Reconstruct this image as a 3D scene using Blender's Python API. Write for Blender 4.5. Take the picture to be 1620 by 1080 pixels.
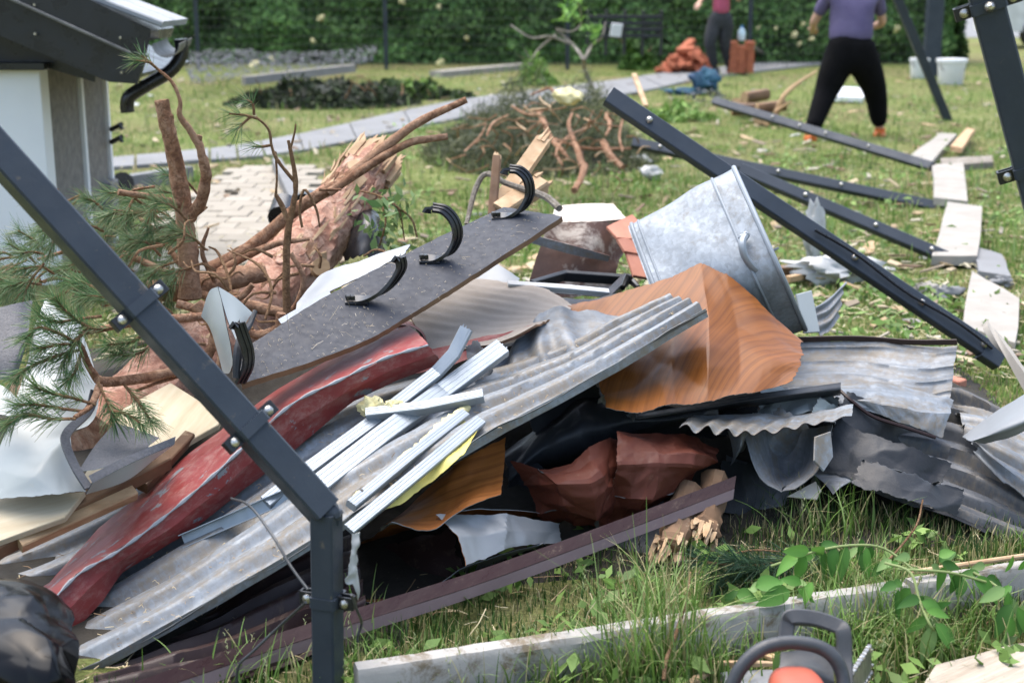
import bpy, math, random
import numpy as np
from mathutils import Vector, Matrix
for o in list(bpy.data.objects): bpy.data.objects.remove(o)
R = random.Random(11); rng = np.random.default_rng(11)
SC = bpy.context.scene; COL = SC.collection
# ---------------------------------------------------------------- camera, sky, sun, exposure
H = 1.4; PITCH = math.radians(14.2); F = 2250.0
CAM = np.array([0.0, 0.0, H]); CP, SP = math.cos(PITCH), math.sin(PITCH)
cd = bpy.data.cameras.new('camera'); cam = bpy.data.objects.new('camera', cd); COL.objects.link(cam)
cam.location = (0, 0, H); cam.rotation_euler = (math.radians(90) - PITCH, 0, 0)
cd.sensor_width = 36; cd.lens = 36 * F / 1620; cd.clip_start = 0.05; cd.clip_end = 600
cd.dof.use_dof = True; cd.dof.focus_distance = 3.6; cd.dof.aperture_fstop = 3.6; cd.dof.aperture_blades = 9
SC.camera = cam
SUN_EL, SUN_ROT = math.radians(72), math.radians(-40)
w = bpy.data.worlds.new('World'); SC.world = w; w.use_nodes = True
nt = w.node_tree; nt.nodes.clear()
sk = nt.nodes.new('ShaderNodeTexSky'); sk.sky_type = 'NISHITA'; sk.sun_disc = False
sk.sun_elevation = SUN_EL; sk.sun_rotation = SUN_ROT; sk.dust_density = 4; sk.air_density = 1.2
hs = nt.nodes.new('ShaderNodeHueSaturation'); hs.inputs['Saturation'].default_value = 0.95
bg = nt.nodes.new('ShaderNodeBackground'); bg.inputs[1].default_value = 0.13
ow = nt.nodes.new('ShaderNodeOutputWorld')
nt.links.new(sk.outputs[0], hs.inputs['Color']); nt.links.new(hs.outputs[0], bg.inputs[0]); nt.links.new(bg.outputs[0], ow.inputs[0])
ld = bpy.data.lights.new('sun', 'SUN'); ld.energy = 1.3; ld.angle = math.radians(75); ld.color = (1, 0.985, 0.96)
sun = bpy.data.objects.new('sun', ld); COL.objects.link(sun)
sun.rotation_euler = (math.radians(90) - SUN_EL, 0, math.pi - SUN_ROT)
SC.view_settings.view_transform = 'Standard'; SC.view_settings.look = 'None'
SC.view_settings.exposure = 1.6; SC.view_settings.gamma = 1
SC.cycles.max_bounces = 6; SC.cycles.use_denoising = True

# ---------------------------------------------------------------- projection of the surveyed place
def ray(px, py):
    u = (px - 810) / F; v = (540 - py) / F
    return np.array([u, CP + v * SP, -SP + v * CP])
def P(px, py, Y):
    d = ray(px, py); return CAM + d * (Y / d[1])
def G(px, py, z=0.0):
    d = ray(px, py); return CAM + d * ((z - H) / d[2])
def PP(pts): return [P(*p) for p in pts]
V3 = lambda *a: np.array(a, float)

# ---------------------------------------------------------------- mesh helpers
ORI = {}
def tag(o, lab=None, cat=None, grp=None, kind=None):
    if lab: o['label'] = lab
    if cat: o['category'] = cat
    if grp: o['group'] = grp
    if kind: o['kind'] = kind
    return o
def thing(name, lab, cat, loc, grp=None):
    o = bpy.data.objects.new(name, None); COL.objects.link(o); o.empty_display_size = 0.1
    o.location = tuple(loc); ORI[o.name] = np.array(loc, float); return tag(o, lab, cat, grp)
def mesh(name, V, Fs, mat, parent=None, smooth=True, lab=None, cat=None, grp=None, kind=None, mi=None, uv=None, col=None, ang=40, origin=None):
    V = np.asarray(V, float)
    if origin is None: origin = np.array([V[:, 0].mean(), V[:, 1].mean(), V[:, 2].min()])
    me = bpy.data.meshes.new(name); L = V - origin
    if isinstance(Fs, np.ndarray):
        n, k = Fs.shape
        me.vertices.add(len(L)); me.vertices.foreach_set('co', L.astype(np.float32).ravel())
        me.loops.add(n * k); me.loops.foreach_set('vertex_index', Fs.astype(np.int32).ravel())
        me.polygons.add(n); me.polygons.foreach_set('loop_start', np.arange(0, n * k, k, dtype=np.int32))
        me.update(calc_edges=True)
    else:
        me.from_pydata(L.tolist(), [], [tuple(int(i) for i in f) for f in Fs]); me.update()
    mats = mat if isinstance(mat, (list, tuple)) else [mat]
    for m in mats: me.materials.append(m)
    if mi is not None: me.polygons.foreach_set('material_index', np.asarray(mi, np.int32))
    vi = np.empty(len(me.loops), np.int32); me.loops.foreach_get('vertex_index', vi)
    if uv is not None:
        l = me.uv_layers.new(name='UVMap'); l.data.foreach_set('uv', np.asarray(uv, np.float32)[vi].ravel())
    if col is not None:
        a = me.color_attributes.new('Col', 'FLOAT_COLOR', 'POINT')
        c = np.ones((len(V), 4), np.float32); c[:, :3] = col; a.data.foreach_set('color', c.ravel())
    if smooth:
        me.polygons.foreach_set('use_smooth', np.ones(len(me.polygons), bool)); me.set_sharp_from_angle(angle=math.radians(ang))
    o = bpy.data.objects.new(name, me); COL.objects.link(o); ORI[o.name] = origin
    if parent is not None:
        o.parent = parent; o.location = tuple(origin - ORI[parent.name])
    else: o.location = tuple(origin)
    return tag(o, lab, cat, grp, kind)
def copy_tree(o, loc=None, rot=None, parent=None, lab=None, grp=None, scale=None):
    c = o.copy(); COL.objects.link(c)
    if parent is not None: c.parent = parent
    if loc is not None: c.location = tuple(loc)
    if rot is not None: c.rotation_euler = rot
    if scale is not None: c.scale = scale if hasattr(scale, '__len__') else (scale,) * 3
    ORI[c.name] = np.array(c.location)
    if lab: c['label'] = lab
    if grp: c['group'] = grp
    for ch in list(o.children): copy_tree(ch, parent=c)
    return c
def join(parts):
    V = []; Fs = []; n = 0
    for v, f in parts:
        V.append(np.asarray(v, float)); Fs += [tuple(i + n for i in q) for q in f]; n += len(v)
    return np.vstack(V), Fs
def nrm(v):
    v = np.asarray(v, float); return v / (np.linalg.norm(v) + 1e-12)
def frame(t, up):
    t = nrm(t); s = np.cross(t, up)
    if np.linalg.norm(s) < 1e-4: s = np.cross(t, (1, 0, 0.1))
    s = nrm(s); return s, np.cross(s, t)
def sweep(path, sec, up=(0, 0, 1), caps=True, scale=None, closed=True):
    path = [np.asarray(p, float) for p in path]; n = len(sec); V = []; Fs = []
    for i, p in enumerate(path):
        a = path[max(i - 1, 0)]; b = path[min(i + 1, len(path) - 1)]
        s, u = frame(b - a, up); k = 1 if scale is None else scale[i]
        for (x, y) in sec: V.append(p + s * x * k + u * y * k)
    for i in range(len(path) - 1):
        for j in range(n if closed else n - 1):
            j2 = (j + 1) % n; Fs.append((i * n + j, i * n + j2, (i + 1) * n + j2, (i + 1) * n + j))
    if caps and closed:
        Fs.append(tuple(range(n))[::-1]); Fs.append(tuple((len(path) - 1) * n + j for j in range(n)))
    return np.array(V), Fs
def rect(w, h, b=0.003):
    x, y = w / 2, h / 2
    return [(-x + b, -y), (x - b, -y), (x, -y + b), (x, y - b), (x - b, y), (-x + b, y), (-x, y - b), (-x, -y + b)]
def beam(p0, p1, w, h, up=(0, 0, 1), b=0.003): return sweep([p0, p1], rect(w, h, b), up)
def box(c, s, rz=0, b=0.003, tilt=(0, 0)):
    sx, sy, sz = np.array(s) / 2; b = min(b, sx * .45, sy * .45, sz * .45)
    V = []
    for (x, y, z) in [(-1, -1, -1), (1, -1, -1), (1, 1, -1), (-1, 1, -1), (-1, -1, 1), (1, -1, 1), (1, 1, 1), (-1, 1, 1)]:
        V += [(x * (sx - b), y * (sy - b), z * sz), (x * (sx - b), y * sy, z * (sz - b)), (x * sx, y * (sy - b), z * (sz - b))]
    q = lambda *a: tuple(a)
    Z = lambda i: i * 3; Yv = lambda i: i * 3 + 1; X = lambda i: i * 3 + 2
    Fs = [q(Z(3), Z(2), Z(1), Z(0)), q(Z(4), Z(5), Z(6), Z(7)), q(Yv(0), Yv(1), Yv(5), Yv(4)), q(Yv(2), Yv(3), Yv(7), Yv(6)),
          q(X(1), X(2), X(6), X(5)), q(X(3), X(0), X(4), X(7))]
    for (a, c2) in [(0, 1), (1, 2), (2, 3), (3, 0)]:
        k = Yv if (a, c2) in ((0, 1), (2, 3)) else X
        Fs.append(q(Z(a), Z(c2), k(c2), k(a))); Fs.append(q(k(a + 4), k(c2 + 4), Z(c2 + 4), Z(a + 4)))
    for (a, k1, k2) in [(0, X, Yv), (1, Yv, X), (2, X, Yv), (3, Yv, X)]:
        Fs.append(q(k1(a), k2(a), k2(a + 4), k1(a + 4)))
    for a in range(8): Fs.append(q(Z(a), Yv(a), X(a)))
    V = np.array(V)
    m = Matrix.Rotation(rz, 3, 'Z') @ Matrix.Rotation(tilt[0], 3, 'X') @ Matrix.Rotation(tilt[1], 3, 'Y')
    return V @ np.array(m).T + np.array(c, float), Fs
def catmull(pts, n):
    pts = np.asarray(pts, float); k = len(pts)
    if k == 2: t = np.linspace(0, 1, n).reshape((-1,) + (1,) * (pts.ndim - 1)); return pts[0] * (1 - t) + pts[1] * t
    e = np.concatenate([2 * pts[:1] - pts[1:2], pts, 2 * pts[-1:] - pts[-2:-1]])
    T = np.linspace(0, k - 1 - 1e-9, n); i = T.astype(int); f = (T - i).reshape((-1,) + (1,) * (pts.ndim - 1))
    a, b, c, d = e[i], e[i + 1], e[i + 2], e[i + 3]
    return .5 * (2 * b + (c - a) * f + (2 * a - 5 * b + 4 * c - d) * f**2 + (3 * b - a - 3 * c + d) * f**3)
def tube(path, radii, n=8, res=None, lump=0.0, caps=True, seed=0):
    path = np.asarray(path, float)
    if res:
        rr = catmull(np.asarray(radii, float)[:, None], res)[:, 0] if hasattr(radii, '__len__') else np.full(res, radii)
        path = catmull(path, res)
    else: rr = np.asarray(radii, float) if hasattr(radii, '__len__') else np.full(len(path), radii)
    rg = np.random.default_rng(seed); V = []; Fs = []; pu = None
    for i, p in enumerate(path):
        t = nrm(path[min(i + 1, len(path) - 1)] - path[max(i - 1, 0)])
        if pu is None: s, u = frame(t, (0.1, 0.2, 1))
        else: s = nrm(np.cross(t, pu)); u = np.cross(s, t)
        pu = u
        for j in range(n):
            a = 2 * math.pi * j / n; r = rr[i] * (1 + lump * rg.normal())
            V.append(p + (s * math.cos(a) + u * math.sin(a)) * r)
    for i in range(len(path) - 1):
        for j in range(n):
            j2 = (j + 1) % n; Fs.append((i * n + j, i * n + j2, (i + 1) * n + j2, (i + 1) * n + j))
    if caps: Fs.append(tuple(range(n))[::-1]); Fs.append(tuple((len(path) - 1) * n + j for j in range(n)))
    return np.array(V), Fs
_perm = np.random.default_rng(3).permutation(512)
def perlin(x, y, seed=0):
    x = np.asarray(x, float) + seed * 17.13; y = np.asarray(y, float) + seed * 9.71
    xi = np.floor(x).astype(int); yi = np.floor(y).astype(int); xf = x - xi; yf = y - yi
    def g(ix, iy, dx, dy):
        h = _perm[(_perm[ix % 512] + iy) % 512]; a = h * (2 * math.pi / 512 * 7); return np.cos(a) * dx + np.sin(a) * dy
    u = xf**3 * (xf * (6 * xf - 15) + 10); v = yf**3 * (yf * (6 * yf - 15) + 10)
    a = g(xi, yi, xf, yf); b = g(xi + 1, yi, xf - 1, yf); c = g(xi, yi + 1, xf, yf - 1); d = g(xi + 1, yi + 1, xf - 1, yf - 1)
    return 1.5 * ((a * (1 - u) + b * u) * (1 - v) + (c * (1 - u) + d * u) * v)
def crumple(x, y, seed):
    """sharp creases: a few random fold lines, each a tent, broken up by noise"""
    rg = np.random.default_rng(seed); z = 0
    for k in range(7):
        a = rg.uniform(0, math.pi); c = x * math.cos(a) + y * math.sin(a) + .35 * perlin(x * 1.3, y * 1.3, seed + k)
        q = c * rg.uniform(.5, 1.4) + rg.uniform(0, 1); z = z + np.abs((q % 1) - .5) * rg.uniform(.3, 1)
    for k in range(5):
        a = rg.uniform(0, math.pi); c = x * math.cos(a) + y * math.sin(a) + .25 * perlin(x * 2.3, y * 2.3, seed + 30 + k)
        q = c * rg.uniform(1.8, 3.2) + rg.uniform(0, 1); m = np.clip(.5 + 1.6 * perlin(x * 1.1, y * 1.1, seed + 50 + k), 0, 1); z = z + np.abs((q % 1) - .5) * rg.uniform(.15, .4) * m
    return z - np.mean(z) + .3 * perlin(x * 2.2, y * 2.2, seed + 20)
def facets(x, y, seed):
    """flat facets meeting in hard creases: piecewise linear over a warped random lattice"""
    xw = x + .38 * perlin(x * .8, y * .8, seed + 3); yw = y + .38 * perlin(x * .8 + 5, y * .8, seed + 4)
    xi = np.floor(xw).astype(int); yi = np.floor(yw).astype(int); u = xw - xi; v = yw - yi
    h = lambda a, b: (_perm[(_perm[(a + 64 + seed * 7) % 512] + b + 64) % 512] / 511.0) * 2 - 1
    a, b, c, d = h(xi, yi), h(xi + 1, yi), h(xi, yi + 1), h(xi + 1, yi + 1); fl = (xi + yi + seed) % 2 == 0
    t1 = np.where(u > v, a + (b - a) * u + (d - b) * v, a + (d - c) * u + (c - a) * v)
    t2 = np.where(u + v < 1, a + (b - a) * u + (c - a) * v, d + (c - d) * (1 - u) + (b - d) * (1 - v))
    return np.where(fl, t1, t2)
def sheet(ctrl, nu=40, nv=30, corr=None, crum=None, fac=None, edge=0.0, th=0.0016, seed=0, world=False, linv=False, linu=False, smoothcorr=0):
    """bent sheet of metal/board through a grid of survey points; rows run along v, columns along u"""
    C = np.array([[p if world else P(*p) for p in r] for r in ctrl], float)
    def interp(A, T, lin):
        k = len(A)
        T = np.clip(T, 0, 1) * (k - 1); i = np.minimum(T.astype(int), k - 2); f = (T - i)[:, None, None]
        if lin or k == 2: return A[i] * (1 - f) + A[i + 1] * f
        e = np.concatenate([(2 * A[:1] - A[1:2]), A, (2 * A[-1:] - A[-2:-1])])
        a, b, c, d = e[i], e[i + 1], e[i + 2], e[i + 3]
        return .5 * (2 * b + (c - a) * f + (2 * a - 5 * b + 4 * c - d) * f**2 + (3 * b - a - 3 * c + d) * f**3)
    tu = np.linspace(0, 1, nu); tv = np.linspace(0, 1, nv)
    A = interp(C, tv, linv); A = np.swapaxes(interp(np.swapaxes(A, 0, 1), tu, linu), 0, 1)   # nv, nu, 3
    if edge:
        rg = np.random.default_rng(seed + 5)
        def jag(n, s):
            t = np.linspace(0, 1, n); return perlin(t * 5, t * 0 + s, seed) * .6 + perlin(t * 17, t * 0 + s, seed) * .3 + rg.normal(0, .07, n)
        eu0, eu1, ev0, ev1 = [jag(n, s) * edge for n, s in ((nv, 1.3), (nv, 4.7), (nu, 8.1), (nu, 12.9))]
        du = np.gradient(A, axis=1) * nu; dv = np.gradient(A, axis=0) * nv
        du /= np.linalg.norm(du, axis=2, keepdims=True) + 1e-9; dv /= np.linalg.norm(dv, axis=2, keepdims=True) + 1e-9
        wu0 = np.exp(-np.arange(nu) / 2.0)[None, :, None]; wu1 = wu0[:, ::-1]
        wv0 = np.exp(-np.arange(nv) / 2.0)[:, None, None]; wv1 = wv0[::-1]
        A = A + du * (eu0[:, None, None] * wu0 + eu1[:, None, None] * wu1) + dv * (ev0[None, :, None] * wv0 + ev1[None, :, None] * wv1)
    lu = np.concatenate([[0], np.cumsum(np.linalg.norm(np.diff(A[nv // 2], axis=0), axis=1))])
    lv = np.concatenate([[0], np.cumsum(np.linalg.norm(np.diff(A[:, nu // 2], axis=0), axis=1))])
    LU, LV = np.meshgrid(lu, lv)
    def normals(A):
        N = np.cross(np.gradient(A, axis=1), np.gradient(A, axis=0)); return N / (np.linalg.norm(N, axis=2, keepdims=True) + 1e-12)
    N = normals(A); sgn = 1.0 if np.mean(np.sum(N * (CAM - A), axis=2)) > 0 else -1.0
    N = N * sgn; D = np.zeros((nv, nu))
    if corr:
        ax, per, amp, kind = corr[:4]; s = (LV if ax == 'v' else LU) / per + (corr[4] if len(corr) > 4 else 0)
        am = .75 + .7 * perlin(LU / per * .33, LV / per * .33, seed + 9); s = s + .12 * perlin(LU / per * .4, LV / per * .4, seed + 11)
        if kind == 'sin': D += amp * am * np.sin(2 * math.pi * s)
        elif kind == 'trap': D += amp * np.clip(2.6 * (np.abs((s % 1) - .5) * 4 - 1), -1, 1)
        elif kind == 'rib': D += amp * np.exp(-(((s % 1) - .5) / .07)**2)
        if len(corr) > 5: D *= (LV / LV.max())**1.5 * np.clip(1.25 - LU / LU.max(), 0, 1)
    if crum: D += crum[0] * crumple(LU / crum[1], LV / crum[1], seed + 1)
    if fac: D += fac[0] * (facets(LU / fac[1], LV / fac[1], seed + 2) + .25 * facets(LU / fac[1] * 2.3 + 9, LV / fac[1] * 2.3, seed + 6))
    A = A + N * D[:, :, None]; N2 = normals(A) * sgn
    B = A - N2 * th; n = nu * nv
    V = np.vstack([A.reshape(-1, 3), B.reshape(-1, 3)])
    idx = np.arange(n).reshape(nv, nu)
    q = np.stack([idx[:-1, :-1], idx[:-1, 1:], idx[1:, 1:], idx[1:, :-1]], -1).reshape(-1, 4)
    if sgn < 0: q = q[:, ::-1]
    # orientation test: front faces should point along N
    a, b, c = V[q[0, 0]], V[q[0, 1]], V[q[0, 2]]
    if np.dot(np.cross(b - a, c - b), N2.reshape(-1, 3)[q[0, 0]]) < 0: q = q[:, ::-1]
    bq = q[:, ::-1] + n
    rim = np.concatenate([idx[0, :], idx[1:, -1], idx[-1, ::-1][1:], idx[::-1, 0][1:]])
    r = np.stack([rim[:-1], rim[1:], rim[1:] + n, rim[:-1] + n], -1)
    Fs = np.vstack([q, bq, r]); mi = np.concatenate([np.zeros(len(q)), np.ones(len(bq)), np.ones(len(r))]).astype(int)
    UV = np.stack([LU.ravel(), LV.ravel()], -1); UV = np.vstack([UV, UV])
    return V, Fs, mi, UV
def sheet_obj(name, ctrl, mats, parent=None, lab=None, cat=None, grp=None, ang=50, **k):
    V, Fs, mi, UV = sheet(ctrl, **k)
    mats = mats if isinstance(mats, (list, tuple)) else [mats, mats]
    return mesh(name, V, Fs, list(mats), parent, True, lab, cat, grp, mi=mi, uv=UV, ang=ang)
def plate(poly, th, up=None):
    """flat board from an outline of world points, thickened downwards"""
    A = np.asarray(poly, float); c = A.mean(0); U, S, Vt = np.linalg.svd(A - c); nn = Vt[2]
    if np.dot(nn, CAM - c) < 0: nn = -nn
    A = A - np.outer((A - c) @ nn, nn); n = len(A); B = A - nn * th
    k = .0025; C2 = A + (c - A) / np.linalg.norm(c - A, axis=1, keepdims=True) * k; A2 = A - nn * k
    V = np.vstack([C2, A2, B]); Fs = [tuple(range(n))]
    for i in range(n):
        j = (i + 1) % n; Fs += [(i, n + i, n + j, j), (n + i, 2 * n + i, 2 * n + j, n + j)]
    Fs.append(tuple(range(2 * n, 3 * n))[::-1])
    x, y = Vt[0], Vt[1]; UV = np.stack([(V - c) @ x, (V - c) @ y], -1)
    a, b, d = V[Fs[0][0]], V[Fs[0][1]], V[Fs[0][2]]
    if np.dot(np.cross(b - a, d - b), nn) < 0: Fs = [f[::-1] for f in Fs]
    return V, Fs, UV
def plate_obj(name, px, th, mat, parent=None, world=False, lab=None, cat=None, grp=None, sub=1):
    pts = px if world else PP(px)
    V, Fs, UV = plate(pts, th)
    return mesh(name, V, Fs, mat, parent, False, lab, cat, grp, uv=UV)
# ---------------------------------------------------------------- materials
def nmat(name):
    m = bpy.data.materials.new(name); m.use_nodes = True; t = m.node_tree
    b = t.nodes['Principled BSDF']; return m, t, b
def N(t, typ, **k):
    n = t.nodes.new(typ)
    for a, v in k.items():
        if a in n.bl_rna.properties: setattr(n, a, v)
        else: n.inputs[a.replace('_', ' ')].default_value = v
    return n
def ramp(t, fac, stops, interp='LINEAR'):
    r = t.nodes.new('ShaderNodeValToRGB'); r.color_ramp.interpolation = interp; e = r.color_ramp.elements
    while len(e) < len(stops): e.new(.5)
    for i, (p, c) in enumerate(stops):
        e[i].position = p; e[i].color = (c, c, c, 1) if not hasattr(c, '__len__') else (*c, 1)
    t.links.new(fac, r.inputs[0]); return r.outputs[0]
def mixc(t, f, a, b, mode='MIX'):
    m = t.nodes.new('ShaderNodeMix'); m.data_type = 'RGBA'; m.blend_type = mode
    for s, v in ((0, f), (6, a), (7, b)):
        if hasattr(v, 'is_linked'): t.links.new(v, m.inputs[s])
        else: m.inputs[s].default_value = v if not hasattr(v, '__len__') else (*v, 1)
    return m.outputs[2]
def coords(t, kind='Object', scale=(1, 1, 1), rnd=True):
    tc = t.nodes.new('ShaderNodeTexCoord'); mp = t.nodes.new('ShaderNodeMapping'); mp.inputs['Scale'].default_value = scale
    t.links.new(tc.outputs[kind], mp.inputs[0])
    if rnd:
        oi = t.nodes.new('ShaderNodeObjectInfo'); ml = t.nodes.new('ShaderNodeMath'); ml.operation = 'MULTIPLY'; ml.inputs[1].default_value = 37
        t.links.new(oi.outputs['Random'], ml.inputs[0]); t.links.new(ml.outputs[0], mp.inputs['Location'])
    return mp.outputs[0]
def noise(t, vec, sc, det=6, rough=.6, dist=0):
    n = t.nodes.new('ShaderNodeTexNoise'); n.inputs['Scale'].default_value = sc; n.inputs['Detail'].default_value = det
    n.inputs['Roughness'].default_value = rough; n.inputs['Distortion'].default_value = dist
    t.links.new(vec, n.inputs['Vector']); return n.outputs['Fac']
def bump(t, b, h, st, dist=.01):
    n = t.nodes.new('ShaderNodeBump'); n.inputs['Strength'].default_value = st; n.inputs['Distance'].default_value = dist
    t.links.new(h, n.inputs['Height']); t.links.new(n.outputs[0], b.inputs['Normal']); return n
def mat(name, c1, c2=None, sc=6, rough=.5, metal=0., bmp=0., bsc=60, dirt=None, kind='Object', stretch=(1, 1, 1), lo=.35, hi=.65, rvar=.12, spec=.5, coat=0, bd=.004):
    m, t, b = nmat(name); vec = coords(t, kind, stretch)
    n = noise(t, vec, sc); col = ramp(t, n, [(lo, c1), (hi, c2 or tuple(x * .75 for x in c1))])
    if dirt:
        dc, amt, dsc = dirt; dn = noise(t, vec, dsc, 8, .7, .4)
        f = ramp(t, dn, [(1 - amt, 0), (min(1, 1 - amt + .1), 1)]); col = mixc(t, f, col, dc)
        if metal: t.links.new(ramp(t, dn, [(1 - amt, metal), (min(1, 1 - amt + .1), 0)]), b.inputs['Metallic'])
    if metal and not dirt: b.inputs['Metallic'].default_value = metal
    t.links.new(col, b.inputs['Base Color'])
    n2 = noise(t, vec, sc * 2.3); t.links.new(ramp(t, n2, [(.3, max(.04, rough - rvar)), (.7, min(1, rough + rvar))]), b.inputs['Roughness'])
    b.inputs['Specular IOR Level'].default_value = spec; b.inputs['Coat Weight'].default_value = coat
    if bmp: bump(t, b, noise(t, vec, bsc, 8, .7), bmp, bd)
    return m
def galvanised(name, base, dirtamt, dirtcol=(.15, .125, .09), metal=.55, rough=.42, streak=True):
    m, t, b = nmat(name); uv = coords(t, 'UV', (1, 1, 1)); uvs = coords(t, 'UV', (.8, 4.5, 1) if streak else (3, 3, 1))
    v = t.nodes.new('ShaderNodeTexVoronoi'); v.inputs['Scale'].default_value = 90; t.links.new(uv, v.inputs['Vector'])
    sp = ramp(t, v.outputs['Color'], [(.2, tuple(x * .86 for x in base)), (.8, tuple(min(1, x * 1.1) for x in base))])
    st = noise(t, uvs, 5, 8, .65, .5); col = mixc(t, ramp(t, st, [(.4, 0), (.75, .75 if streak else .3)]), sp, tuple(x * .5 for x in base))
    d1 = noise(t, uvs, 2.6, 6, .6, .6); d2 = noise(t, uv, 45, 10, .75)
    mm = t.nodes.new('ShaderNodeMath'); mm.operation = 'MULTIPLY'; t.links.new(d1, mm.inputs[0]); t.links.new(d2, mm.inputs[1])
    k = .42 - dirtamt * .3; f = ramp(t, mm.outputs[0], [(k - .1, 0), (k + .03, .85)])
    col = mixc(t, f, col, dirtcol); t.links.new(col, b.inputs['Base Color'])
    sub = t.nodes.new('ShaderNodeMath'); sub.operation = 'MULTIPLY_ADD'; t.links.new(f, sub.inputs[0]); sub.inputs[1].default_value = -metal; sub.inputs[2].default_value = metal
    t.links.new(sub.outputs[0], b.inputs['Metallic'])
    t.links.new(ramp(t, st, [(.3, rough - .1), (.7, rough + .2)]), b.inputs['Roughness'])
    bump(t, b, noise(t, uv, 14, 6, .6), .25, .008); return m
def painted(name, base, under, chips, dirtcol=(.22, .17, .11), rough=.42, dirtamt=.3, csc=7, streak=(1, 1, 1), spec=.3):
    m, t, b = nmat(name); uv = coords(t, 'UV', streak); n = noise(t, uv, 3, 5)
    col = ramp(t, n, [(.3, tuple(x * .8 for x in base)), (.7, tuple(min(1, x * 1.15) for x in base))])
    ch = noise(t, uv, csc, 12, .68, .8); f = ramp(t, ch, [(1 - chips, 0), (1 - chips + .015, 1)], 'LINEAR'); col = mixc(t, f, col, under)
    d = noise(t, uv, 22, 12, .8, .3); f2 = ramp(t, d, [(.62 - dirtamt * .25, 0), (.78, .7)]); col = mixc(t, f2, col, dirtcol)
    t.links.new(col, b.inputs['Base Color']); t.links.new(ramp(t, d, [(.35, rough - .08), (.7, rough + .25)]), b.inputs['Roughness'])
    b.inputs['Specular IOR Level'].default_value = spec; bump(t, b, noise(t, uv, 18, 6, .6), .2, .006); return m
def woodprint(name, light, dark, rot=0.0, rough=.3):
    m, t, b = nmat(name); tc = t.nodes.new('ShaderNodeTexCoord'); mp = t.nodes.new('ShaderNodeMapping')
    mp.inputs['Rotation'].default_value = (0, 0, rot); mp.inputs['Scale'].default_value = (1, 1, 1); t.links.new(tc.outputs['UV'], mp.inputs[0])
    s = t.nodes.new('ShaderNodeMapping'); s.inputs['Scale'].default_value = (18, 1.1, 1); t.links.new(mp.outputs[0], s.inputs[0])
    n1 = noise(t, s.outputs[0], 1.5, 3, .5)
    s2 = t.nodes.new('ShaderNodeMapping'); s2.inputs['Scale'].default_value = (15, .3, 1); t.links.new(mp.outputs[0], s2.inputs[0])
    nl = noise(t, s2.outputs[0], .35, 3, .5, .2); sx = t.nodes.new('ShaderNodeSeparateXYZ'); t.links.new(mp.outputs[0], sx.inputs[0])
    m1 = t.nodes.new('ShaderNodeMath'); m1.operation = 'MULTIPLY'; m1.inputs[1].default_value = 34; t.links.new(sx.outputs[0], m1.inputs[0])
    ml = t.nodes.new('ShaderNodeMath'); ml.operation = 'MULTIPLY_ADD'; ml.inputs[1].default_value = 9; t.links.new(nl, ml.inputs[0]); t.links.new(m1.outputs[0], ml.inputs[2])
    fr = t.nodes.new('ShaderNodeMath'); fr.operation = 'FRACT'; t.links.new(ml.outputs[0], fr.inputs[0])
    md = tuple((a + b2) / 2 for a, b2 in zip(light, dark)); c1 = ramp(t, fr.outputs[0], [(0, md), (.12, tuple(a * .75 + b2 * .25 for a, b2 in zip(light, dark))), (.45, light), (.8, light), (.97, md)])
    s3 = t.nodes.new('ShaderNodeMapping'); s3.inputs['Scale'].default_value = (140, 2.5, 1); t.links.new(mp.outputs[0], s3.inputs[0])
    fib = noise(t, s3.outputs[0], 1.2, 4, .6); col = mixc(t, ramp(t, fib, [(.45, .0), (.75, .55)]), c1, dark)
    col = mixc(t, ramp(t, n1, [(.3, .45), (.7, 0)]), col, dark); t.links.new(col, b.inputs['Base Color'])
    b.inputs['Roughness'].default_value = rough; b.inputs['Specular IOR Level'].default_value = .25
    bump(t, b, fib, .1, .002); return m
def attr_mat(name, rough=.6, trans=.25, spec=.3):
    m, t, b = nmat(name); a = t.nodes.new('ShaderNodeAttribute'); a.attribute_name = 'Col'
    t.links.new(a.outputs['Color'], b.inputs['Base Color']); b.inputs['Roughness'].default_value = rough; b.inputs['Specular IOR Level'].default_value = spec
    if trans:
        tr = t.nodes.new('ShaderNodeBsdfTranslucent'); mx = t.nodes.new('ShaderNodeMixShader'); mx.inputs[0].default_value = trans
        t.links.new(a.outputs['Color'], tr.inputs['Color']); t.links.new(b.outputs[0], mx.inputs[1]); t.links.new(tr.outputs[0], mx.inputs[2])
        t.links.new(mx.outputs[0], t.nodes['Material Output'].inputs['Surface'])
    return m
def bark_mat(name, c1, c2, c3, sc=16, stretch=(1, 1, 1)):
    m, t, b = nmat(name); vec = coords(t, 'Object', stretch)
    n = noise(t, vec, sc * .8, 10, .72, 1.2); n2 = noise(t, vec, sc * 3.2, 8, .75, .8); n3 = noise(t, vec, sc * .25, 4, .6)
    col = ramp(t, n, [(.34, c3), (.45, c1), (.58, c2), (.70, c1)]); col = mixc(t, ramp(t, n2, [(.42, .75), (.54, 0)]), col, c3)
    col = mixc(t, ramp(t, n3, [(.5, 0), (.7, .5)]), col, tuple(min(1, x * 1.35 + .03) for x in c2)); t.links.new(col, b.inputs['Base Color']); b.inputs['Roughness'].default_value = .88; b.inputs['Specular IOR Level'].default_value = .2
    mx = t.nodes.new('ShaderNodeMath'); mx.operation = 'ADD'; t.links.new(n, mx.inputs[0]); t.links.new(n2, mx.inputs[1]); bump(t, b, mx.outputs[0], 1, .012); return m
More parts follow.
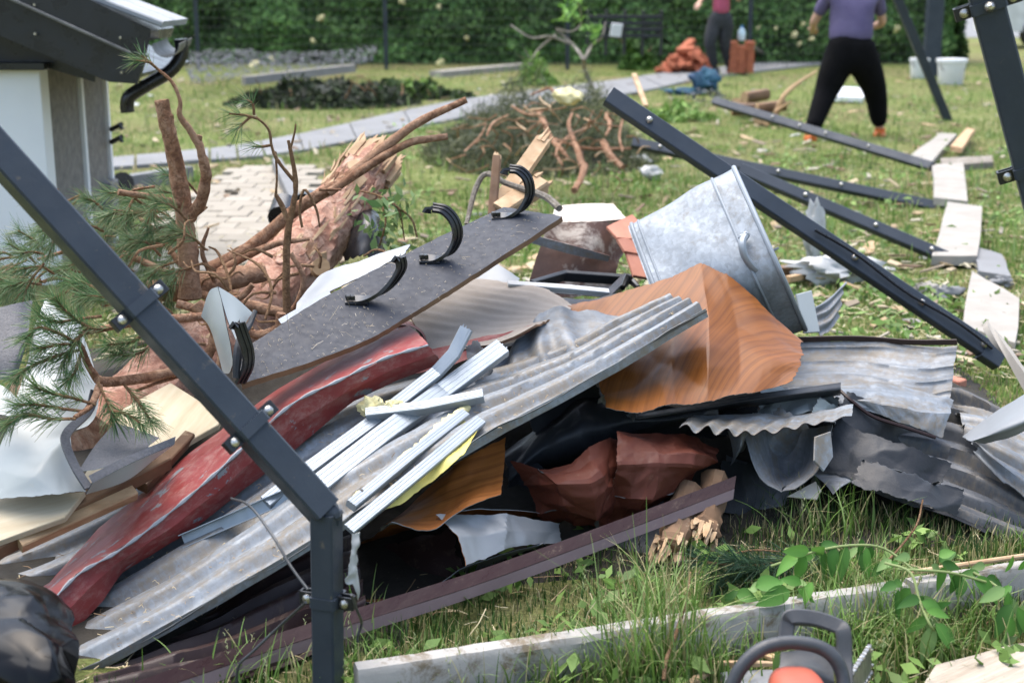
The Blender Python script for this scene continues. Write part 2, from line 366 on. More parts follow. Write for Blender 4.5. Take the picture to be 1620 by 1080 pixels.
def ground_mat():
    m, t, b = nmat('lawn soil'); vec = coords(t, 'Object', rnd=False)
    a = noise(t, vec, .55, 8, .65, .5); f = noise(t, vec, 14, 10, .75); g = noise(t, vec, 90, 6, .7)
    green = ramp(t, f, [(.32, (.09, .125, .03)), (.5, (.19, .23, .065)), (.7, (.30, .32, .13))])
    dry = ramp(t, f, [(.3, (.11, .09, .045)), (.55, (.25, .22, .105)), (.75, (.37, .33, .19))])
    col = mixc(t, ramp(t, a, [(.42, 0), (.62, .9)]), green, dry); col = mixc(t, ramp(t, g, [(.42, .6), (.58, 0)]), col, (.045, .045, .018))
    t.links.new(col, b.inputs['Base Color']); b.inputs['Roughness'].default_value = .95; b.inputs['Specular IOR Level'].default_value = .15
    bump(t, b, f, 1, .03); return m
M = {}
ANT = (.024, .030, .038)
M['ground'] = ground_mat()
M['post'] = mat('anthracite paint', (.030, .038, .050), (.040, .049, .062), 9, .4, bmp=.2, bsc=60, dirt=((.13, .11, .085), .38, 26), spec=.28)
M['postback'] = mat('anthracite paint worn', (.030, .039, .052), (.040, .050, .065), 7, .5, dirt=((.12, .115, .10), .3, 20), spec=.3)
M['clampmetal'] = mat('black clamp', (.012, .013, .015), None, 20, .4)
M['bolt'] = mat('zinc bolt', (.6, .58, .53), (.35, .33, .3), 80, .3, .9)
M['galv'] = galvanised('galvanised old', (.215, .24, .265), .4, metal=.25, rough=.5)
M['galv2'] = galvanised('galvanised grey', (.18, .20, .222), .35, metal=.25, rough=.5)
M['galvdark'] = galvanised('galvanised dull', (.20, .215, .235), .3, metal=.35, rough=.5)
M['galvback'] = mat('sheet underside', (.13, .14, .145), (.085, .09, .092), 5, .5, .3)
M['tub'] = galvanised('tub zinc', (.25, .28, .31), .15, (.16, .155, .145), metal=.35, rough=.48, streak=False)
M['alu'] = mat('aluminium profile', (.31, .345, .375), (.265, .30, .33), 12, .38, .45, kind='Object', dirt=((.3, .26, .18), .32, 30))
M['red'] = painted('red paint', (.215, .036, .034), (.17, .185, .20), .385, (.36, .27, .23), .38, .6, csc=9, streak=(.8, 1.2, 1))
M['redback'] = mat('red sheet back', (.05, .05, .05), None, 5, .6)
M['brown'] = painted('oxide brown paint', (.088, .022, .012), (.3, .3, .3), .26, (.2, .12, .08), .55, .1)
M['brown_back'] = mat('brown sheet back', (.09, .09, .088), None, 6, .6)
M['trim'] = painted('dark brown trim', (.030, .012, .011), (.2, .2, .2), .25, (.2, .15, .11), .3, .2)
M['litlip'] = painted('brown trim with painted sky light', (.17, .125, .13), (.25, .25, .25), .25, (.3, .25, .2), .35, .25)  # paler than the flange: sky light on the lip is put into the paint
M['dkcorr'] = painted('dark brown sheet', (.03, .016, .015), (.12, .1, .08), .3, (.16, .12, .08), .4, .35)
M['woodprint'] = woodprint('golden oak print', (.235, .082, .016), (.085, .026, .006), -0.5, .4)
M['woodprint2'] = woodprint('golden oak print dark', (.30, .11, .026), (.10, .03, .007), 1.35, .5)
M['char'] = mat('charcoal board', (.022, .026, .036), (.030, .035, .047), 25, .5, bmp=.25, bsc=500, dirt=((.2, .18, .145), .28, 26), bd=.001, spec=.2)
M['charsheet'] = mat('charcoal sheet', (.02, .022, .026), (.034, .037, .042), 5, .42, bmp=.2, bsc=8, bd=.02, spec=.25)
M['chartex'] = mat('grained charcoal', (.03, .034, .044), (.06, .065, .078), 130, .5, bmp=.4, bsc=180)
M['white'] = mat('white sheet', (.37, .40, .40), (.32, .35, .345), 3, .45, dirt=((.4, .37, .3), .32, 9))
M['whiteedge'] = mat('white edge', (.6, .61, .61), None, 6, .45)
M['greysheet'] = mat('grey lacquer back', (.24, .255, .265), (.19, .20, .21), 4, .4, .2)
M['ribbed'] = mat('beige board', (.28, .245, .21), (.225, .195, .165), 7, .75, bmp=.3, bsc=150, dirt=((.2, .16, .11), .36, 18))
M['ply'] = mat('plywood', (.47, .41, .29), (.38, .31, .20), 3, .7, kind='UV', stretch=(1, 9, 1), bmp=.15, bsc=40, dirt=((.3, .22, .13), .3, 6))
M['timber'] = mat('raw timber', (.50, .34, .19), (.36, .22, .11), 4, .75, stretch=(3, 3, 14), bmp=.3, bsc=30)
M['timberdk'] = mat('dirty timber', (.2, .115, .06), (.09, .05, .028), 6, .8, bmp=.4, bsc=25, dirt=((.33, .25, .16), .4, 12))
M['splinter'] = mat('splintered wood', (.50, .36, .22), (.34, .21, .11), 14, .8, stretch=(1, 1, 1), bmp=.5, bsc=50)
M['rust'] = mat('rusty brown metal', (.13, .065, .045), (.07, .036, .027), 8, .7, dirt=((.38, .33, .28), .5, 6), bmp=.3, bsc=30)
M['pale'] = mat('pale plaster', (.55, .5, .44), (.42, .36, .3), 10, .8, dirt=((.25, .16, .1), .38, 14))
M['terra'] = mat('terracotta shard', (.46, .20, .13), (.36, .14, .09), 9, .75)
M['brick'] = mat('brick', (.42, .13, .06), (.32, .09, .045), 9, .85, bmp=.3, bsc=40)
M['foam'] = mat('pu foam', (.72, .66, .38), (.62, .55, .27), 30, .85, bmp=.8, bsc=60, bd=.006)
M['foil'] = mat('yellow foil', (.62, .53, .13), (.5, .42, .1), 7, .5, bmp=.4, bsc=20)
M['black'] = mat('black plastic', (.010, .010, .011), (.016, .016, .017), 10, .3, bmp=.1, bsc=90)
M['bag'] = mat('black foil', (.003, .0032, .004), None, 5, .22, rvar=.04, spec=.22)
M['concrete'] = mat('fence concrete', (.36, .35, .325), (.28, .265, .24), 5, .85, bmp=.5, bsc=60, dirt=((.15, .12, .08), .5, 12))
M['slab'] = mat('pale concrete', (.32, .30, .265), (.26, .24, .21), 6, .85, bmp=.3, bsc=40, dirt=((.26, .22, .15), .3, 10))
M['pathc'] = mat('path concrete', (.19, .195, .2), (.15, .153, .155), 2, .85, bmp=.3, bsc=30, dirt=((.2, .19, .13), .36, 5))
M['block'] = mat('paving block', (.30, .27, .22), (.24, .215, .17), 1.5, .85, bmp=.3, bsc=40, dirt=((.22, .2, .12), .38, 6))
M['render'] = mat('white render', (.78, .79, .80), (.73, .74, .75), 2, .8, bmp=.1, bsc=80)
M['foamcon'] = mat('porous concrete', (.23, .215, .195), (.15, .14, .13), 22, .9, bmp=1, bsc=45, dirt=((.06, .055, .05), .36, 40))
M['fascia'] = mat('black fascia', (.013, .015, .019), (.018, .02, .025), 5, .32)
M['tile'] = mat('grey roof tile', (.30, .32, .335), (.24, .255, .27), 6, .7, bmp=.3, bsc=50)
M['gutter'] = mat('zinc gutter', (.16, .16, .155), (.1, .1, .095), 8, .5, .3)
M['bark'] = bark_mat('pine bark', (.33, .17, .095), (.45, .28, .18), (.15, .075, .045), 22)
M['barkpink'] = bark_mat('pine bark pink', (.53, .275, .19), (.66, .45, .34), (.29, .14, .095), 12)
M['twig'] = bark_mat('twig bark', (.27, .155, .08), (.36, .22, .12), (.13, .07, .04), 40)
M['greybark'] = bark_mat('grey bark', (.27, .24, .2), (.36, .33, .28), (.14, .12, .1), 30)
M['needle'] = attr_mat('needles', .45, .3); M['grass'] = attr_mat('grass', .55, .3); M['leaf'] = attr_mat('leaves', .55, .3, .3)
M['hedge'] = attr_mat('hedge leaves', .6, .2); M['straw'] = attr_mat('straw', .7, .1)
M['soil'] = mat('soil with painted shade', (.014, .012, .008), (.026, .021, .014), 12, .95, bmp=.8, bsc=30)  # soil base darkened to carry the deep shade inside the pile
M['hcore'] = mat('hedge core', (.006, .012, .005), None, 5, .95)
M['net'] = mat('grey net', (.07, .08, .09), (.045, .052, .058), 20, .7)
def holed(m, sc, fill):
    t = m.node_tree; b = t.nodes['Principled BSDF']; vec = coords(t, 'Object', rnd=False); n = noise(t, vec, sc, 2, .5)
    f = ramp(t, n, [(fill, 1), (fill + .02, 0)]); t.links.new(f, b.inputs['Alpha'])
holed(M['net'], 16, .42)
M['wire'] = mat('coated wire', (.05, .055, .06), None, 10, .4, .3)
M['wirefar'] = mat('mesh wire', (.03, .036, .034), None, 10, .5)
M['skin'] = mat('skin', (.50, .30, .21), (.46, .27, .19), 6, .55)
M['hair'] = mat('hair', (.03, .02, .014), None, 30, .6)
M['pink'] = mat('pink shirt', (.42, .085, .15), (.36, .07, .125), 6, .85, bmp=.3, bsc=9, bd=.02)
M['jeans'] = mat('dark jeans', (.022, .024, .028), (.034, .036, .042), 6, .85, bmp=.3, bsc=9, bd=.02)
M['purple'] = mat('purple shirt', (.085, .07, .15), (.105, .088, .18), 5, .85, bmp=.4, bsc=9, bd=.02)
M['jogger'] = mat('black joggers', (.0035, .0035, .004), (.005, .005, .006), 6, .95, spec=.1, bmp=.4, bsc=9, bd=.02)
M['orange'] = mat('orange shoe', (.65, .14, .02), None, 8, .6)
M['shoe'] = mat('dark shoe', (.02, .02, .022), None, 8, .6)
M['blue'] = mat('blue cloth', (.02, .045, .10), (.015, .10, .15), 3, .8, bmp=.4, bsc=10, bd=.02)
M['bluepale'] = mat('bottle plastic', (.45, .62, .72), (.6, .72, .78), 8, .25)
M['bottlecap'] = mat('blue cap', (.05, .25, .55), None, 8, .4)
M['pwhite'] = mat('white plastic', (.75, .76, .77), (.68, .69, .72), 5, .4)
M['film'] = mat('white film', (.42, .43, .425), (.36, .36, .345), 6, .45, dirt=((.4, .36, .28), .3, 9))
M['sawgrey'] = mat('chainsaw grey', (.055, .057, .06), (.04, .042, .045), 30, .5, bmp=.1, bsc=200, dirt=((.13, .115, .095), .38, 24))
M['sawrubber'] = mat('handle rubber', (.03, .033, .038), (.042, .045, .05), 40, .45, bmp=.1, bsc=250)
M['saworange'] = mat('faded orange plastic', (.44, .10, .06), (.38, .085, .05), 9, .5, dirt=((.4, .28, .2), .34, 22))
M['sawbar'] = mat('bar steel', (.23, .22, .20), (.14, .13, .12), 22, .4, .7, dirt=((.08, .06, .04), .4, 15))
M['vanpaint'] = mat('white car paint', (.75, .76, .78), None, 3, .25, coat=.5); M['glass'] = mat('dark glass', (.02, .025, .03), None, 3, .08)
M['tyre'] = mat('tyre', (.015, .015, .015), None, 8, .8)
M['weathered'] = mat('weathered wood', (.42, .37, .30), (.30, .25, .19), 5, .8, kind='UV', stretch=(1.5, 16, 1), bmp=.6, bsc=14, dirt=((.16, .12, .08), .34, 5))
M['shadecorr'] = galvanised('sheet with painted shade', (.075, .081, .09), .3, metal=.12, rough=.48)  # dark base holds the shade on the sheet's concave inner face
M['profwhite'] = mat('pale profile lacquer', (.27, .29, .305), (.23, .25, .262), 4, .4, dirt=((.2, .17, .12), .34, 12))
# ---------------------------------------------------------------- ground, path, patio
V = [(-160, -20, 0), (160, -20, 0), (160, 320, 0), (-160, 320, 0)]
mesh('ground', V, [(0, 1, 2, 3)], M['ground'], smooth=False, kind='structure', lab='patchy trampled lawn with dry cuttings', origin=np.zeros(3))
def strip_slabs(name, lower, upper, n, mat, z, th, piece, lab, gap=.02):
    root = thing(name, None, None, (0, 0, 0)); tag(root, lab, kind='structure')
    lo = catmull([G(*p) for p in lower], n + 1); up = catmull([G(*p) for p in upper], n + 1)
    for i in range(n):
        a, b, c, d = lo[i].copy(), lo[i + 1].copy(), up[i + 1].copy(), up[i].copy()
        g = gap * nrm(b - a); a += g; d += g
        q = np.array([a, b, c, d]); q[:, 2] = z + R.uniform(-.004, .004)
        mesh(piece, *plate(q, th)[:2], mat, root, False)
    return root
strip_slabs('path', [(150, 272), (330, 258), (480, 242), (740, 188), (1000, 150), (1130, 124), (1300, 104)],
            [(150, 256), (330, 240), (470, 217), (720, 163), (960, 131), (1110, 111), (1300, 94)], 18, M['pathc'], .03, .06, 'paving_slab', 'grey concrete path of laid slabs crossing the lawn')
pat = thing('patio', None, None, (0, 0, 0)); tag(pat, 'pale block paved patio with grassy joints beside the low building', kind='structure')
pa, pb, pc = G(150, 420), G(472, 420), G(190, 272)
bx = None
for j in range(20):
    for i in range(8):
        x = -2.05 + i * .185 + (.09 if j % 2 else 0); y = 6.9 + j * .205
        if x > -1.02 + (y - 7) * -.12 or x < -2.1: continue
        if bx is None:
            bx = mesh('paving_block', *box((x, y, .012), (.181, .201, .05), 0, .005), M['block'], pat, False)
        else:
            c = bx.copy(); COL.objects.link(c); c.location = (x, y, -.013 + R.uniform(-.004, .004)); c.rotation_euler = (0, 0, R.uniform(-.02, .02))
V, Fs = beam(G(438, 262, .05), G(476, 345, .05), .07, .12); mesh('kerb_stone', V, Fs, M['pathc'], lab='upright grey kerb stone along the right edge of the block patio', cat='kerb', smooth=False)
V, Fs = beam(G(195, 292, .05), G(300, 276, .05), .08, .12); mesh('kerb_stone', V, Fs, M['pathc'], lab='low grey kerb stone crossing the top of the block patio', cat='kerb', smooth=False)
V, Fs = beam(G(690, 118, .04), G(835, 105, .04), .25, .10); mesh('concrete_footing', V, Fs, M['slab'], lab='long pale concrete footing board at the foot of the hedge', cat='footing', smooth=False)
# far paved yard beyond the hedge end
q = np.array([G(1500, 60), G(1700, 60), G(1900, 15), G(1480, 15)]); q[:, 2] = .012
mesh('yard', *plate(q, .02)[:2], M['pathc'], smooth=False, kind='structure', lab='paved yard beyond the end of the hedge')

# ---------------------------------------------------------------- low building at the left
hb = thing('low_building', 'small white rendered building with black fascia and grey tiled roof', 'building', (-2.6, 7.4, 0))
X0 = P(75, 300, 6.6)[0]
def part(name, V, Fs, mat, parent=hb, smooth=False, **k): return mesh(name, V, Fs, mat, parent, smooth, **k)
part('wall', *box((X0 - 1.5, 6.68, .505), (3.0, .12, 1.01), 0, .004), M['render'])
part('wall', *box((X0 - .11, 6.98, .55), (.2, .47, 1.1), 0, .004), M['foamcon'])
part('render_edge', *box((X0 - .09, 7.235, .53), (.2, .035, 1.06), 0, .003), M['render'])
part('wall', *box((X0 - .10, 7.44, .51), (.2, .37, 1.02), 0, .004), M['foamcon'])
part('render_edge', *box((X0 - .08, 7.645, .505), (.2, .035, 1.01), 0, .003), M['render'])
part('wall_cap', *box((X0 - 1.48, 6.66, P(40, 104, 6.62)[2]), (3.05, .2, .035), 0, .004), M['fascia'])
def slab_poly(px, Y, th):
    A = np.array([P(x, y, Y) for x, y in px]); B = A + np.array([0, th, 0]); n = len(A)
    Fs = [tuple(range(n))[::-1], tuple(range(n, 2 * n))] + [(i, (i + 1) % n, n + (i + 1) % n, n + i) for i in range(n)]
    return np.vstack([A, B]), Fs
fa = part('fascia', *slab_poly([(-240, -112), (22, 0), (203, 82), (232, 88), (217, 133), (173, 130), (0, 57), (-240, -46)], 6.40, .03), M['fascia'])
part('fascia_cover', *slab_poly([(-240, -170), (143, 0), (238, 47), (230, 86), (203, 81), (22, -2), (-240, -118)], 6.375, .02), M['fascia'], fa)
a, b = P(-240, -117, 6.368), P(206, 84, 6.368); part('fascia_ridge', *beam(a, b, .012, .014), M['gutter'], fa)
for fx, fy in ((54, 8), (55, 54), (190, 60), (192, 115)):
    p = P(fx, fy, 6.367); part('screw', *tube([p, p + V3(0, .02, 0)], .006, 8), M['bolt'], fa, True)
# roof slab with tile courses, sloping down to the right
e0, e1 = P(-240, -172, 6.42), P(232, 42, 6.42); dn = nrm(e1 - e0); nr = nrm(np.cross(dn, (0, 1, 0))); nr = nr if nr[2] > 0 else -nr
rf = part('roof', *beam((e0 + e1) / 2 - dn * 2 + V3(0, .3, 0) + nr * -.05, (e0 + e1) / 2 + dn * 1.0 * np.linalg.norm(e1 - e0) / 2 + V3(0, .3, 0) - nr * .05, .55, .05, nr), M['fascia'])
part('gable_panel', *slab_poly([(-240, 110), (82, 110), (150, 130), (150, 118), (0, 52), (-240, -50)], 6.645, .02), M['fascia']); a, b = P(-240, -46, 6.435), P(196, 128, 6.435); q = [a, b, b + V3(0, 1.35, 0), a + V3(0, 1.35, 0)]; part('soffit', *plate([x + V3(0, 0, .012) for x in q], .02)[:2], M['fascia'])
for k in range(6):
    for r_ in range(2):
        c = e1 + dn * (-.10 - .27 * k) + V3(0, .12 + .25 * r_, 0) + nr * (.012 + .004)
        V, Fs = beam(c - dn * .16 + nr * 0.0, c + dn * .16 + nr * .02, .246, .028, nr, .006); part('roof_tile', V, Fs, M['tile'], rf)
gp = [P(250, 62, 6.5), P(283, 58, 6.6), P(283, 52, 7.3), P(283, 48, 7.9)]
arc = [(math.cos(t) * .06, math.sin(t) * .06) for t in np.linspace(math.pi, 2 * math.pi, 9)]; arc += [(x * .94, y * .94) for x, y in arc[::-1]]
part('gutter', *sweep([P(262, 70, 6.42), P(284, 60, 7.0)], arc), M['gutter'], smooth=True)
dp = catmull(PP([(286, 62, 6.75), (287, 85, 6.75), (270, 112, 6.72), (232, 135, 6.68), (206, 152, 6.66), (201, 165, 6.66), (202, 178, 6.66)]), 24)
part('downpipe', *tube(dp, .032, 12), M['black'], smooth=True)
for yy in (205, 225):
    part('pipe_bracket', *tube(PP([(176, yy, 7.6), (192, yy - 8, 7.55), (192, yy, 7.55)]), .014, 8), M['black'], smooth=True)
mesh('concrete_block', *box(P(160, 330, 7.55) + V3(0, .0, .0), (.16, .2, .3), .1, .008, (0, .03)), M['pathc'], lab='bluish grey concrete block standing at the corner of the low building', cat='block', smooth=False)
mesh('plastic_pot', *tube([G(192, 290, .0), G(192, 290, .10), G(194, 290, .2)], [.05, .055, .07], 14), M['black'], lab='black plastic pipe stub standing beside the low building', cat='pipe')

# ---------------------------------------------------------------- hedge and mesh fence
def leaf_cloud(pts, size, colA, colB, jit=.35, flat=None, asp=.45):
    n = len(pts); a = rng.normal(size=(n, 3)); a /= np.linalg.norm(a, axis=1, keepdims=True)
    if flat is not None: a = a * .8 + np.array(flat); a /= np.linalg.norm(a, axis=1, keepdims=True)
    b = rng.normal(size=(n, 3)); b -= a * np.sum(a * b, 1, keepdims=True); b /= np.linalg.norm(b, axis=1, keepdims=True); c = np.cross(a, b)
    s = size * rng.uniform(.6, 1.4, (n, 1)); V = np.stack([pts - b * s, pts + c * s * asp + a * s * .1, pts + b * s, pts - c * s * asp + a * s * .1], 1).reshape(-1, 3)
    t = rng.uniform(0, 1, (n, 1)) ** 1.4; col = np.array(colA) * (1 - t) + np.array(colB) * t; col = col * rng.uniform(1 - jit, 1 + jit, (n, 1))
    return V, np.arange(4 * n).reshape(n, 4), np.repeat(col, 4, 0)
HX0, HX1 = -11.0, 7.75
hd = thing('hedge', 'tall dense dark green hedge closing off the garden', 'hedge', (0, 25.5, 0))
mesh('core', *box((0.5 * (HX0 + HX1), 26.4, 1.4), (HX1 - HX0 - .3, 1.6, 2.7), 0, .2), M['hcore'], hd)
n = 95000; x = rng.uniform(HX0, HX1, n); z = rng.uniform(0, 2.9, n); y = 25.35 + .22 * perlin(x * 1.6, z * 1.6, 2) + rng.exponential(.11, n)
k = rng.uniform(size=n) < .55 + .6 * perlin(x * 1.1, z * 1.3, 5) + .25; x, y, z = x[k], y[k], z[k]
V, Fs, c = leaf_cloud(np.stack([x, y, z], 1), .07, (.08, .18, .05), (.30, .50, .15), .5, (0, -.7, .5)); tt = (.75 + .6 * perlin(x * .9, z * 1.4, 9))[:, None]
mesh('foliage', V, Fs, M['hedge'], hd, False, col=c * np.repeat(np.clip(tt, .4, 1.5), 4, 0), kind='stuff')
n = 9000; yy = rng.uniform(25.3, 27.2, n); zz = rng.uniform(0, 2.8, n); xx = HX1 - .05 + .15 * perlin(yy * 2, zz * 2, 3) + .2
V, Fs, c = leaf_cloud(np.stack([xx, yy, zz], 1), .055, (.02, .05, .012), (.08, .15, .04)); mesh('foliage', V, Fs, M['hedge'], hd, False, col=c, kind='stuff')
FY = 23.6
mf = thing('mesh_fence', 'dark wire mesh fence on thin posts standing before the hedge', 'fence', (0, FY, 0))
fx = [P(px, 60, FY)[0] for px in (18, 312, 610, 898, 1186)] + [P(1478, 60, FY)[0] - .0]
for i, x in enumerate(fx[:-1]): mesh('post', *box((x, FY, .85), (.06, .05, 1.9), 0, .004), M['postback'], mf)
for i in range(len(fx) - 1):
    bars = []
    for k in range(13): bars.append(box(((fx[i] + fx[i + 1]) / 2, FY - .03, .12 + k * .14), (fx[i + 1] - fx[i] - .04, .007, .007), 0, .001))
    nb = 36
    for k in range(nb): bars.append(box((fx[i] + (fx[i + 1] - fx[i]) * (k + .5) / nb, FY - .037, .9), (.006, .006, 1.66), 0, .001))
    mesh('wire_panel', *join(bars), M['wirefar'], mf, False, kind='stuff')
mesh('steel_post', *box((P(1476, 60, 22)[0], 22, 1.1), (.24, .16, 2.3), 0, .006), M['postback'], lab='thick upright dark steel post near the white buckets', cat='post', smooth=False)
# insulation scraps caught in the hedge and fence
scr = None
spots = [(508, 28, .16), (495, 65, .09), (403, 100, .13), (430, 92, .1), (635, 2, .12), (694, 10, .08), (738, 60, .09), (697, 100, .14), (1258, 55, .12), (1272, 38, .1), (1285, 62, .11),
         (1228, 45, .07), (1290, 35, .09), (1265, 70, .1), (1200, 44, .07), (1420, 45, .1)]
for i, (px, py, s) in enumerate(spots):
    p = P(px, py, 24.9 if py < 85 else FY - .3); 
    if scr is None:
        V, Fs = tube([V3(0, 0, -.5), V3(.1, 0, -.3), V3(0, .1, 0), V3(-.1, 0, .3), V3(0, 0, .5)], [.12, .45, .5, .4, .1], 9, lump=.25, seed=4)
        scr = mesh('insulation_scrap', V + p * 0, Fs, M['foam'], lab='pale scrap of insulation caught in the far hedge and fence', cat='insulation', grp='insulation scraps caught in the hedge', smooth=False, origin=np.zeros(3))
        o = scr
    else: o = copy_tree(scr)
    o.location = tuple(p); o.rotation_euler = (R.uniform(0, 3), R.uniform(0, 3), R.uniform(0, 3)); o.scale = (s * R.uniform(.7, 1.2), s * R.uniform(.5, .9), s)
# ---------------------------------------------------------------- far things
# black plastic crate panel at the fence
cr = thing('slatted_crate', 'black slatted plastic crate leaning before the hedge', 'crate', P(988, 62, 22.5))
a, b = P(930, 22, 22.5), P(1046, 62, 22.5); wx, hz = b[0] - a[0], a[2] - b[2]
for k in range(4): mesh('slat', *box(((a[0] + b[0]) / 2, 22.5, b[2] + hz * (k + .5) / 4), (wx, .03, hz / 4 * .62), 0, .004), M['charsheet'], cr, False)
for k in range(5): mesh('upright', *box((a[0] + wx * k / 4, 22.53, (a[2] + b[2]) / 2 - .1), (.05, .04, hz + .3), 0, .004), M['fascia'], cr, False)
mesh('plastic_scrap', *box(P(975, 48, 22.35), (.18, .03, .2), .3, .004, (.2, .1)), M['pwhite'], lab='small pale plastic scrap on the black slatted crate', cat='scrap', smooth=False)
# collapsed net / dark brush heap
ct = [[(300, 80, 21), (380, 78, 21.5), (470, 82, 21.8), (600, 72, 22)], [(292, 100, 18.5), (390, 98, 19.5), (480, 100, 20), (590, 92, 21)], [(300, 130, 17.5), (400, 122, 18.5), (500, 112, 19), (560, 110, 20.5)]]
sheet_obj('fallen_net', ct, M['net'], lab='collapsed bluish grey netting lying over the far brush', cat='net', nu=40, nv=24, crum=(.05, .5), edge=.15, seed=8, th=.01)
def scatter_tufts(name, cx, cy, rx, ry, hz, n, size, cA, cB, lab, cat, grp=None, core=None, stems=0, smat=None):
    o = thing(name, lab, cat, (cx, cy, 0), grp)
    th_ = rng.uniform(0, 2 * math.pi, n); rr = np.sqrt(rng.uniform(0, 1, n)); x = cx + rx * rr * np.cos(th_); y = cy + ry * rr * np.sin(th_)
    top = hz * np.clip(1 - rr**2.2, 0, 1) * (.75 + .6 * perlin(x * 3, y * 3, 6)); z = np.maximum(.01, top * rng.uniform(.35, 1.05, n))
    V, Fs, c = leaf_cloud(np.stack([x, y, z], 1), size, cA, cB); mesh('foliage', V, Fs, M['hedge'], o, False, col=c, kind='stuff')
    if core:
        V, Fs = [], []
        A = [[(cx + rx * .85 * r_ * math.cos(t), cy + ry * .85 * r_ * math.sin(t), hz * .7 * (1 - r_**2) - .02 * r_) for t in np.linspace(0, 2 * math.pi, 17)[:-1]] for r_ in (0.02, .4, .75, 1.0)]
        V = [p for r_ in A for p in r_]; Fs = [(i * 16 + j, i * 16 + (j + 1) % 16, (i + 1) * 16 + (j + 1) % 16, (i + 1) * 16 + j) for i in range(3) for j in range(16)] + [tuple(range(16))[::-1]]
        mesh('core', V, Fs, core, o)
    for k in range(stems):
        t = R.uniform(0, 6.28); q = R.uniform(.1, .8); p0 = V3(cx + rx * q * math.cos(t), cy + ry * q * math.sin(t), .02); 
        p1 = p0 + V3(R.uniform(-.4, .4), R.uniform(-.3, .3), hz * R.uniform(.5, 1.1)); mesh('stem', *tube([p0, (p0 + p1) / 2 + V3(.03, 0, .02), p1], [.012, .009, .004], 6, 6), smat or M['twig'], o)
    return o
c = G(500, 172); scatter_tufts('brush_heap', c[0], c[1] + .6, 1.15, .8, .32, 6000, .042, (.008, .011, .007), (.06, .085, .035), 'dark heap of netted brush and twigs on the lawn near the path', 'brush', core=M['hcore'], stems=10)
c = G(600, 165); scatter_tufts('brush_heap', c[0] + .2, c[1] + 1.0, .9, .5, .25, 900, .06, (.01, .016, .008), (.06, .10, .03), 'low dark trail of branches right of the netted brush heap', 'brush', stems=5, core=M['hcore'])
mesh('timber_rail', *beam(P(385, 128, 17.2), P(560, 108, 18.5), .07, .1), M['slab'], lab='pale grey rail lying on top of the dark netted brush heap', cat='rail', smooth=False)
c = G(1012, 112); scatter_tufts('green_bush', c[0], c[1] + .2, .34, .3, .52, 1100, .06, (.03, .075, .015), (.12, .24, .05), 'small bright green bush beside the black slatted crate', 'bush', stems=4)
for i, (px, py, rx, hz, lb) in enumerate([(850, 135, .3, .4, 'bright leafy weed clump in front of the far footing board'), (655, 155, .4, .3, 'low green weed clump near the left part of the path'), (940, 100, .4, .35, 'leafy green weeds at the foot of the hedge behind the grey bough'), (395, 95, .4, .3, 'green weeds growing up behind the collapsed netting'),
                                   (1180, 92, .25, .25, 'small weed tuft beside the brick stack'), (1062, 190, .5, .2, 'yellow green weeds right of the tipped dark steel post end'), (560, 92, .8, .3, 'long green weed fringe under the hedge behind the netting')]):
    c = G(px, py); scatter_tufts('weed_clump', c[0], c[1], rx, rx * .7, hz, 420, .05, (.09, .18, .035), (.26, .40, .10), lb, 'weeds', stems=0)
# grey broken bough with fresh leaves
bo = thing('broken_bough', 'grey forked broken bough with fresh green leaves rising from the brush', 'branch', P(940, 155, 15))
for pth, r_ in (([(945, 160), (938, 140), (925, 110), (922, 92), (905, 70), (880, 47)], (.024, .022, .022, .02, .016, .012)), ([(924, 95), (938, 70), (952, 60), (958, 35)], (.02, .014, .01, .006)), ([(905, 70), (870, 58), (840, 60), (808, 40)], (.018, .014, .01, .008)), ([(880, 47), (905, 50), (920, 35), (915, 5)], (.014, .01, .008, .005)), ([(880, 55), (855, 75), (842, 92)], (.014, .01, .006))):
    mesh('limb', *tube([P(x, y, 15 + .3 * math.sin(x)) for x, y in pth], r_, 7, 16), M['greybark'], bo)
pts = np.array([P(905 + R.gauss(0, 10), 14 + R.gauss(0, 14), 15 + R.gauss(0, .15)) for _ in range(60)] + [P(935 + R.gauss(0, 8), 50 + R.gauss(0, 8), 15 + R.gauss(0, .1)) for _ in range(30)])
V, Fs, c = leaf_cloud(pts, .05, (.10, .24, .04), (.26, .44, .10)); mesh('leaves', V, Fs, M['leaf'], bo, False, col=c, kind='stuff')
# ---------------------------------------------------------------- bricks, planks, bottle by the far path
bkm = None
def brick(c, rz, tilt, lab, grp, s=(1, 1, 1)):
    global bkm
    if bkm is None:
        bkm = mesh('brick', *box((0, 0, 0), (.25, .12, .065), 0, .004), M['brick'], None, False, lab, 'brick', grp, origin=np.zeros(3)); o = bkm
    else: o = copy_tree(bkm, lab=lab, grp=grp)
    o.location = tuple(c); o.rotation_euler = (*tilt, rz); o.scale = s
b0 = P(1172, 88, 22.3); b0[2] = .03
for r_ in range(7):
    for k in range(3):
        if r_ == 6 and k == 1: continue
        brick(b0 + V3((k - 1) * .128 + R.uniform(-.006, .006), R.uniform(-.01, .01), .035 + r_ * .068), math.pi / 2 + R.uniform(-.05, .05), (0, 0), 'red brick in the neat stack behind the person in pink', 'bricks in the neat stack')
for k in range(34):
    t = R.random(); px = 1050 + 72 * t; hgt = max(0, 1 - abs(t - .55) * 1.7)
    p = P(px, 88, 22.6 + R.uniform(-.3, .5)); p[2] = .04 + R.random() * .42 * hgt
    brick(p, R.uniform(0, 3), (R.uniform(-.7, .7), R.uniform(-.7, .7)), 'red brick tumbled in the loose heap left of the person in pink', 'bricks in the loose heap', (1.1, 1.1, 1.1))
bt = thing('water_bottle', 'pale blue plastic bottle standing on the brick stack', 'bottle', P(1172, 42, 22.3))
p = b0 + V3(0, 0, .49); 
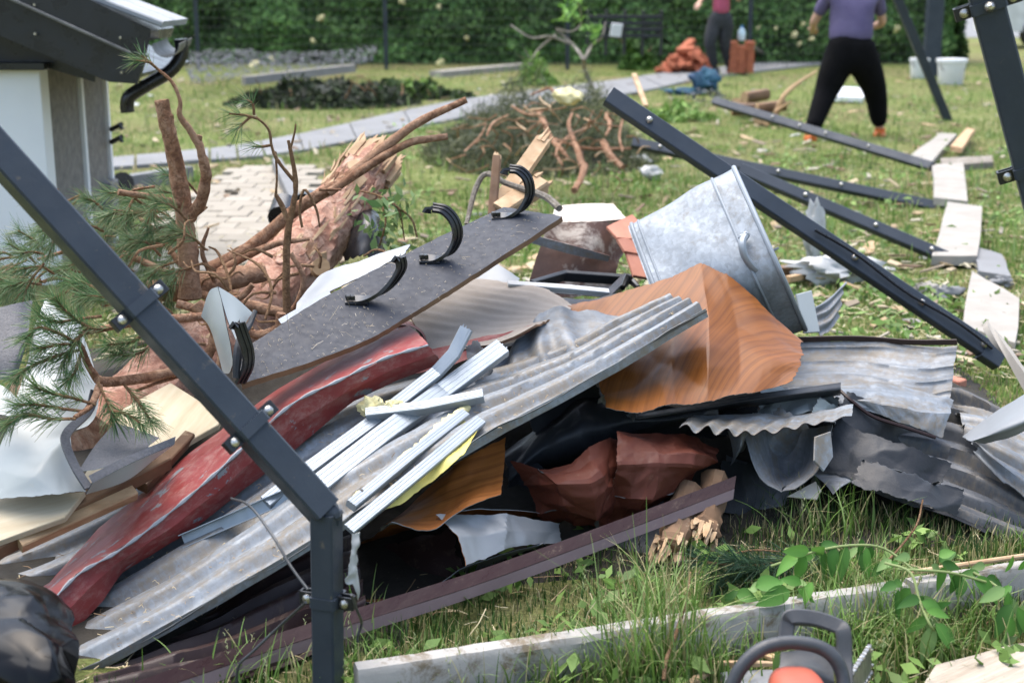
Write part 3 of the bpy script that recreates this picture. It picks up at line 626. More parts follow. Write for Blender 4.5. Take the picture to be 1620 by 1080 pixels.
mesh('body', *tube([p, p + V3(0, 0, .02), p + V3(0, 0, .13), p + V3(0, 0, .19)], [.05, .058, .058, .02], 14), M['bluepale'], bt); mesh('cap', *tube([p + V3(0, 0, .19), p + V3(0, 0, .225)], .022, 12), M['bottlecap'], bt)
for a, b, w_, h_, lb, m in (((1195, 93), (1292, 90), .12, .05, 'long raw plank lying right of the brick stack', 'timber'), ((1205, 88), (1285, 95), .1, .04, 'narrow raw plank crossing the long one by the far path', 'timber'), ((1150, 92), (1210, 96), .09, .03, 'thin pale slat in front of the brick stack', 'slab'), ((1188, 72), (1215, 88), .05, .03, 'grey metal strip leaning at the brick stack', 'galv2')):
    p0, p1 = G(*a, .05), G(*b, .05); 
    if m == 'galv2': p0 = P(*a, 22.2)
    mesh('plank', *beam(p0, p1, w_, h_), M[m], lab=lb, cat='plank', smooth=False)
def lump_geo(c, s, seed, amp=.25, n=14):
    V = []; Fs = []; rg = np.random.default_rng(seed); m_ = n // 2 + 2
    for i in range(m_ + 1):
        for j in range(n):
            th, ph = math.pi * i / m_, 2 * math.pi * j / n; d = np.array([math.sin(th) * math.cos(ph), math.sin(th) * math.sin(ph), math.cos(th)])
            k = 1 + amp * float(perlin(d[0] * 2 + d[2], d[1] * 2 - d[2], seed)) * 1.6 + rg.normal(0, amp * .15); V.append(d * k * np.array(s))
    for i in range(m_):
        for j in range(n): Fs.append((i * n + j, (i + 1) * n + j, (i + 1) * n + (j + 1) % n, i * n + (j + 1) % n))
    return np.array(V) + np.asarray(c), Fs
def lump(name, c, s, mat, lab, cat, seed, grp=None, n=24, amp=.25):
    V, Fs = lump_geo(np.zeros(3), s, seed, amp, n); V[:, 2] -= V[:, 2].min(); return mesh(name, V + np.asarray(c), Fs, mat, None, True, lab, cat, grp, ang=60)
for i, (px, py, s, lb) in enumerate([(1088, 96, (.38, .2, .09), 'yellow insulation batt lying before the loose bricks'), (1244, 84, (.2, .15, .09), 'yellow insulation lump on the planks by the far path'), (1268, 86, (.16, .12, .06), 'smaller yellow insulation lump right on the plank end'), (1225, 88, (.14, .12, .05), 'flat beige insulation scrap on the planks')]):
    lump('insulation_lump', G(px, py, .03), s, M['foam'], lb, 'insulation', 40 + i)
lump('blue_jacket', G(1112, 150, 0), (.17, .14, .13), M['blue'], 'crumpled blue jacket dropped on the lawn near the grey board', 'jacket', 51, amp=.4)
lump('blue_tarp', G(1085, 150, 0), (.26, .16, .035), M['blue'], 'flat crumpled dark blue tarp lying left of the jacket', 'tarp', 52, amp=.4)
lump('grey_sack', G(1115, 162, 0), (.22, .15, .07), M['net'], 'flat grey sack in front of the blue jacket', 'sack', 53, amp=.3)
lg = None
for i, (px, py, Yv, dz, rz) in enumerate([(1183, 172, 14.6, .14, .3), (1205, 178, 14.3, .06, 1.2), (1220, 176, 14.5, .17, .2), (1225, 186, 14.2, .06, .8), (1195, 165, 15, .24, .6), (1175, 160, 15.2, .12, 1.0)]):
    p = P(px, py - 6, Yv); p[2] = dz
    if lg is None:
        lg = thing('firewood_log', 'split log in the small heap beside the toppled steel post', 'log', p, 'split logs in the heap')
        mesh('bark', *tube([p - V3(.16, 0, 0), p, p + V3(.16, 0, 0)], [.065, .07, .066], 10, lump=.06), M['timberdk'], lg)
        for sgn in (-1, 1): mesh('cut_end', *tube([p + V3(.158 * sgn, 0, 0), p + V3(.166 * sgn, 0, 0)], [.06, .058], 10), M['timber'], lg)
    else: o = copy_tree(lg, p, (0, R.uniform(-.3, .3), rz), scale=R.uniform(.8, 1.15))
bs = thing('bare_branch', 'forked peeled branch standing at the log heap', 'branch', P(1225, 175, 14.5))
mesh('limb', *tube(PP([(1228, 182, 14.3), (1238, 155, 14.3), (1258, 135, 14.4), (1292, 112, 14.6)]), [.03, .025, .02, .008], 7, 12), M['timber'], bs)
mesh('limb', *tube(PP([(1226, 178, 14.3), (1240, 168, 14.2), (1252, 160, 14.1)]), [.02, .015, .006], 7, 8), M['timber'], bs)
V, Fs, _ = plate([G(1314, 136, .08), G(1369, 139, .08), G(1366, 154, .08), G(1310, 152, .08)], .06); mesh('white_board', V, Fs, M['pwhite'], lab='white board lying on the lawn behind the person in purple', cat='board', smooth=False)
# ---------------------------------------------------------------- buckets, van
def bucket(px, py, Y, r, h, lab):
    c = P(px, py, Y); c[2] = 0; o = thing('plastic_bucket', lab, 'bucket', c)
    mesh('body', *tube([c, c + V3(0, 0, .01), c + V3(0, 0, h)], [r * .8, r * .84, r], 20), M['pwhite'], o); mesh('rim', *tube([c + V3(0, 0, h * .9), c + V3(0, 0, h + .012)], r * 1.07, 20), M['pwhite'], o)
    mesh('handle', *tube([c + V3(r * math.cos(t), -r * .3 - .05, h * .9 - r * .8 * math.sin(t)) for t in np.linspace(0, math.pi, 9)], .006, 6), M['wire'], o)
bucket(1506, 100, 20.2, .2, .34, 'white lidded plastic bucket standing right of the thick post'); bucket(1455, 96, 21.5, .14, .28, 'smaller white bucket left of the thick upright post')
vn = thing('parked_van', 'white van parked beyond the end of the hedge', 'van', P(1700, 80, 33))
prof = [(0, .35), (0, .95), (.25, 1.15), (.9, 1.25), (1.5, 1.95), (1.7, 2.05), (4.6, 2.05), (4.75, 1.9), (4.8, .4)]; vx = P(1582, 60, 31)[0]
A = np.array([(vx + x, 31, z) for x, z in prof]); B = A + V3(0, 1.8, 0); n = len(A)
mesh('body', np.vstack([A, B]), [tuple(range(n)), tuple(range(n, 2 * n))[::-1]] + [(i, n + i, n + (i + 1) % n, (i + 1) % n) for i in range(n)], M['vanpaint'], vn, False)
mesh('window', *plate([V3(vx + 1.05, 30.99, 1.3), V3(vx + 2.2, 30.99, 1.3), V3(vx + 2.2, 30.99, 1.85), V3(vx + 1.6, 30.99, 1.85)], .02)[:2], M['glass'], vn, False)
for dx in (.8, 3.9):
    wh = mesh('wheel', *tube([V3(vx + dx, 30.95, .33), V3(vx + dx, 31.2, .33)], .33, 20), M['tyre'], vn); mesh('rim', *tube([V3(vx + dx, 30.93, .33), V3(vx + dx, 30.96, .33)], .2, 16), M['galv2'], wh)
# ---------------------------------------------------------------- toppled steel posts
def steel_post(p0, p1, w_, h_, lab, bolts=(), up=(0, 0, 1), mat='postback', clamps=(), face=1, name='steel_post'):
    p0, p1 = np.asarray(p0), np.asarray(p1); o = thing(name, lab, 'post', (p0 + p1) / 2 * V3(1, 1, 0) + V3(0, 0, min(p0[2], p1[2])))
    mesh('shaft', *sweep([p0, p1], rect(w_, h_, .004), up), M[mat], o, False); s, u = frame(p1 - p0, up); t = nrm(p1 - p0)
    if np.dot(u, CAM - p0) < 0: un = -u
    else: un = u
    sn = s if np.dot(s, CAM - p0) > 0 else -s
    ax, off = (un, h_ / 2) if face else (sn, w_ / 2)
    for k in bolts:
        q = p0 + (p1 - p0) * k + ax * off
        bb = mesh('bolt', *tube([q - ax * .002, q + ax * .004, q + ax * .012, q + ax * .016], [.013, .013, .010, .004], 10), M['bolt'], o)
    return o, t, s, u
FR = (0, -.55, .83)
steel_post(P(1130, 160, 12.2), P(1474, 264, 10.6), .068, .05, 'dark steel post lying with one end on the logs behind the slabs', (.3, .43, .55, .74), (0, -.9, .4))
steel_post(P(1408, -30, 14.6), P(1500, 192, 14.9), .085, .07, 'dark steel post leaning up beyond the person in purple', (), (0, -1, 0))
steel_post(P(1000, 226, 9.3), P(1495, 330, 9.0), .065, .05, 'dark steel post lying between the brush and the pale slabs', (.09, .47, .67), (0, -.8, .6))
steel_post(P(1170, 268, 7.4), P(1518, 417, 7.1), .062, .045, 'dark steel post with its end near the broken middle slab', (.3, .62, .87), (0, -.8, .6))
pc, t, s, u = steel_post(P(962, 152, 5.15), P(1583, 568, 4.95), .066, .045, 'longest dark steel post slanting down behind the zinc tub', (.1, .62, .79, .95), (0, -.85, .55))
a, b = P(962, 152, 5.15), P(1583, 568, 4.95)
mesh('end_bracket', *beam(a + (b - a) * .955, a + (b - a) * 1.0, .085, .055, (0, -.85, .55)), M['postback'], pc, False)
q = [a + (b - a) * k + V3(0, -.034, .022 + .008 * math.sin(k * 23)) for k in np.linspace(.52, .97, 12)]; mesh('cable', *tube(q, .006, 7), M['black'], pc)
# ---------------------------------------------------------------- broken concrete boards on the right
SLABS = []
def gslab(px, z, th, lab, cat='slab', mat='slab', name='concrete_slab', edgejit=.008):
    pts = [G(x, y, z) for x, y in px]; P2 = []; SLABS.append(pts)
    for i in range(len(pts)):
        a, b = pts[i], pts[(i + 1) % len(pts)]; P2.append(a)
        for k in (.33, .66): P2.append(a + (b - a) * k + V3(R.uniform(-1, 1), R.uniform(-1, 1), 0) * edgejit)
    V, Fs, uv = plate(P2, th); return mesh(name, V, Fs, M[mat], None, False, lab, cat, uv=uv)
gslab([(1474, 260), (1524, 257), (1531, 318), (1477, 312)], .07, .05, 'squarish pale concrete slab farthest back in the row at right')
gslab([(1499, 319), (1554, 326), (1546, 404), (1474, 404)], .07, .05, 'pale concrete slab in the middle of the row at right')
gslab([(1538, 428), (1613, 472), (1606, 542), (1523, 514)], .06, .05, 'large pale concrete slab nearest in the row at right')
gslab([(1440, 246), (1488, 210), (1514, 212), (1474, 256)], .06, .05, 'narrow pale slab lying askew at the far end of the row')
gslab([(1504, 231), (1530, 202), (1543, 205), (1522, 234)], .12, .04, 'short pink tinged plank propped on the far slabs', 'plank', 'timber', 'plank')
gslab([(1536, 388), (1585, 402), (1600, 437), (1548, 428)], .05, .04, 'broken grey slab chunk between the two near slabs', mat='pathc')
gslab([(1488, 250), (1570, 246), (1572, 256), (1490, 262)], .05, .05, 'grey weathered stick lying across the far slabs', 'stick', 'greybark', 'stick')
sheet_obj('leaning_board', [[(1562, 505, 4.5), (1600, 560, 4.3), (1650, 630, 4.1)], [(1564, 515, 4.45), (1604, 590, 4.25), (1655, 680, 4.05)]], [M['slab'], M['slab']], lab='pale narrow board leaning up at the right edge of the picture', cat='board', nu=16, nv=6, th=.02, crum=(.004, .3))
lump('white_film', G(1320, 452, 0), (.19, .07, .06), M['film'], 'crumpled white plastic film on the grass behind the tub', 'film', 61, amp=.5)
lump('white_film', G(1285, 420, 0), (.05, .04, .13), M['film'], 'small upright white film scrap beside the brown plank', 'film', 62, amp=.4)
mesh('plank', *beam(G(1232, 428, .06), G(1302, 424, .06), .07, .04), M['timberdk'], lab='short brown plank poking out behind the zinc tub', cat='plank', smooth=False)
mesh('plank', *beam(G(1245, 442, .06), G(1305, 430, .03), .03, .03), M['timber'], lab='thin pale batten below the short brown plank', cat='plank', smooth=False)
lump('stone', G(1440, 520, 0), (.04, .03, .02), M['slab'], 'single pale stone on the grass left of the nearest slab', 'stone', 63)
mesh('brick_shard', *box(G(1508, 604, .03), (.05, .08, .03), .7, .004), M['terra'], lab='small orange brick shard on the grass by the bent gutter sheet', cat='brick', smooth=False)
for i, (px, py, s, m, lb) in enumerate([(1465, 468, .05, 'slab', 'white rubble lump beside the end of the long steel post'), (1500, 475, .06, 'pathc', 'grey rubble lump left of the nearest slab'), (1585, 455, .05, 'pathc', 'grey rubble lump right of the nearest slab'), (1030, 285, .08, 'film', 'white torn plastic scrap beside the brush heap'), (1012, 262, .07, 'film', 'upper white plastic scrap beside the brush heap')]):
    lump('rubble_lump', G(px, py, 0), (s, s * .7, s * .5), M[m], lb, 'rubble', 70 + i, amp=.4)
# ---------------------------------------------------------------- heap of pine brush in the middle distance
c = G(860, 275); bp = thing('pine_brush_heap', 'heap of cut pine boughs with brown stems on the lawn', 'brush', (c[0], c[1], 0))
n = 14000; th_ = rng.uniform(0, 6.283, n); rr = np.sqrt(rng.uniform(0, 1, n)); cx, cy = c[0], c[1] + 1.2
x = cx + .98 * rr * np.cos(th_); y = cy + 1.5 * rr * np.sin(th_); z = np.maximum(.01,   .62 * (1 - rr**2) * (.7 + .8 * perlin(x * 3, y * 3, 3)) * rng.uniform(.3, 1.05, n))
V, Fs, cc = leaf_cloud(np.stack([x, y, z], 1), .085, (.04, .055, .028), (.19, .20, .10), asp=.05); mesh('needles', V, Fs, M['needle'], bp, False, col=cc, kind='stuff')
A = [[(cx + .8 * r_ * math.cos(t), cy + 1.3 * r_ * math.sin(t), .24 * (1 - r_**2) - .01) for t in np.linspace(0, 2 * math.pi, 17)[:-1]] for r_ in (.02, .4, .75, 1.0)]
mesh('core', [p for r_ in A for p in r_], [(i * 16 + j, i * 16 + (j + 1) % 16, (i + 1) * 16 + (j + 1) % 16, (i + 1) * 16 + j) for i in range(3) for j in range(16)], M['soil'], bp)
for k, (pth, r_) in enumerate([([(905, 180), (900, 200), (915, 240), (922, 265)], (.015, .02, .03, .035)), ([(925, 262), (918, 285), (908, 302)], (.035, .03, .03)), ([(955, 225), (965, 245), (985, 265)], (.035, .035, .025)), ([(810, 168), (830, 180), (850, 182), (862, 172)], (.012, .014, .018, .008)), ([(770, 215), (780, 195), (805, 182)], (.01, .012, .008)), ([(850, 175), (862, 200), (875, 225), (900, 250)], (.02, .02, .018, .01)), ([(840, 150), (870, 140), (880, 158)], (.01, .015, .006)), ([(870, 218), (930, 235), (1000, 235)], (.014, .016, .012)), ([(895, 245), (870, 215), (860, 185)], (.02, .02, .012)), ([(735, 240), (760, 215), (770, 195)], (.008, .008, .004)), ([(960, 180), (965, 200), (958, 215)], (.02, .02, .01)), ([(985, 190), (980, 215), (985, 240)], (.012, .012, .008)), ([(935, 200), (900, 215), (880, 240), (890, 262)], (.012, .012, .014, .01))]):
    mesh('stem', *tube([P(x, y, 9.4 - (y - 240) * .012) for x, y in pth], [q * .72 for q in r_], 8, 12, lump=.08, seed=k), M['bark'], bp)
for k in range(60):
    x, y = R.uniform(715, 1010), R.uniform(165, 280); a = R.uniform(0, 6.28); l = R.uniform(25, 60); q = [P(x, y, 9.2 + R.uniform(-.3, .5)), P(x + l * .5 * math.cos(a), y + l * .3 * math.sin(a) - 4, 9.2), P(x + l * math.cos(a + .4), y + l * .6 * math.sin(a + .4), 9.3)]
    mesh('stem', *tube(q, [.007, .005, .003], 5, 7), M[('twig', 'splinter', 'bark', 'twig')[k % 4]], bp)
lump('foam_chunk', P(897, 168, 9.8), (.1, .08, .05), M['foam'], 'pale yellow foam chunk lying on top of the pine brush heap', 'foam', 81, amp=.3)
for a, b, w_, lb in (((1003, 118, 10.5), (1022, 168, 10), .035, 'thin pale lath standing up behind the long steel post'), ((1040, 200, 10), (1075, 235, 9.5), .05, 'pale lath lying under the ends of the steel posts')):
    mesh('lath', *beam(P(*a), P(*b), w_, .02), M['splinter'], lab=lb, cat='lath', smooth=False)
# split timbers and sticks behind the charcoal board
def splintered(name, p0, p1, w_, mat, lab, n=5, cat='timber', seed=0, teeth=.12):
    p0, p1 = np.asarray(p0), np.asarray(p1); o = thing(name, lab, cat, (p0 + p1) / 2); rg = random.Random(seed)
    s, u = frame(p1 - p0, (0, -.6, .8)); d = p1 - p0; L = np.linalg.norm(d)
    mesh('shaft', *sweep([p0, p0 + d * .55, p0 + d * .85], [(x * (1 + .15 * rg.uniform(-1, 1)), y * (1 + .2 * rg.uniform(-1, 1))) for x, y in rect(w_, w_ * .8, .005)], (0, -.6, .8)), M[mat], o, False)
    for k in range(n):
        off = s * w_ * (-.4 + .8 * (k + .5) / n) + u * w_ * .3 * rg.uniform(-1, 1); e = p0 + d * (.85 + teeth * rg.uniform(.3, 1.6)) + off * 1.1
        mesh('splinter', *sweep([p0 + d * .8 + off, p0 + d * .86 + off, e], rect(w_ / n * 1.3, w_ * .35, .001), (0, -.6, .8), scale=[1, 1, .15]), M['splinter'], o, False)
    return o
splintered('broken_batten', P(785, 330, 4.7), P(872, 205, 5.0), .05, 'splinter', 'pale broken batten standing up behind the top gutter bracket', 5, seed=1)
splintered('broken_batten', P(790, 335, 4.6), P(868, 282, 4.75), .06, 'splinter', 'short pale splintered batten beside the top gutter bracket', 6, seed=2)
splintered('dark_stake', P(779, 340, 4.6), P(788, 232, 4.75), .028, 'timberdk', 'dark upright stake left of the top gutter bracket', 3, seed=3, teeth=.05)
mesh('bent_stick', *tube(PP([(738, 355, 4.7), (752, 300, 4.8), (770, 275, 4.8), (800, 290, 4.7), (860, 310, 4.6), (885, 330, 4.5)]), [.008, .01, .01, .01, .012, .012], 7, 20), M['greybark'], lab='bent grey lichen stick arching behind the top gutter bracket', cat='stick')
# ---------------------------------------------------------------- chips scattered on the lawn
ch = {}
def chip(px, py, L, w_, key, lab, grp):
    p = G(px, py, .012)
    if key not in ch:
        ch[key] = mesh('wood_chip' if key == 'splinter' else 'debris_scrap', *plate([V3(-.5, -.5, 0), V3(.4, -.45, 0), V3(.5, .2, 0), V3(.2, .5, 0), V3(-.45, .4, 0)], .12)[:2], M[key], None, False, lab, 'wood chip' if key == 'splinter' else 'scrap', grp, origin=np.zeros(3)); o = ch[key]
    else: o = copy_tree(ch[key])
    o.location = tuple(p); o.scale = (L, w_, .1 + .4 * w_); o.rotation_euler = (R.uniform(-.2, .2), R.uniform(-.2, .2), R.uniform(0, 3.1))
for k in range(70):
    px, py = R.uniform(640, 1500), R.uniform(120, 470)
    if py < 320 and 700 < px < 1000: continue
    Y = G(px, py)[1]; chip(px, py, R.uniform(.1, .3), R.uniform(.03, .07), 'splinter', 'pale wood chip lying on the trampled lawn', 'wood chips on the lawn')
for k in range(32):
    px, py = R.uniform(200, 1540), R.uniform(115, 440)
    chip(px, py, R.uniform(.06, .16), R.uniform(.04, .1), 'film', 'pale scrap of rubble or plastic lying on the trampled lawn', 'pale scraps on the lawn')
# ---------------------------------------------------------------- people
def skin(verts, edges, radii, sub=2):
    me = bpy.data.meshes.new('tmp'); me.from_pydata([tuple(v) for v in verts], edges, []); ob = bpy.data.objects.new('tmp', me); COL.objects.link(ob)
    md = ob.modifiers.new('s', 'SKIN'); sv = me.skin_vertices[0].data
    for i, r_ in enumerate(radii): sv[i].radius = r_ if hasattr(r_, '__len__') else (r_, r_); sv[i].use_root = (i == 0)
    md.use_smooth_shade = True; s = ob.modifiers.new('u', 'SUBSURF'); s.levels = sub; s.render_levels = sub
    dg = bpy.context.evaluated_depsgraph_get(); dg.update(); ev = ob.evaluated_get(dg); m2 = ev.to_mesh()
    V = np.array([v.co[:] for v in m2.vertices]); Fs = [tuple(p.vertices) for p in m2.polygons]; ev.to_mesh_clear()
    bpy.data.objects.remove(ob); bpy.data.meshes.remove(me); return V, Fs
def person(hip, legs, lean, k, lab, shirt, trs, shoe, hem, faceaway, armpose):
    """hip: centre of pelvis; legs: two lists hip, knee, ankle, toe; k: girth factor"""
    hip = np.asarray(hip); o = thing('person', lab, 'person', hip * V3(1, 1, 0)); up = nrm(V3(lean[0], lean[1], 1)); fw = V3(0, 1 if faceaway else -1, 0); rt = V3(1, 0, 0)
    wst, chs, shl, nk, hd_ = hip + up * .14, hip + up * .34, hip + up * .47, hip + up * .55, hip + up * .66; top = hip + up * .78
    B = [hip, wst, chs, shl, nk, hd_, top]; E = [(i, i + 1) for i in range(6)]; RD = [(.13 * k, .10 * k), (.12 * k, .09 * k), (.14 * k, .10 * k), (.12 * k, .08 * k), .05, (.072, .088), .05]
    def add(p, r_, par): B.append(np.asarray(p)); RD.append(r_); E.append((par, len(B) - 1)); return len(B) - 1
    add(hd_ + fw * .1 + up * -.005, .018, 5)                                  # nose
    for sg in (-1, 1): add(hd_ + rt * sg * .078, .016, 5)                      # ears
    wr = []
    for sg, (ed, wd) in zip((-1, 1), armpose):
        a = add(shl + rt * sg * .17 * k, .05, 3); e = add(B[a] + np.array(ed), .042, a); w2 = add(B[e] + np.array(wd), .03, e); d = nrm(wd); pl = add(B[w2] + d * .07, (.036, .02), w2)
        s_, u_ = frame(d, (0, 0, 1)); wr.append((a, e, w2))
        for q, ln in enumerate((.06, .075, .08, .075, .058)):
            if q == 0: b1 = add(B[w2] + d * .03 + s_ * sg * .035, .011, w2); add(B[b1] + d * .04 + s_ * sg * .02, .009, b1)
            else:
                b1 = add(B[pl] + d * .02 + s_ * (q - 2.5) * .02, .0095, pl); b2 = add(B[b1] + d * ln * .5 + u_ * -.012, .009, b1); add(B[b2] + d * ln * .4 + u_ * -.025, .0075, b2)
    for lg_ in legs:
        h_ = add(lg_[0], .08 * k, 0); kn = add(lg_[1], .055 * k, h_); an = add(lg_[2], .038, kn); add(lg_[3], (.035, .025), an)
    mesh('body', *skin(B, E, RD), M['skin'], o, ang=180)
    # trousers
    T = [hip + up * (hem + .1), hip + up * .02]; TE = [(0, 1)]; TR = [(.165 * k, .125 * k), (.17 * k, .135 * k)]
    for lg_ in legs:
        n0 = len(T); mid = (lg_[0] + lg_[1]) / 2; cal = (lg_[1] + lg_[2]) / 2
        T += [lg_[0] + V3(0, 0, -.06), mid, lg_[1], cal, lg_[2] + (lg_[1] - lg_[2]) * .08]; TR += [.132 * k, .118 * k, .088 * k, .074 * k, .058 * k]; TE += [(1, n0)] + [(n0 + i, n0 + i + 1) for i in range(4)]
    mesh('trousers', *skin(T, TE, TR), M[trs], o, ang=180)
    S = [wst - up * (.20 - hem), wst + up * .02, chs, shl, nk - up * .03]; SE = [(i, i + 1) for i in range(4)]; SR = [(.175 * k, .14 * k), (.165 * k, .13 * k), (.17 * k, .125 * k), (.14 * k, .095 * k), .06]
    for sg, (a, e, w2) in zip((-1, 1), wr):
        n0 = len(S); S += [B[a], B[a] + (B[e] - B[a]) * .75]; SR += [.075, .062]; SE += [(3, n0), (n0, n0 + 1)]
    mesh('shirt', *skin(S, SE, SR), M[shirt], o, ang=180)
    V, Fs = tube([hd_ - up * .02 - fw * .03, hd_ + up * .05 - fw * .015, hd_ + up * .1, hd_ + up * .128], [.092, .1, .085, .02], 16, 10); mesh('hair', V, Fs, M['hair'], o)
    for sg in (-1, 1): mesh('eye', *tube([hd_ + fw * .072 + rt * sg * .03 + up * .012, hd_ + fw * .084 + rt * sg * .03 + up * .012], [.012, .007], 8), M['pwhite'], o)
    for lg_ in legs:
        d = nrm((lg_[3] - lg_[2]) * V3(1, 1, 0)); a = lg_[2].copy(); z0 = lg_[3][2] - .03
        mesh('shoe', *tube([V3(a[0], a[1], z0 + .055) - d * .07, V3(a[0], a[1], z0 + .06), V3(a[0], a[1], z0 + .05) + d * .09, V3(a[0], a[1], z0 + .035) + d * .18], [.035, .058, .05, .028], 12, 10), M[shoe], o)
        mesh('sock', *tube([V3(a[0], a[1], z0 + .05), lg_[2] + V3(0, 0, .03)], [.05, .05], 12), M[shoe], o)
    return o
Yp = 13.2
L = [[P(1329, 88, Yp), P(1306, 148, Yp - .05), P(1283, 211, Yp - .25), P(1279, 222, Yp - .12)], [P(1363, 88, Yp), P(1386, 146, Yp + .1), P(1392, 208, Yp + .15), P(1393, 216, Yp + .3)]]
person(P(1345, 76, Yp), L, (.02, .12), 1.28, 'person in purple shirt and black joggers with orange shoes walking away', 'purple', 'jogger', 'orange', .06, True, [((-.1, .12, -.25), (.05, .22, -.05)), ((.1, .12, -.25), (-.05, .22, -.05))])
Yq = 22.2
L = [[P(1132, 35, Yq), P(1122, 68, Yq - .1), P(1131, 110, Yq + .05), P(1136, 114, Yq - .12)], [P(1149, 35, Yq), P(1146, 68, Yq), P(1155, 110, Yq + .15), P(1161, 114, Yq)]]
person(P(1141, 24, Yq), L, (-.03, 0), 1.08, 'person in pink shirt and dark jeans standing before the bricks', 'pink', 'jeans', 'shoe', .03, False, [((-.12, -.05, -.24), (-.06, -.16, -.06)), ((.08, -.05, -.25), (-.05, -.2, .06))])
# ---------------------------------------------------------------- the wreckage pile
def surfY(ctrl):
    A = np.array(ctrl, float); a = catmull(A, 40); a = np.swapaxes(catmull(np.swapaxes(a, 0, 1), 90), 0, 1).reshape(-1, 3)
    def f(px, py): return a[np.argmin((a[:, 0] - px)**2 + (a[:, 1] - py)**2), 2]
    return f
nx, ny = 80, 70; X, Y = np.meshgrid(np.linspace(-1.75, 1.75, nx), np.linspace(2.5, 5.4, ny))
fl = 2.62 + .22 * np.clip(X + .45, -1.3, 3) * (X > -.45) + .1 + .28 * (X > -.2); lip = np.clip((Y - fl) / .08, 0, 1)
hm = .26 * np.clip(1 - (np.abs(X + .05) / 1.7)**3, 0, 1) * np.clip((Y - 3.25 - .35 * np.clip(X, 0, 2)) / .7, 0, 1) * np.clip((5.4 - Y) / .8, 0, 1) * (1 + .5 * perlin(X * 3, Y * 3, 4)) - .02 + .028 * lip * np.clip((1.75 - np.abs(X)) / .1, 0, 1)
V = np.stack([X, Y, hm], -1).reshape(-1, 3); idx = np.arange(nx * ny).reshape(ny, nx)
mesh('filler_mound', V, np.stack([idx[:-1, :-1], idx[:-1, 1:], idx[1:, 1:], idx[1:, :-1]], -1).reshape(-1, 4), M['soil'], kind='stuff', lab='soil with painted shade, added to fill the void under the sheet metal pile', cat='rubble')  # unseen mound added so the hollows of the pile look dark
# main galvanised sheet
GALV = [[(115, 1068, 2.72), (330, 950, 2.80), (545, 822, 2.95), (760, 692, 3.2), (950, 588, 3.45), (1116, 488, 3.66)],
        [(105, 1015, 2.92), (305, 905, 3.0), (520, 762, 3.18), (715, 658, 3.4), (905, 578, 3.6), (1090, 478, 3.76)],
        [(75, 960, 3.14), (265, 850, 3.22), (480, 700, 3.42), (668, 622, 3.6), (860, 566, 3.76), (1062, 470, 3.88)]]
gY = surfY(GALV)
gs = thing('corrugated_sheet', 'long dirty galvanised corrugated sheet lying diagonally across the pile front', 'metal sheet', P(600, 790, 3.0))
sheet_obj('panel', GALV, [M['galv'], M['galvback']], gs, nu=130, nv=70, corr=('v', .125, .014, 'trap', .25), crum=(.006, .35), edge=.004, seed=3)
lipc = [[(x, y, Y + .0) for x, y, Y in GALV[0]], [(x + 4, y + 13, Y + .002) for i, (x, y, Y) in enumerate(GALV[0])]]
sheet_obj('turned_edge', lipc, [M['galv'], M['galvback']], gs, nu=90, nv=6, crum=(.004, .2), seed=4)
# second galvanised sheet under the red ridge cap
G2 = [[(-80, 985, 3.1), (150, 905, 3.18), (400, 790, 3.36), (620, 690, 3.62), (800, 610, 3.82)],
      [(-80, 930, 3.22), (120, 855, 3.32), (330, 745, 3.52), (600, 640, 3.76), (810, 575, 3.95)],
      [(-80, 885, 3.34), (90, 830, 3.44), (240, 772, 3.6), (580, 600, 3.9), (820, 545, 4.05)]]
sheet_obj('corrugated_sheet', G2, [M['galv2'], M['galvback']], lab='grey corrugated sheet lying under the red ridge cap', cat='metal sheet', nu=110, nv=46, corr=('v', .15, .014, 'trap', .3), crum=(.006, .4), edge=.006, seed=13)
sheet_obj('corrugated_scrap', [[(778, 590, 3.75), (830, 525, 3.85), (868, 486, 3.9), (930, 492, 3.92), (992, 497, 3.9)], [(770, 612, 3.7), (835, 560, 3.76), (880, 535, 3.8), (940, 545, 3.8), (985, 540, 3.8)], [(800, 640, 3.62), (850, 600, 3.7), (900, 585, 3.72), (950, 570, 3.75), (990, 565, 3.78)]], [M['galv2'], M['galvdark']],
          lab='crumpled grey corrugated scrap poking up behind the long galvanised sheet', cat='metal sheet', nu=60, nv=30, corr=('u', .085, .016, 'sin'), crum=(.008, .22), edge=.012, seed=21)
# red ridge cap
rA = [(32, 945), (77, 923), (160, 837), (233, 777), (290, 727), (360, 672), (443, 618), (540, 562), (600, 528), (640, 510)]
rC = [(72, 962), (124, 908), (186, 872), (253, 823), (328, 760), (395, 698), (465, 637), (540, 600), (608, 567), (677, 546)]
rL = [(117, 997), (167, 950), (197, 908), (287, 850), (353, 803), (425, 748), (497, 690), (560, 637), (630, 603), (700, 575)]
yA = np.linspace(3.06, 3.78, 10); yC = np.linspace(2.88, 3.56, 10); yL = np.linspace(2.90, 3.60, 10)
mk = lambda pts, ys, d=0: [(x, y, Y + d) for (x, y), Y in zip(pts, ys)]
mid = lambda p, q, f: [(a[0] + (b[0] - a[0]) * f, a[1] + (b[1] - a[1]) * f) for a, b in zip(p, q)]
rc = thing('ridge_cap', 'dented red painted metal ridge cap with scuffed grey edges', 'metal sheet', P(300, 800, 3.1))
up_ = [mk(rA, yA, .05), mk(mid(rA, rC, .3), yA * .7 + yC * .3, -.012), mk(mid(rA, rC, .68), yA * .32 + yC * .68, -.012), mk(rC, yC)]
sheet_obj('upper_face', up_, [M['red'], M['redback']], rc, nu=150, nv=40, fac=(.007, .2), edge=.004, seed=31, linu=True, linv=True, ang=14)
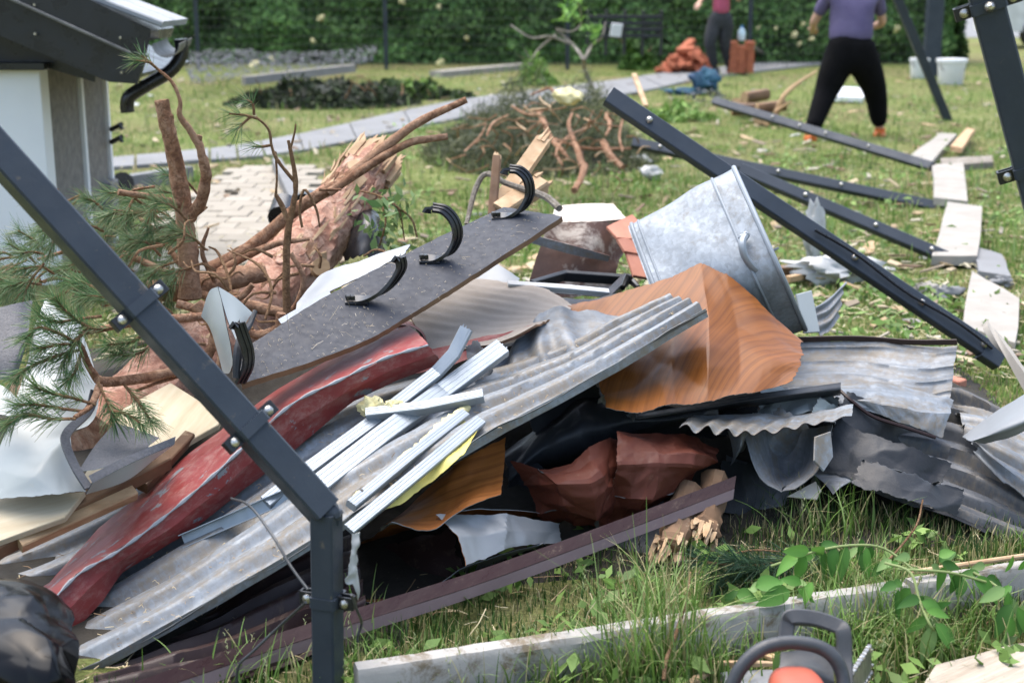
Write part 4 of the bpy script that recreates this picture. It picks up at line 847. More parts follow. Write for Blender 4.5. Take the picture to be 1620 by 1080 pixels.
sheet_obj('lower_face', [mk(rC, yC), mk(mid(rC, rL, .5), yC * .5 + yL * .5, -.006), mk(rL, yL, .02)], [M['red'], M['redback']], rc, nu=150, nv=30, fac=(.008, .18), edge=.006, seed=32, linu=True, linv=True, ang=14)
M['scuff'] = mat('scuffed metal', (.30, .31, .33), (.2, .21, .22), 30, .5, .3)
cr_ = catmull(np.array([P(*p) for p in mk(rC, yC, -.004)]), 60); mesh('scuffed_crease', *tube(cr_, [.0035 + .002 * math.sin(i * 1.7) for i in range(60)], 6), M['scuff'], rc)
sheet_obj('flange', [[(600, 566, 3.66), (700, 548, 3.72), (780, 530, 3.78), (842, 514, 3.84)], [(622, 600, 3.6), (705, 580, 3.66), (775, 553, 3.74), (838, 524, 3.82)]], [M['red'], M['redback']], rc, nu=50, nv=10, crum=(.005, .12), edge=.005, seed=33)
ctr = P(668, 528, 3.75); sheet_obj('rolled_end', [[(600, 528, 3.8), (637, 508, 3.86), (672, 520, 3.9), (686, 548, 3.88)], [(590, 545, 3.72), (632, 515, 3.74), (664, 524, 3.74), (676, 550, 3.70)]], [M['red'], M['redback']], rc, nu=24, nv=10, edge=.004, seed=34)
# charcoal fascia board with gutter brackets
BD = [[(372, 562, 3.46), (500, 478, 3.66), (640, 402, 3.9), (797, 327, 4.18)], [(384, 608, 3.32), (560, 546, 3.5), (700, 466, 3.72), (891, 342, 4.04)]]
bY = surfY(BD)
fb = thing('fascia_board', 'charcoal fascia board with torn brown chipboard edge', 'board', P(620, 480, 3.6))
sheet_obj('board', BD, [M['char'], M['timberdk']], fb, nu=70, nv=20, crum=(.002, .3), edge=.008, th=.016, seed=41, linv=True)
axb = nrm(P(891, 342, 4.04) - P(384, 608, 3.32))
def ribbon(path, side, w_, th):
    path = [np.asarray(p) for p in path]; V = []; Fs = []
    for i, p in enumerate(path):
        t = nrm(path[min(i + 1, len(path) - 1)] - path[max(i - 1, 0)]); nn = nrm(np.cross(t, side)); sd = nrm(np.cross(nn, t))
        for x, y in ((-.5, -.5), (-.3, -.5), (-.28, -.2), (-.08, -.2), (-.06, -.5), (.06, -.5), (.08, -.2), (.28, -.2), (.3, -.5), (.5, -.5), (.5, .5), (-.5, .5)): V.append(p + sd * x * w_ + nn * y * th)
    n = 12
    for i in range(len(path) - 1):
        for j in range(n): Fs.append((i * n + j, i * n + (j + 1) % n, (i + 1) * n + (j + 1) % n, (i + 1) * n + j))
    Fs += [tuple(range(n))[::-1], tuple((len(path) - 1) * n + j for j in range(n))]; return np.array(V), Fs
def bracket(pts, lab, base=True, dY=0, width=.032):
    p0 = pts[0]; Y0 = bY(*p0) + dY - .012
    o = thing('gutter_bracket', lab, 'gutter bracket', P(p0[0], p0[1], Y0))
    pth = catmull([P(x, y, Y0 - .02 * i / len(pts)) for i, (x, y) in enumerate(pts)], 36); mesh('strap', *ribbon(pth, axb, width, .009), M['black'], o, ang=30)
    e = pth[-1]; t = nrm(pth[-1] - pth[-4]); mesh('hook', *ribbon([e, e + t * .008 + V3(-.004, 0, -.006), e + t * .004 + V3(-.012, 0, -.016)], axb, width, .008), M['black'], o)
    if base:
        a, b = P(p0[0] - 4, p0[1] + 2, Y0), P(pts[1][0] + 4, pts[1][1] + 3, Y0); mesh('base_plate', *sweep([a, b], rect(.034, .012, .002), nrm(np.cross(axb, b - a))), M['black'], o, False)
        for k in (.1, .3): q = a + (b - a) * k + V3(0, 0, .004); mesh('clip', *box(q + V3(0, 0, .006), (.012, .02, .012), .3, .002), M['black'], o, False)
bracket([(782, 342), (806, 341), (826, 330), (838, 308), (835, 284), (822, 270), (806, 267)], 'upright black gutter bracket nearest the far end of the fascia board')
bracket([(668, 409), (692, 409), (713, 398), (724, 374), (719, 350), (704, 333), (684, 328)], 'upright black gutter bracket second from the far board end')
bracket([(551, 474), (578, 473), (602, 464), (622, 446), (635, 424), (633, 408)], 'tilted black gutter bracket in the middle of the fascia board')
bracket([(380, 606), (392, 580), (392, 555), (384, 530), (378, 512)], 'black gutter bracket seen edge on beside the white folded flashing', base=False, width=.03)
# white folded flashing with dark edge
wf = thing('folded_flashing', 'folded off white flashing corner standing left of the fascia board', 'flashing', P(355, 600, 3.35))
sheet_obj('left_wing', [[(345, 453, 3.42), (330, 462, 3.44), (318, 500, 3.48)], [(360, 520, 3.36), (345, 530, 3.4), (335, 525, 3.46)], [(368, 575, 3.34), (362, 590, 3.38), (352, 590, 3.42)]], [M['white'], M['charsheet']], wf, nu=14, nv=20, crum=(.003, .2), seed=51)
sheet_obj('right_wing', [[(345, 453, 3.42), (372, 470, 3.46), (400, 495, 3.5)], [(360, 505, 3.37), (375, 505, 3.4), (392, 505, 3.46)], [(374, 540, 3.34), (377, 535, 3.35), (381, 530, 3.38)]], [M['white'], M['charsheet']], wf, nu=14, nv=20, seed=52)
mesh('dark_edge', *tube(PP([(404, 492, 3.46), (394, 515, 3.42), (382, 530, 3.36), (376, 560, 3.32), (373, 598, 3.3)]), [.006, .008, .009, .012, .008], 8, 16), M['charsheet'], wf)
# white u profiles behind the board
sheet_obj('white_profile', [[(470, 478, 3.75), (512, 432, 3.86), (570, 412, 3.95), (650, 385, 4.05)], [(466, 500, 3.7), (520, 462, 3.8), (575, 436, 3.88), (640, 402, 3.97)]], [M['profwhite'], M['galvback']], lab='pale bent profile strip lying behind the fascia board', cat='profile', nu=30, nv=10, crum=(.004, .2), edge=.006, seed=55, th=.004)
sheet_obj('white_profile', [[(440, 505, 3.62), (480, 482, 3.7), (520, 458, 3.78)], [(445, 512, 3.58), (484, 492, 3.64), (526, 470, 3.72)]], [M['profwhite'], M['galvback']], lab='thin white profile end at the left behind the fascia board', cat='profile', nu=20, nv=6, th=.004)
# beige ribbed board, blue grey scrap
sheet_obj('ribbed_board', [[(728, 438, 4.14), (800, 446, 4.14), (858, 456, 4.1), (908, 484, 4.0)], [(655, 486, 3.9), (735, 500, 3.9), (800, 508, 3.9), (880, 502, 3.9)], [(672, 552, 3.72), (735, 550, 3.72), (790, 540, 3.74), (845, 515, 3.8)]], [M['ribbed'], M['timberdk']], lab='beige dusty ribbed board under the fascia board', cat='board', nu=60, nv=60, corr=('v', .045, .0016, 'sin'), crum=(.004, .4), edge=.01, th=.006, seed=61)
sheet_obj('grey_scrap', [[(740, 412, 4.25), (780, 415, 4.25), (822, 440, 4.2)], [(720, 445, 4.15), (770, 448, 4.15), (820, 450, 4.12)]], [M['greysheet'], M['galvback']], lab='small blue grey scrap between fascia board and ribbed board', cat='metal sheet', nu=14, nv=10, edge=.006, seed=62)
# black tray and white strip
tr = thing('black_profile', 'black plastic window profile with a white edge strip behind the oak sheet', 'profile', P(880, 470, 4.2))
mesh('white_strip', *sweep([P(803, 450, 4.12), P(900, 457, 4.15), P(962, 463, 4.18)], rect(.02, .02, .002), (0, -.5, .85)), M['whiteedge'], tr, False)
mesh('side', *sweep([P(840, 452, 4.3), P(892, 436, 4.45), P(985, 442, 4.5)], rect(.018, .035, .002), (0, -.5, .85)), M['charsheet'], tr, False)
mesh('end', *sweep([P(992, 440, 4.5), P(960, 472, 4.18)], rect(.03, .03, .003), (0, -.5, .85)), M['charsheet'], tr, False)
sheet_obj('tray', [[(810, 458, 4.14), (960, 470, 4.18)], [(845, 460, 4.3), (985, 450, 4.45)]], [M['black'], M['black']], tr, nu=8, nv=5)
mesh('crumpled_foot', *tube(PP([(985, 455, 4.3), (992, 440, 4.35), (1000, 445, 4.35), (1010, 455, 4.3)]), [.01, .014, .012, .008], 7), M['black'], tr)
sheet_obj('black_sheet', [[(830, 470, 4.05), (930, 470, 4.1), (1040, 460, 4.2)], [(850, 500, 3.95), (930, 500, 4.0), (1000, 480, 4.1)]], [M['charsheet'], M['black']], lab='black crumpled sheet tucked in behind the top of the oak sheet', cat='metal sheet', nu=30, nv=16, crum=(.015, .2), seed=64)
# rusty box and terracotta sheet
rb = thing('rusty_duct', 'rusty brown sheet metal box with plaster crust behind the pile', 'metal box', P(910, 445, 4.75))
sheet_obj('front', [[(868, 352, 4.8), (930, 350, 4.78), (985, 352, 4.85)], [(852, 400, 4.74), (920, 395, 4.7), (984, 400, 4.8)], [(838, 446, 4.7), (910, 445, 4.66), (978, 420, 4.75)], [(832, 470, 4.68), (905, 470, 4.64), (975, 450, 4.72)]], [M['rust'], M['rust']], rb, nu=40, nv=30, crum=(.006, .25), edge=.008, seed=66, th=.006)
sheet_obj('top', [[(880, 326, 5.1), (925, 322, 5.15), (970, 322, 5.15)], [(868, 353, 4.8), (930, 351, 4.78), (992, 346, 4.9)]], [M['pale'], M['rust']], rb, nu=24, nv=14, edge=.006, seed=67, th=.008)
sheet_obj('rib', [[(828, 368, 4.68), (905, 388, 4.64), (965, 405, 4.7)], [(825, 380, 4.68), (902, 402, 4.64), (962, 414, 4.7)]], [M['galvdark'], M['rust']], rb, nu=20, nv=4, th=.01, seed=68)
tcs = thing('terracotta_sheet', 'pale orange broken clay sheet left of the zinc tub', 'clay sheet', P(990, 430, 4.6))
for q in ([(960, 355, 4.75), (1000, 340, 4.85), (1015, 352, 4.8), (1000, 375, 4.7), (975, 380, 4.7)], [(975, 380, 4.68), (1003, 372, 4.72), (1022, 405, 4.68), (990, 395, 4.64)], [(990, 396, 4.66), (1022, 406, 4.68), (1030, 440, 4.6), (1002, 436, 4.58)]):
    plate_obj('shard', q, .01, M['terra'], tcs)
# zinc tub lying on its side
tb = thing('zinc_tub', 'galvanised zinc wash tub tipped on its side with curved handle', 'tub', P(1150, 520, 4.3))
c0, c1 = P(1046, 470, 4.36), P(1218, 394, 4.33); ax = nrm(c1 - c0); s_, u_ = frame(ax, (0, 0, 1)); Lt = np.linalg.norm(c1 - c0)
dcm = CAM - (c0 + c1) / 2; acm = math.atan2(np.dot(dcm, u_), np.dot(dcm, s_)) + .55
def lathe(prof, n=72, seedn=0):
    V = []; Fs = []
    for i, (h_, r_) in enumerate(prof):
        for j in range(n):
            t = 2 * math.pi * j / n; d = s_ * math.cos(t) + u_ * math.sin(t); k = 1 + .035 * math.sin(2 * t + 1.0) + .02 * float(perlin(t * 1.5 + 20, h_ * 7, 3)) + .012 * math.sin(5 * t + 3 * h_ * 9)
            ta = t - acm; k *= 1.0 / (abs(math.cos(ta))**5 + abs(math.sin(ta))**5)**(1 / 5) * .9; V.append(c0 + ax * h_ + d * r_ * k)
    for i in range(len(prof) - 1):
        for j in range(n): Fs.append((i * n + j, i * n + (j + 1) % n, (i + 1) * n + (j + 1) % n, (i + 1) * n + j))
    return np.array(V), Fs
def ringp(h_, r_, w_=.006): return lathe([(h_ + w_ * math.cos(t), r_ + w_ * math.sin(t)) for t in np.linspace(0, 2 * math.pi, 9)])
r0, r1 = .228, .262; rr = lambda h_: r0 + (r1 - r0) * h_ / Lt
V, Fs = lathe([(0.012, .001), (.012, r0 - .004), (0, r0 - .002), (0, r0)] + [(Lt * k / 12, rr(Lt * k / 12)) for k in range(1, 13)] + [(Lt * k / 12, rr(Lt * k / 12) - .004) for k in range(12, 0, -1)] + [(.02, .001)])
UVt = np.array([[math.atan2(np.dot(v - c0, u_), np.dot(v - c0, s_)) * .23, np.dot(v - c0, ax)] for v in V])
mesh('shell', V, Fs, M['tub'], tb, uv=UVt)
for h_, w_ in ((Lt, .008), (Lt * .80, .005), (.012, .007), (.035, .004)): V, Fs = ringp(h_, rr(h_), w_); mesh('rim' if h_ > .3 * Lt and w_ > .006 else 'band', V, Fs, M['tub'], tb, uv=np.zeros((len(V), 2)))
for k in (0.9, 3.6):
    hp = catmull(PP([(1180, 372, 4.10), (1174, 385, 4.06), (1180, 408, 4.05), (1198, 428, 4.06), (1220, 434, 4.10)]) if k < 1 else PP([(1190, 330, 4.66), (1185, 345, 4.7), (1195, 370, 4.7), (1215, 390, 4.66)]), 18); V, Fs = tube(hp, .0115, 9); mesh('handle', V, Fs, M['tub'], tb, uv=np.zeros((len(V), 2)))
for px, py in ((1180, 372), (1221, 436), (1174, 376), (1226, 432)):
    p = P(px, py, 4.095); d = nrm(CAM - p); V, Fs = tube([p, p + d * .008], [.012, .008], 8); mesh('rivet', V, Fs, M['tub'], tb, uv=np.zeros((len(V), 2)))
a_, b_ = P(1150, 428, 4.085), P(1232, 392, 4.07); mesh('seam', *sweep([a_, (a_ + b_) / 2, b_], rect(.007, .004, .001), (0, -.9, .4)), M['galv2'], tb, False)
# small corrugated piece and white plate right of the tub
sheet_obj('corrugated_scrap', [[(1288, 486, 4.5), (1310, 472, 4.55), (1338, 446, 4.65)], [(1292, 505, 4.46), (1312, 496, 4.5), (1332, 470, 4.6)], [(1298, 532, 4.42), (1315, 520, 4.46), (1328, 500, 4.55)]], [M['galv2'], M['galvdark']], lab='small curved corrugated scrap right of the zinc tub', cat='metal sheet', nu=30, nv=40, corr=('v', .04, .006, 'sin'), edge=.004, seed=71)
plate_obj('white_plate', [(1262, 464, 4.45), (1282, 460, 4.5), (1300, 524, 4.42), (1270, 528, 4.4)], .006, M['white'], lab='small white plate between zinc tub and corrugated scrap', cat='plate')
# oak print sheet
OAK = [[(888, 490, 4.0), (960, 466, 4.04), (1050, 436, 4.06), (1108, 414, 4.08), (1150, 432, 4.04), (1205, 478, 3.98), (1268, 536, 3.9)],
       [(915, 540, 3.84), (985, 520, 3.88), (1060, 500, 3.92), (1120, 500, 3.84), (1165, 515, 3.86), (1220, 545, 3.8), (1272, 560, 3.78)],
       [(945, 600, 3.62), (1005, 600, 3.62), (1065, 585, 3.68), (1120, 580, 3.61), (1170, 580, 3.68), (1220, 585, 3.68), (1262, 585, 3.7)],
       [(965, 648, 3.46), (1015, 654, 3.44), (1068, 642, 3.5), (1120, 634, 3.52), (1168, 622, 3.56), (1212, 614, 3.6), (1250, 602, 3.64)]]
sheet_obj('oak_print_sheet', OAK, [M['woodprint'], M['greysheet']], lab='big curled sheet with orange oak wood print in the pile centre', cat='metal sheet', nu=110, nv=60, fac=(.012, .2), edge=.016, seed=81, ang=18, linu=True, linv=True)
sheet_obj('oak_print_sheet', [[(600, 838, 3.12), (680, 770, 3.25), (740, 725, 3.32), (800, 690, 3.4)], [(610, 830, 3.05), (680, 805, 3.14), (740, 770, 3.22), (797, 745, 3.3)], [(618, 826, 3.0), (680, 838, 3.02), (740, 802, 3.1), (792, 782, 3.18)]], [M['woodprint2'], M['greysheet']], lab='small shaded oak print sheet tucked under the long galvanised sheet', cat='metal sheet', nu=50, nv=30, crum=(.008, .2), edge=.006, seed=82)
# curled tube of oak print sheet: oak inside, grey outside
sheet_obj('oak_print_tube', [[(620, 830, 3.1), (690, 812, 3.15), (800, 806, 3.28), (890, 815, 3.42)], [(560, 870, 3.35), (640, 860, 3.5), (760, 850, 3.6), (870, 840, 3.66)], [(560, 930, 3.25), (640, 935, 3.3), (750, 905, 3.4), (870, 870, 3.5)], [(580, 950, 3.0), (650, 945, 3.02), (740, 895, 3.12), (860, 855, 3.25)]], [M['woodprint2'], M['greysheet']], lab='rolled oak print sheet forming a dark open tube under the pile', cat='metal sheet', nu=50, nv=40, crum=(.008, .25), edge=.01, seed=83)
sheet_obj('grey_sheet', [[(690, 812, 3.08), (760, 810, 3.16), (830, 818, 3.26), (888, 826, 3.34)], [(725, 848, 3.04), (780, 842, 3.12), (835, 838, 3.22), (890, 842, 3.32)], [(736, 896, 3.0), (790, 872, 3.1), (840, 860, 3.2), (890, 860, 3.3)]], [M['greysheet'], M['woodprint2']], lab='folded plain grey sheet above the brown trim', cat='metal sheet', nu=50, nv=30, fac=(.012, .10), edge=.006, seed=84, ang=18, linu=True, linv=True)
# brown crumpled sheets
sheet_obj('brown_sheet', [[(808, 728, 3.42), (850, 738, 3.36), (905, 735, 3.38), (965, 692, 3.5), (985, 690, 3.52)], [(822, 770, 3.38), (880, 765, 3.28), (930, 765, 3.3), (960, 740, 3.4), (980, 735, 3.42)], [(850, 815, 3.36), (900, 815, 3.3), (945, 825, 3.3), (962, 800, 3.36), (972, 790, 3.4)], [(870, 835, 3.4), (910, 838, 3.36), (950, 842, 3.36), (965, 830, 3.4), (975, 820, 3.42)]], [M['brown'], M['brown_back']], lab='crumpled oxide brown sheet left of the vertical tear', cat='metal sheet', nu=110, nv=90, fac=(.030, .12), crum=(.004, .1), edge=.008, seed=91, ang=18, linu=True, linv=True)
sheet_obj('brown_sheet', [[(972, 690, 3.46), (1020, 682, 3.52), (1085, 683, 3.55), (1143, 704, 3.55)], [(976, 735, 3.36), (1030, 735, 3.38), (1090, 735, 3.42), (1128, 735, 3.5)], [(965, 790, 3.36), (1020, 790, 3.34), (1070, 785, 3.4), (1100, 772, 3.5)], [(962, 832, 3.4), (1000, 825, 3.4), (1040, 812, 3.46), (1080, 795, 3.54)]], [M['brown'], M['brown_back']], lab='crumpled oxide brown sheet right of the vertical tear', cat='metal sheet', nu=110, nv=90, fac=(.030, .12), crum=(.004, .1), edge=.008, seed=92, ang=18, linu=True, linv=True)
# long brown L trim
tp = [P(1162, 772, 3.42), P(1000, 834, 3.24), P(760, 922, 2.98), P(540, 992, 2.78), P(300, 1072, 2.58), P(100, 1145, 2.4)]
bt_ = thing('brown_trim', 'long dark brown angle trim along the lower front of the pile', 'trim', P(800, 930, 3.1))
sheet_obj('flange', [[p + V3(.009, .034, .022) for p in tp], tp], [M['trim'], M['trim']], bt_, nu=60, nv=8, world=True, th=.002, crum=(.0015, .3))
sheet_obj('lip', [[p + V3(0, -.001, -.001) for p in tp], [p + V3(-.004, -.011, -.025) for p in tp]], [M['litlip'], M['trim']], bt_, nu=60, nv=4, world=True, th=.002)
# dark brown corrugated sheets lower left
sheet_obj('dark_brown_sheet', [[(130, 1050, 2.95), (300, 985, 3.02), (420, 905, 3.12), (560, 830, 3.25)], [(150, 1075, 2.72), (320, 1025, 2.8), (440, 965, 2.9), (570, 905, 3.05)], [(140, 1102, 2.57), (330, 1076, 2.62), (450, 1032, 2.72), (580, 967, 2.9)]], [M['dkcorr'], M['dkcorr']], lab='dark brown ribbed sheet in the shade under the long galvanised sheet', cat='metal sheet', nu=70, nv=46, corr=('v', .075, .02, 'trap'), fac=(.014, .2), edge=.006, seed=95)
# charcoal folded sheets in the centre
sheet_obj('charcoal_sheet', [[(800, 720, 3.6), (880, 655, 3.7), (960, 620, 3.76), (1060, 645, 3.66), (1130, 640, 3.74)], [(805, 760, 3.5), (880, 700, 3.54), (960, 672, 3.58), (1060, 668, 3.6), (1140, 660, 3.68)], [(800, 800, 3.62), (880, 760, 3.66), (960, 720, 3.66), (1060, 700, 3.72), (1150, 690, 3.8)]], [M['charsheet'], M['galvback']], lab='black folded sheet between the long galvanised sheet and the brown sheets', cat='metal sheet', nu=100, nv=60, fac=(.02, .12), crum=(.01, .25), edge=.006, seed=101, ang=25)
sheet_obj('charcoal_sheet', [[(1000, 656, 3.6), (1100, 640, 3.62), (1200, 622, 3.68), (1330, 605, 3.8)], [(1010, 664, 3.58), (1100, 650, 3.6), (1200, 634, 3.66), (1330, 618, 3.78)], [(1010, 668, 3.8), (1100, 658, 3.85), (1200, 645, 3.9), (1330, 625, 3.95)]], [M['charsheet'], M['galvback']], lab='narrow dark sheet edge running along the bottom of the oak sheet', cat='metal sheet', nu=50, nv=16, crum=(.004, .3), seed=102)
# galvanised sheet with brown top edge at right
gr = thing('gutter_sheet', 'bent grey profiled sheet with a thin brown top edge at right', 'metal sheet', P(1380, 620, 4.0))
GR = [[(1225, 540, 4.22), (1350, 540, 4.22), (1440, 546, 4.18), (1514, 545, 4.12)], [(1230, 575, 4.16), (1350, 574, 4.16), (1430, 582, 4.08), (1510, 578, 4.06)], [(1235, 608, 4.04), (1340, 610, 4.02), (1430, 620, 3.98), (1506, 612, 4.0)], [(1240, 640, 3.95), (1340, 640, 3.92), (1430, 645, 3.92), (1500, 640, 3.94)]]
sheet_obj('panel', GR, [M['galv2'], M['galvback']], gr, nu=70, nv=50, corr=('v', .075, .006, 'rib', .1), fac=(.011, .16), edge=.004, seed=111)
mesh('brown_edge', *sweep(catmull(PP([(1225, 538, 4.215), (1350, 535, 4.215), (1440, 541, 4.175), (1514, 541, 4.115)]), 24), rect(.006, .018, .001), (0, -.3, .9)), M['dkcorr'], gr, False)
sheet_obj('folded_flap', [[(1318, 615, 3.86), (1385, 604, 3.92), (1445, 622, 3.92), (1508, 634, 3.9)], [(1345, 630, 3.8), (1400, 640, 3.8), (1450, 650, 3.8), (1504, 652, 3.82)], [(1365, 648, 3.8), (1410, 662, 3.78), (1450, 678, 3.78), (1490, 692, 3.78)]], [M['galv'], M['galvdark']], gr, nu=50, nv=26, fac=(.018, .09), edge=.006, seed=112, ang=18, linu=True, linv=True)
mesh('folded_edge', *tube(catmull(PP([(1200, 628, 3.7), (1270, 622, 3.76), (1318, 613, 3.84), (1345, 632, 3.8), (1380, 658, 3.78), (1430, 675, 3.77), (1480, 692, 3.77)]), 40), .005, 6), M['dkcorr'], gr)
# scalloped corrugated end and hanging trough
sheet_obj('scalloped_sheet', [[(1098, 655, 3.62), (1170, 655, 3.64), (1250, 655, 3.68), (1350, 640, 3.74)], [(1075, 672, 3.46), (1150, 684, 3.46), (1225, 682, 3.5), (1348, 655, 3.6)]], [M['galv'], M['dkcorr']], lab='pale corrugated sheet end with scalloped edge above the brown sheets', cat='metal sheet', nu=110, nv=24, corr=('u', .056, .013, 'sin', 0, 1), crum=(.009, .2), edge=.003, seed=121)
sheet_obj('light_scrap', [[(1180, 655, 3.78), (1240, 625, 3.85), (1310, 620, 3.88), (1345, 650, 3.86)], [(1200, 668, 3.7), (1260, 660, 3.72), (1310, 655, 3.76), (1342, 668, 3.78)]], [M['white'], M['greysheet']], lab='pale curled scrap behind the scalloped sheet', cat='metal sheet', nu=40, nv=20, fac=(.022, .08), edge=.008, seed=122, ang=18, linu=True)
sheet_obj('hanging_trough', [[(1178, 676, 3.58), (1190, 720, 3.5), (1205, 755, 3.46), (1237, 778, 3.44)], [(1215, 676, 3.66), (1222, 715, 3.62), (1228, 745, 3.58), (1240, 768, 3.5)], [(1265, 678, 3.7), (1260, 715, 3.66), (1252, 745, 3.6), (1243, 768, 3.5)], [(1316, 672, 3.62), (1308, 715, 3.54), (1288, 755, 3.48), (1238, 779, 3.44)]], [M['galvdark'], M['galvback']], lab='grey sheet bent into a hanging trough below the scalloped edge', cat='metal sheet', nu=36, nv=50, fac=(.008, .1), edge=.006, seed=123, ang=25)
sheet_obj('hanging_trough', [[(1150, 682, 3.6), (1176, 680, 3.55), (1186, 690, 3.6)], [(1160, 715, 3.58), (1172, 705, 3.53), (1182, 702, 3.58)], [(1156, 736, 3.58), (1166, 722, 3.55), (1178, 712, 3.58)]], [M['galvdark'], M['galvback']], lab='small dark flap hanging left of the trough', cat='metal sheet', nu=16, nv=16, crum=(.004, .1), edge=.004, seed=124)
plate_obj('bright_tab', [(1290, 690, 3.5), (1314, 682, 3.54), (1320, 722, 3.5), (1303, 746, 3.46), (1288, 728, 3.46)], .004, M['galv'], lab='bright bent tab at the right of the trough', cat='metal scrap')
plate_obj('pale_tab', [(1245, 785, 3.5), (1290, 760, 3.52), (1300, 776, 3.5), (1292, 789, 3.48)], .004, M['pale'], lab='beige bent tab hanging below the trough', cat='metal scrap')
sheet_obj('dark_flap', [[(1285, 748, 3.6), (1340, 742, 3.6), (1375, 745, 3.6)], [(1305, 765, 3.55), (1330, 765, 3.53), (1350, 760, 3.55)], [(1318, 782, 3.5), (1322, 778, 3.5), (1328, 772, 3.52)]], [M['galvdark'], M['galvback']], lab='dark triangular flap near the grass right of the trough', cat='metal scrap', nu=16, nv=14, seed=126)
sheet_obj('hanging_sheet', [[(1150, 720, 3.7), (1200, 740, 3.68), (1250, 770, 3.66)], [(1150, 790, 3.6), (1200, 800, 3.58), (1240, 805, 3.58)], [(1175, 840, 3.5), (1200, 850, 3.5), (1212, 858, 3.5)]], [M['galvback'], M['galvback']], lab='dull dark sheet hanging down into the grass under the trough', cat='metal sheet', nu=24, nv=24, crum=(.012, .15), edge=.006, seed=127)
# big curved corrugated sheet at right, shade of its hollow put into the colour
sheet_obj('curved_corrugated_sheet', [[(1310, 640, 4.05), (1400, 640, 4.1), (1500, 622, 4.12), (1560, 640, 4.05), (1680, 700, 3.85)], [(1300, 690, 3.86), (1400, 690, 3.86), (1490, 700, 3.86), (1560, 725, 3.78), (1680, 790, 3.6)], [(1300, 730, 3.72), (1400, 740, 3.7), (1490, 765, 3.66), (1560, 790, 3.58), (1680, 850, 3.44)], [(1310, 752, 3.62), (1400, 775, 3.56), (1490, 805, 3.5), (1570, 838, 3.44), (1680, 880, 3.36)]], [M['shadecorr'], M['galvback']], lab='large curved corrugated sheet sloping down to the grass at right', cat='metal sheet', nu=90, nv=80, corr=('v', .105, .018, 'trap'), fac=(.008, .3), edge=.010, seed=131)
sheet_obj('curved_corrugated_sheet', [[(1512, 640, 4.02), (1570, 655, 3.95), (1680, 715, 3.8)], [(1530, 690, 3.78), (1580, 705, 3.72), (1680, 745, 3.62)], [(1548, 712, 3.7), (1590, 760, 3.56), (1680, 815, 3.42)]], [M['galv2'], M['galvback']], lab='upper light corrugated sheet with torn pale edge at the right margin', cat='metal sheet', nu=50, nv=60, corr=('v', .09, .010, 'trap'), fac=(.012, .15), edge=.016, seed=132)
sheet_obj('curled_flap', [[(1522, 690, 3.68), (1570, 655, 3.66), (1655, 600, 3.6)], [(1535, 697, 3.56), (1580, 680, 3.52), (1655, 650, 3.46)], [(1556, 702, 3.58), (1600, 690, 3.54), (1655, 665, 3.5)]], [M['greysheet'], M['galvback']], lab='curled smooth grey flap rising at the right margin', cat='metal scrap', nu=30, nv=20, crum=(.003, .2), edge=.004, seed=133)
sheet_obj('charcoal_sheet', [[(1320, 770, 3.7), (1420, 760, 3.75), (1560, 800, 3.6)], [(1330, 745, 3.6), (1440, 790, 3.52), (1560, 845, 3.42)]], [M['charsheet'], M['charsheet']], lab='dark flat sheet edge at the foot of the curved corrugated sheet', cat='metal sheet', nu=30, nv=10, crum=(.01, .3), seed=134)
# torn creased scraps packed into the right half and under the pile
def scrap(px, py, Y, w_, h_, rot, mats, lab, seed, tilt=.25, fc=(.022, .15), corr=None):
    c, s1 = math.cos(rot), math.sin(rot); rows = []
    for j in (-1, 0, 1):
        rows.append([(px + (i * w_ * c - j * h_ * s1) / 2, py + (i * w_ * s1 + j * h_ * c) / 2, Y - j * tilt * h_ / 400 + .05 * math.sin(i * 1.4 + seed)) for i in (-1, -.3, .4, 1)])
    return sheet_obj('torn_scrap', rows, mats, lab=lab, cat='metal scrap', nu=56, nv=44, fac=fc, corr=corr, edge=.014, seed=seed, ang=25)
GB = [M['galvdark'], M['galvback']]; CB = [M['charsheet'], M['galvback']]; LB = [M['galv2'], M['galvback']]; DB = [M['shadecorr'], M['galvback']]
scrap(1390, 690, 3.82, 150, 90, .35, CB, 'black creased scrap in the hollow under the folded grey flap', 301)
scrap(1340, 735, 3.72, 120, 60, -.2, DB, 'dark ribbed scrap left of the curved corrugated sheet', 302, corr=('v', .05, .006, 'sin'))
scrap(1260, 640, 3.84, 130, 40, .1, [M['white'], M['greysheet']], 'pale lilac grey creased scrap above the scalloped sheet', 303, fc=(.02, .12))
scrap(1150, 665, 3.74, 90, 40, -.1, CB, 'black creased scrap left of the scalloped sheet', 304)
scrap(1400, 735, 3.6, 190, 80, .35, CB, 'large black creased sheet added to darken the left end of the curved corrugated sheet', 318, fc=(.03, .14))  # extra black sheet standing in for shade at this end
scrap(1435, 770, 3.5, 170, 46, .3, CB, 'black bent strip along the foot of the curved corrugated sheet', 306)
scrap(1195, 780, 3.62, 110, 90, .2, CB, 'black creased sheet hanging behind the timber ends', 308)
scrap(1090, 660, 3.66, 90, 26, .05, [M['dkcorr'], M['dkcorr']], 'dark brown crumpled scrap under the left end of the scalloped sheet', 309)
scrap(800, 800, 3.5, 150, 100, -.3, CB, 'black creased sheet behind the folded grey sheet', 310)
scrap(640, 900, 3.25, 170, 90, -.3, [M['dkcorr'], M['dkcorr']], 'dark brown creased sheet added to darken the hollow behind the bent post', 311)  # added dark sheet closing the back of the hollow against light
scrap(940, 870, 3.42, 260, 70, -.38, CB, 'black creased sheet added for the shade under the long brown trim', 312)  # black sheet put in to darken the gap beneath the trim
scrap(1240, 690, 3.7, 70, 70, .6, LB, 'grey creased scrap inside the hanging trough', 313, fc=(.02, .1))
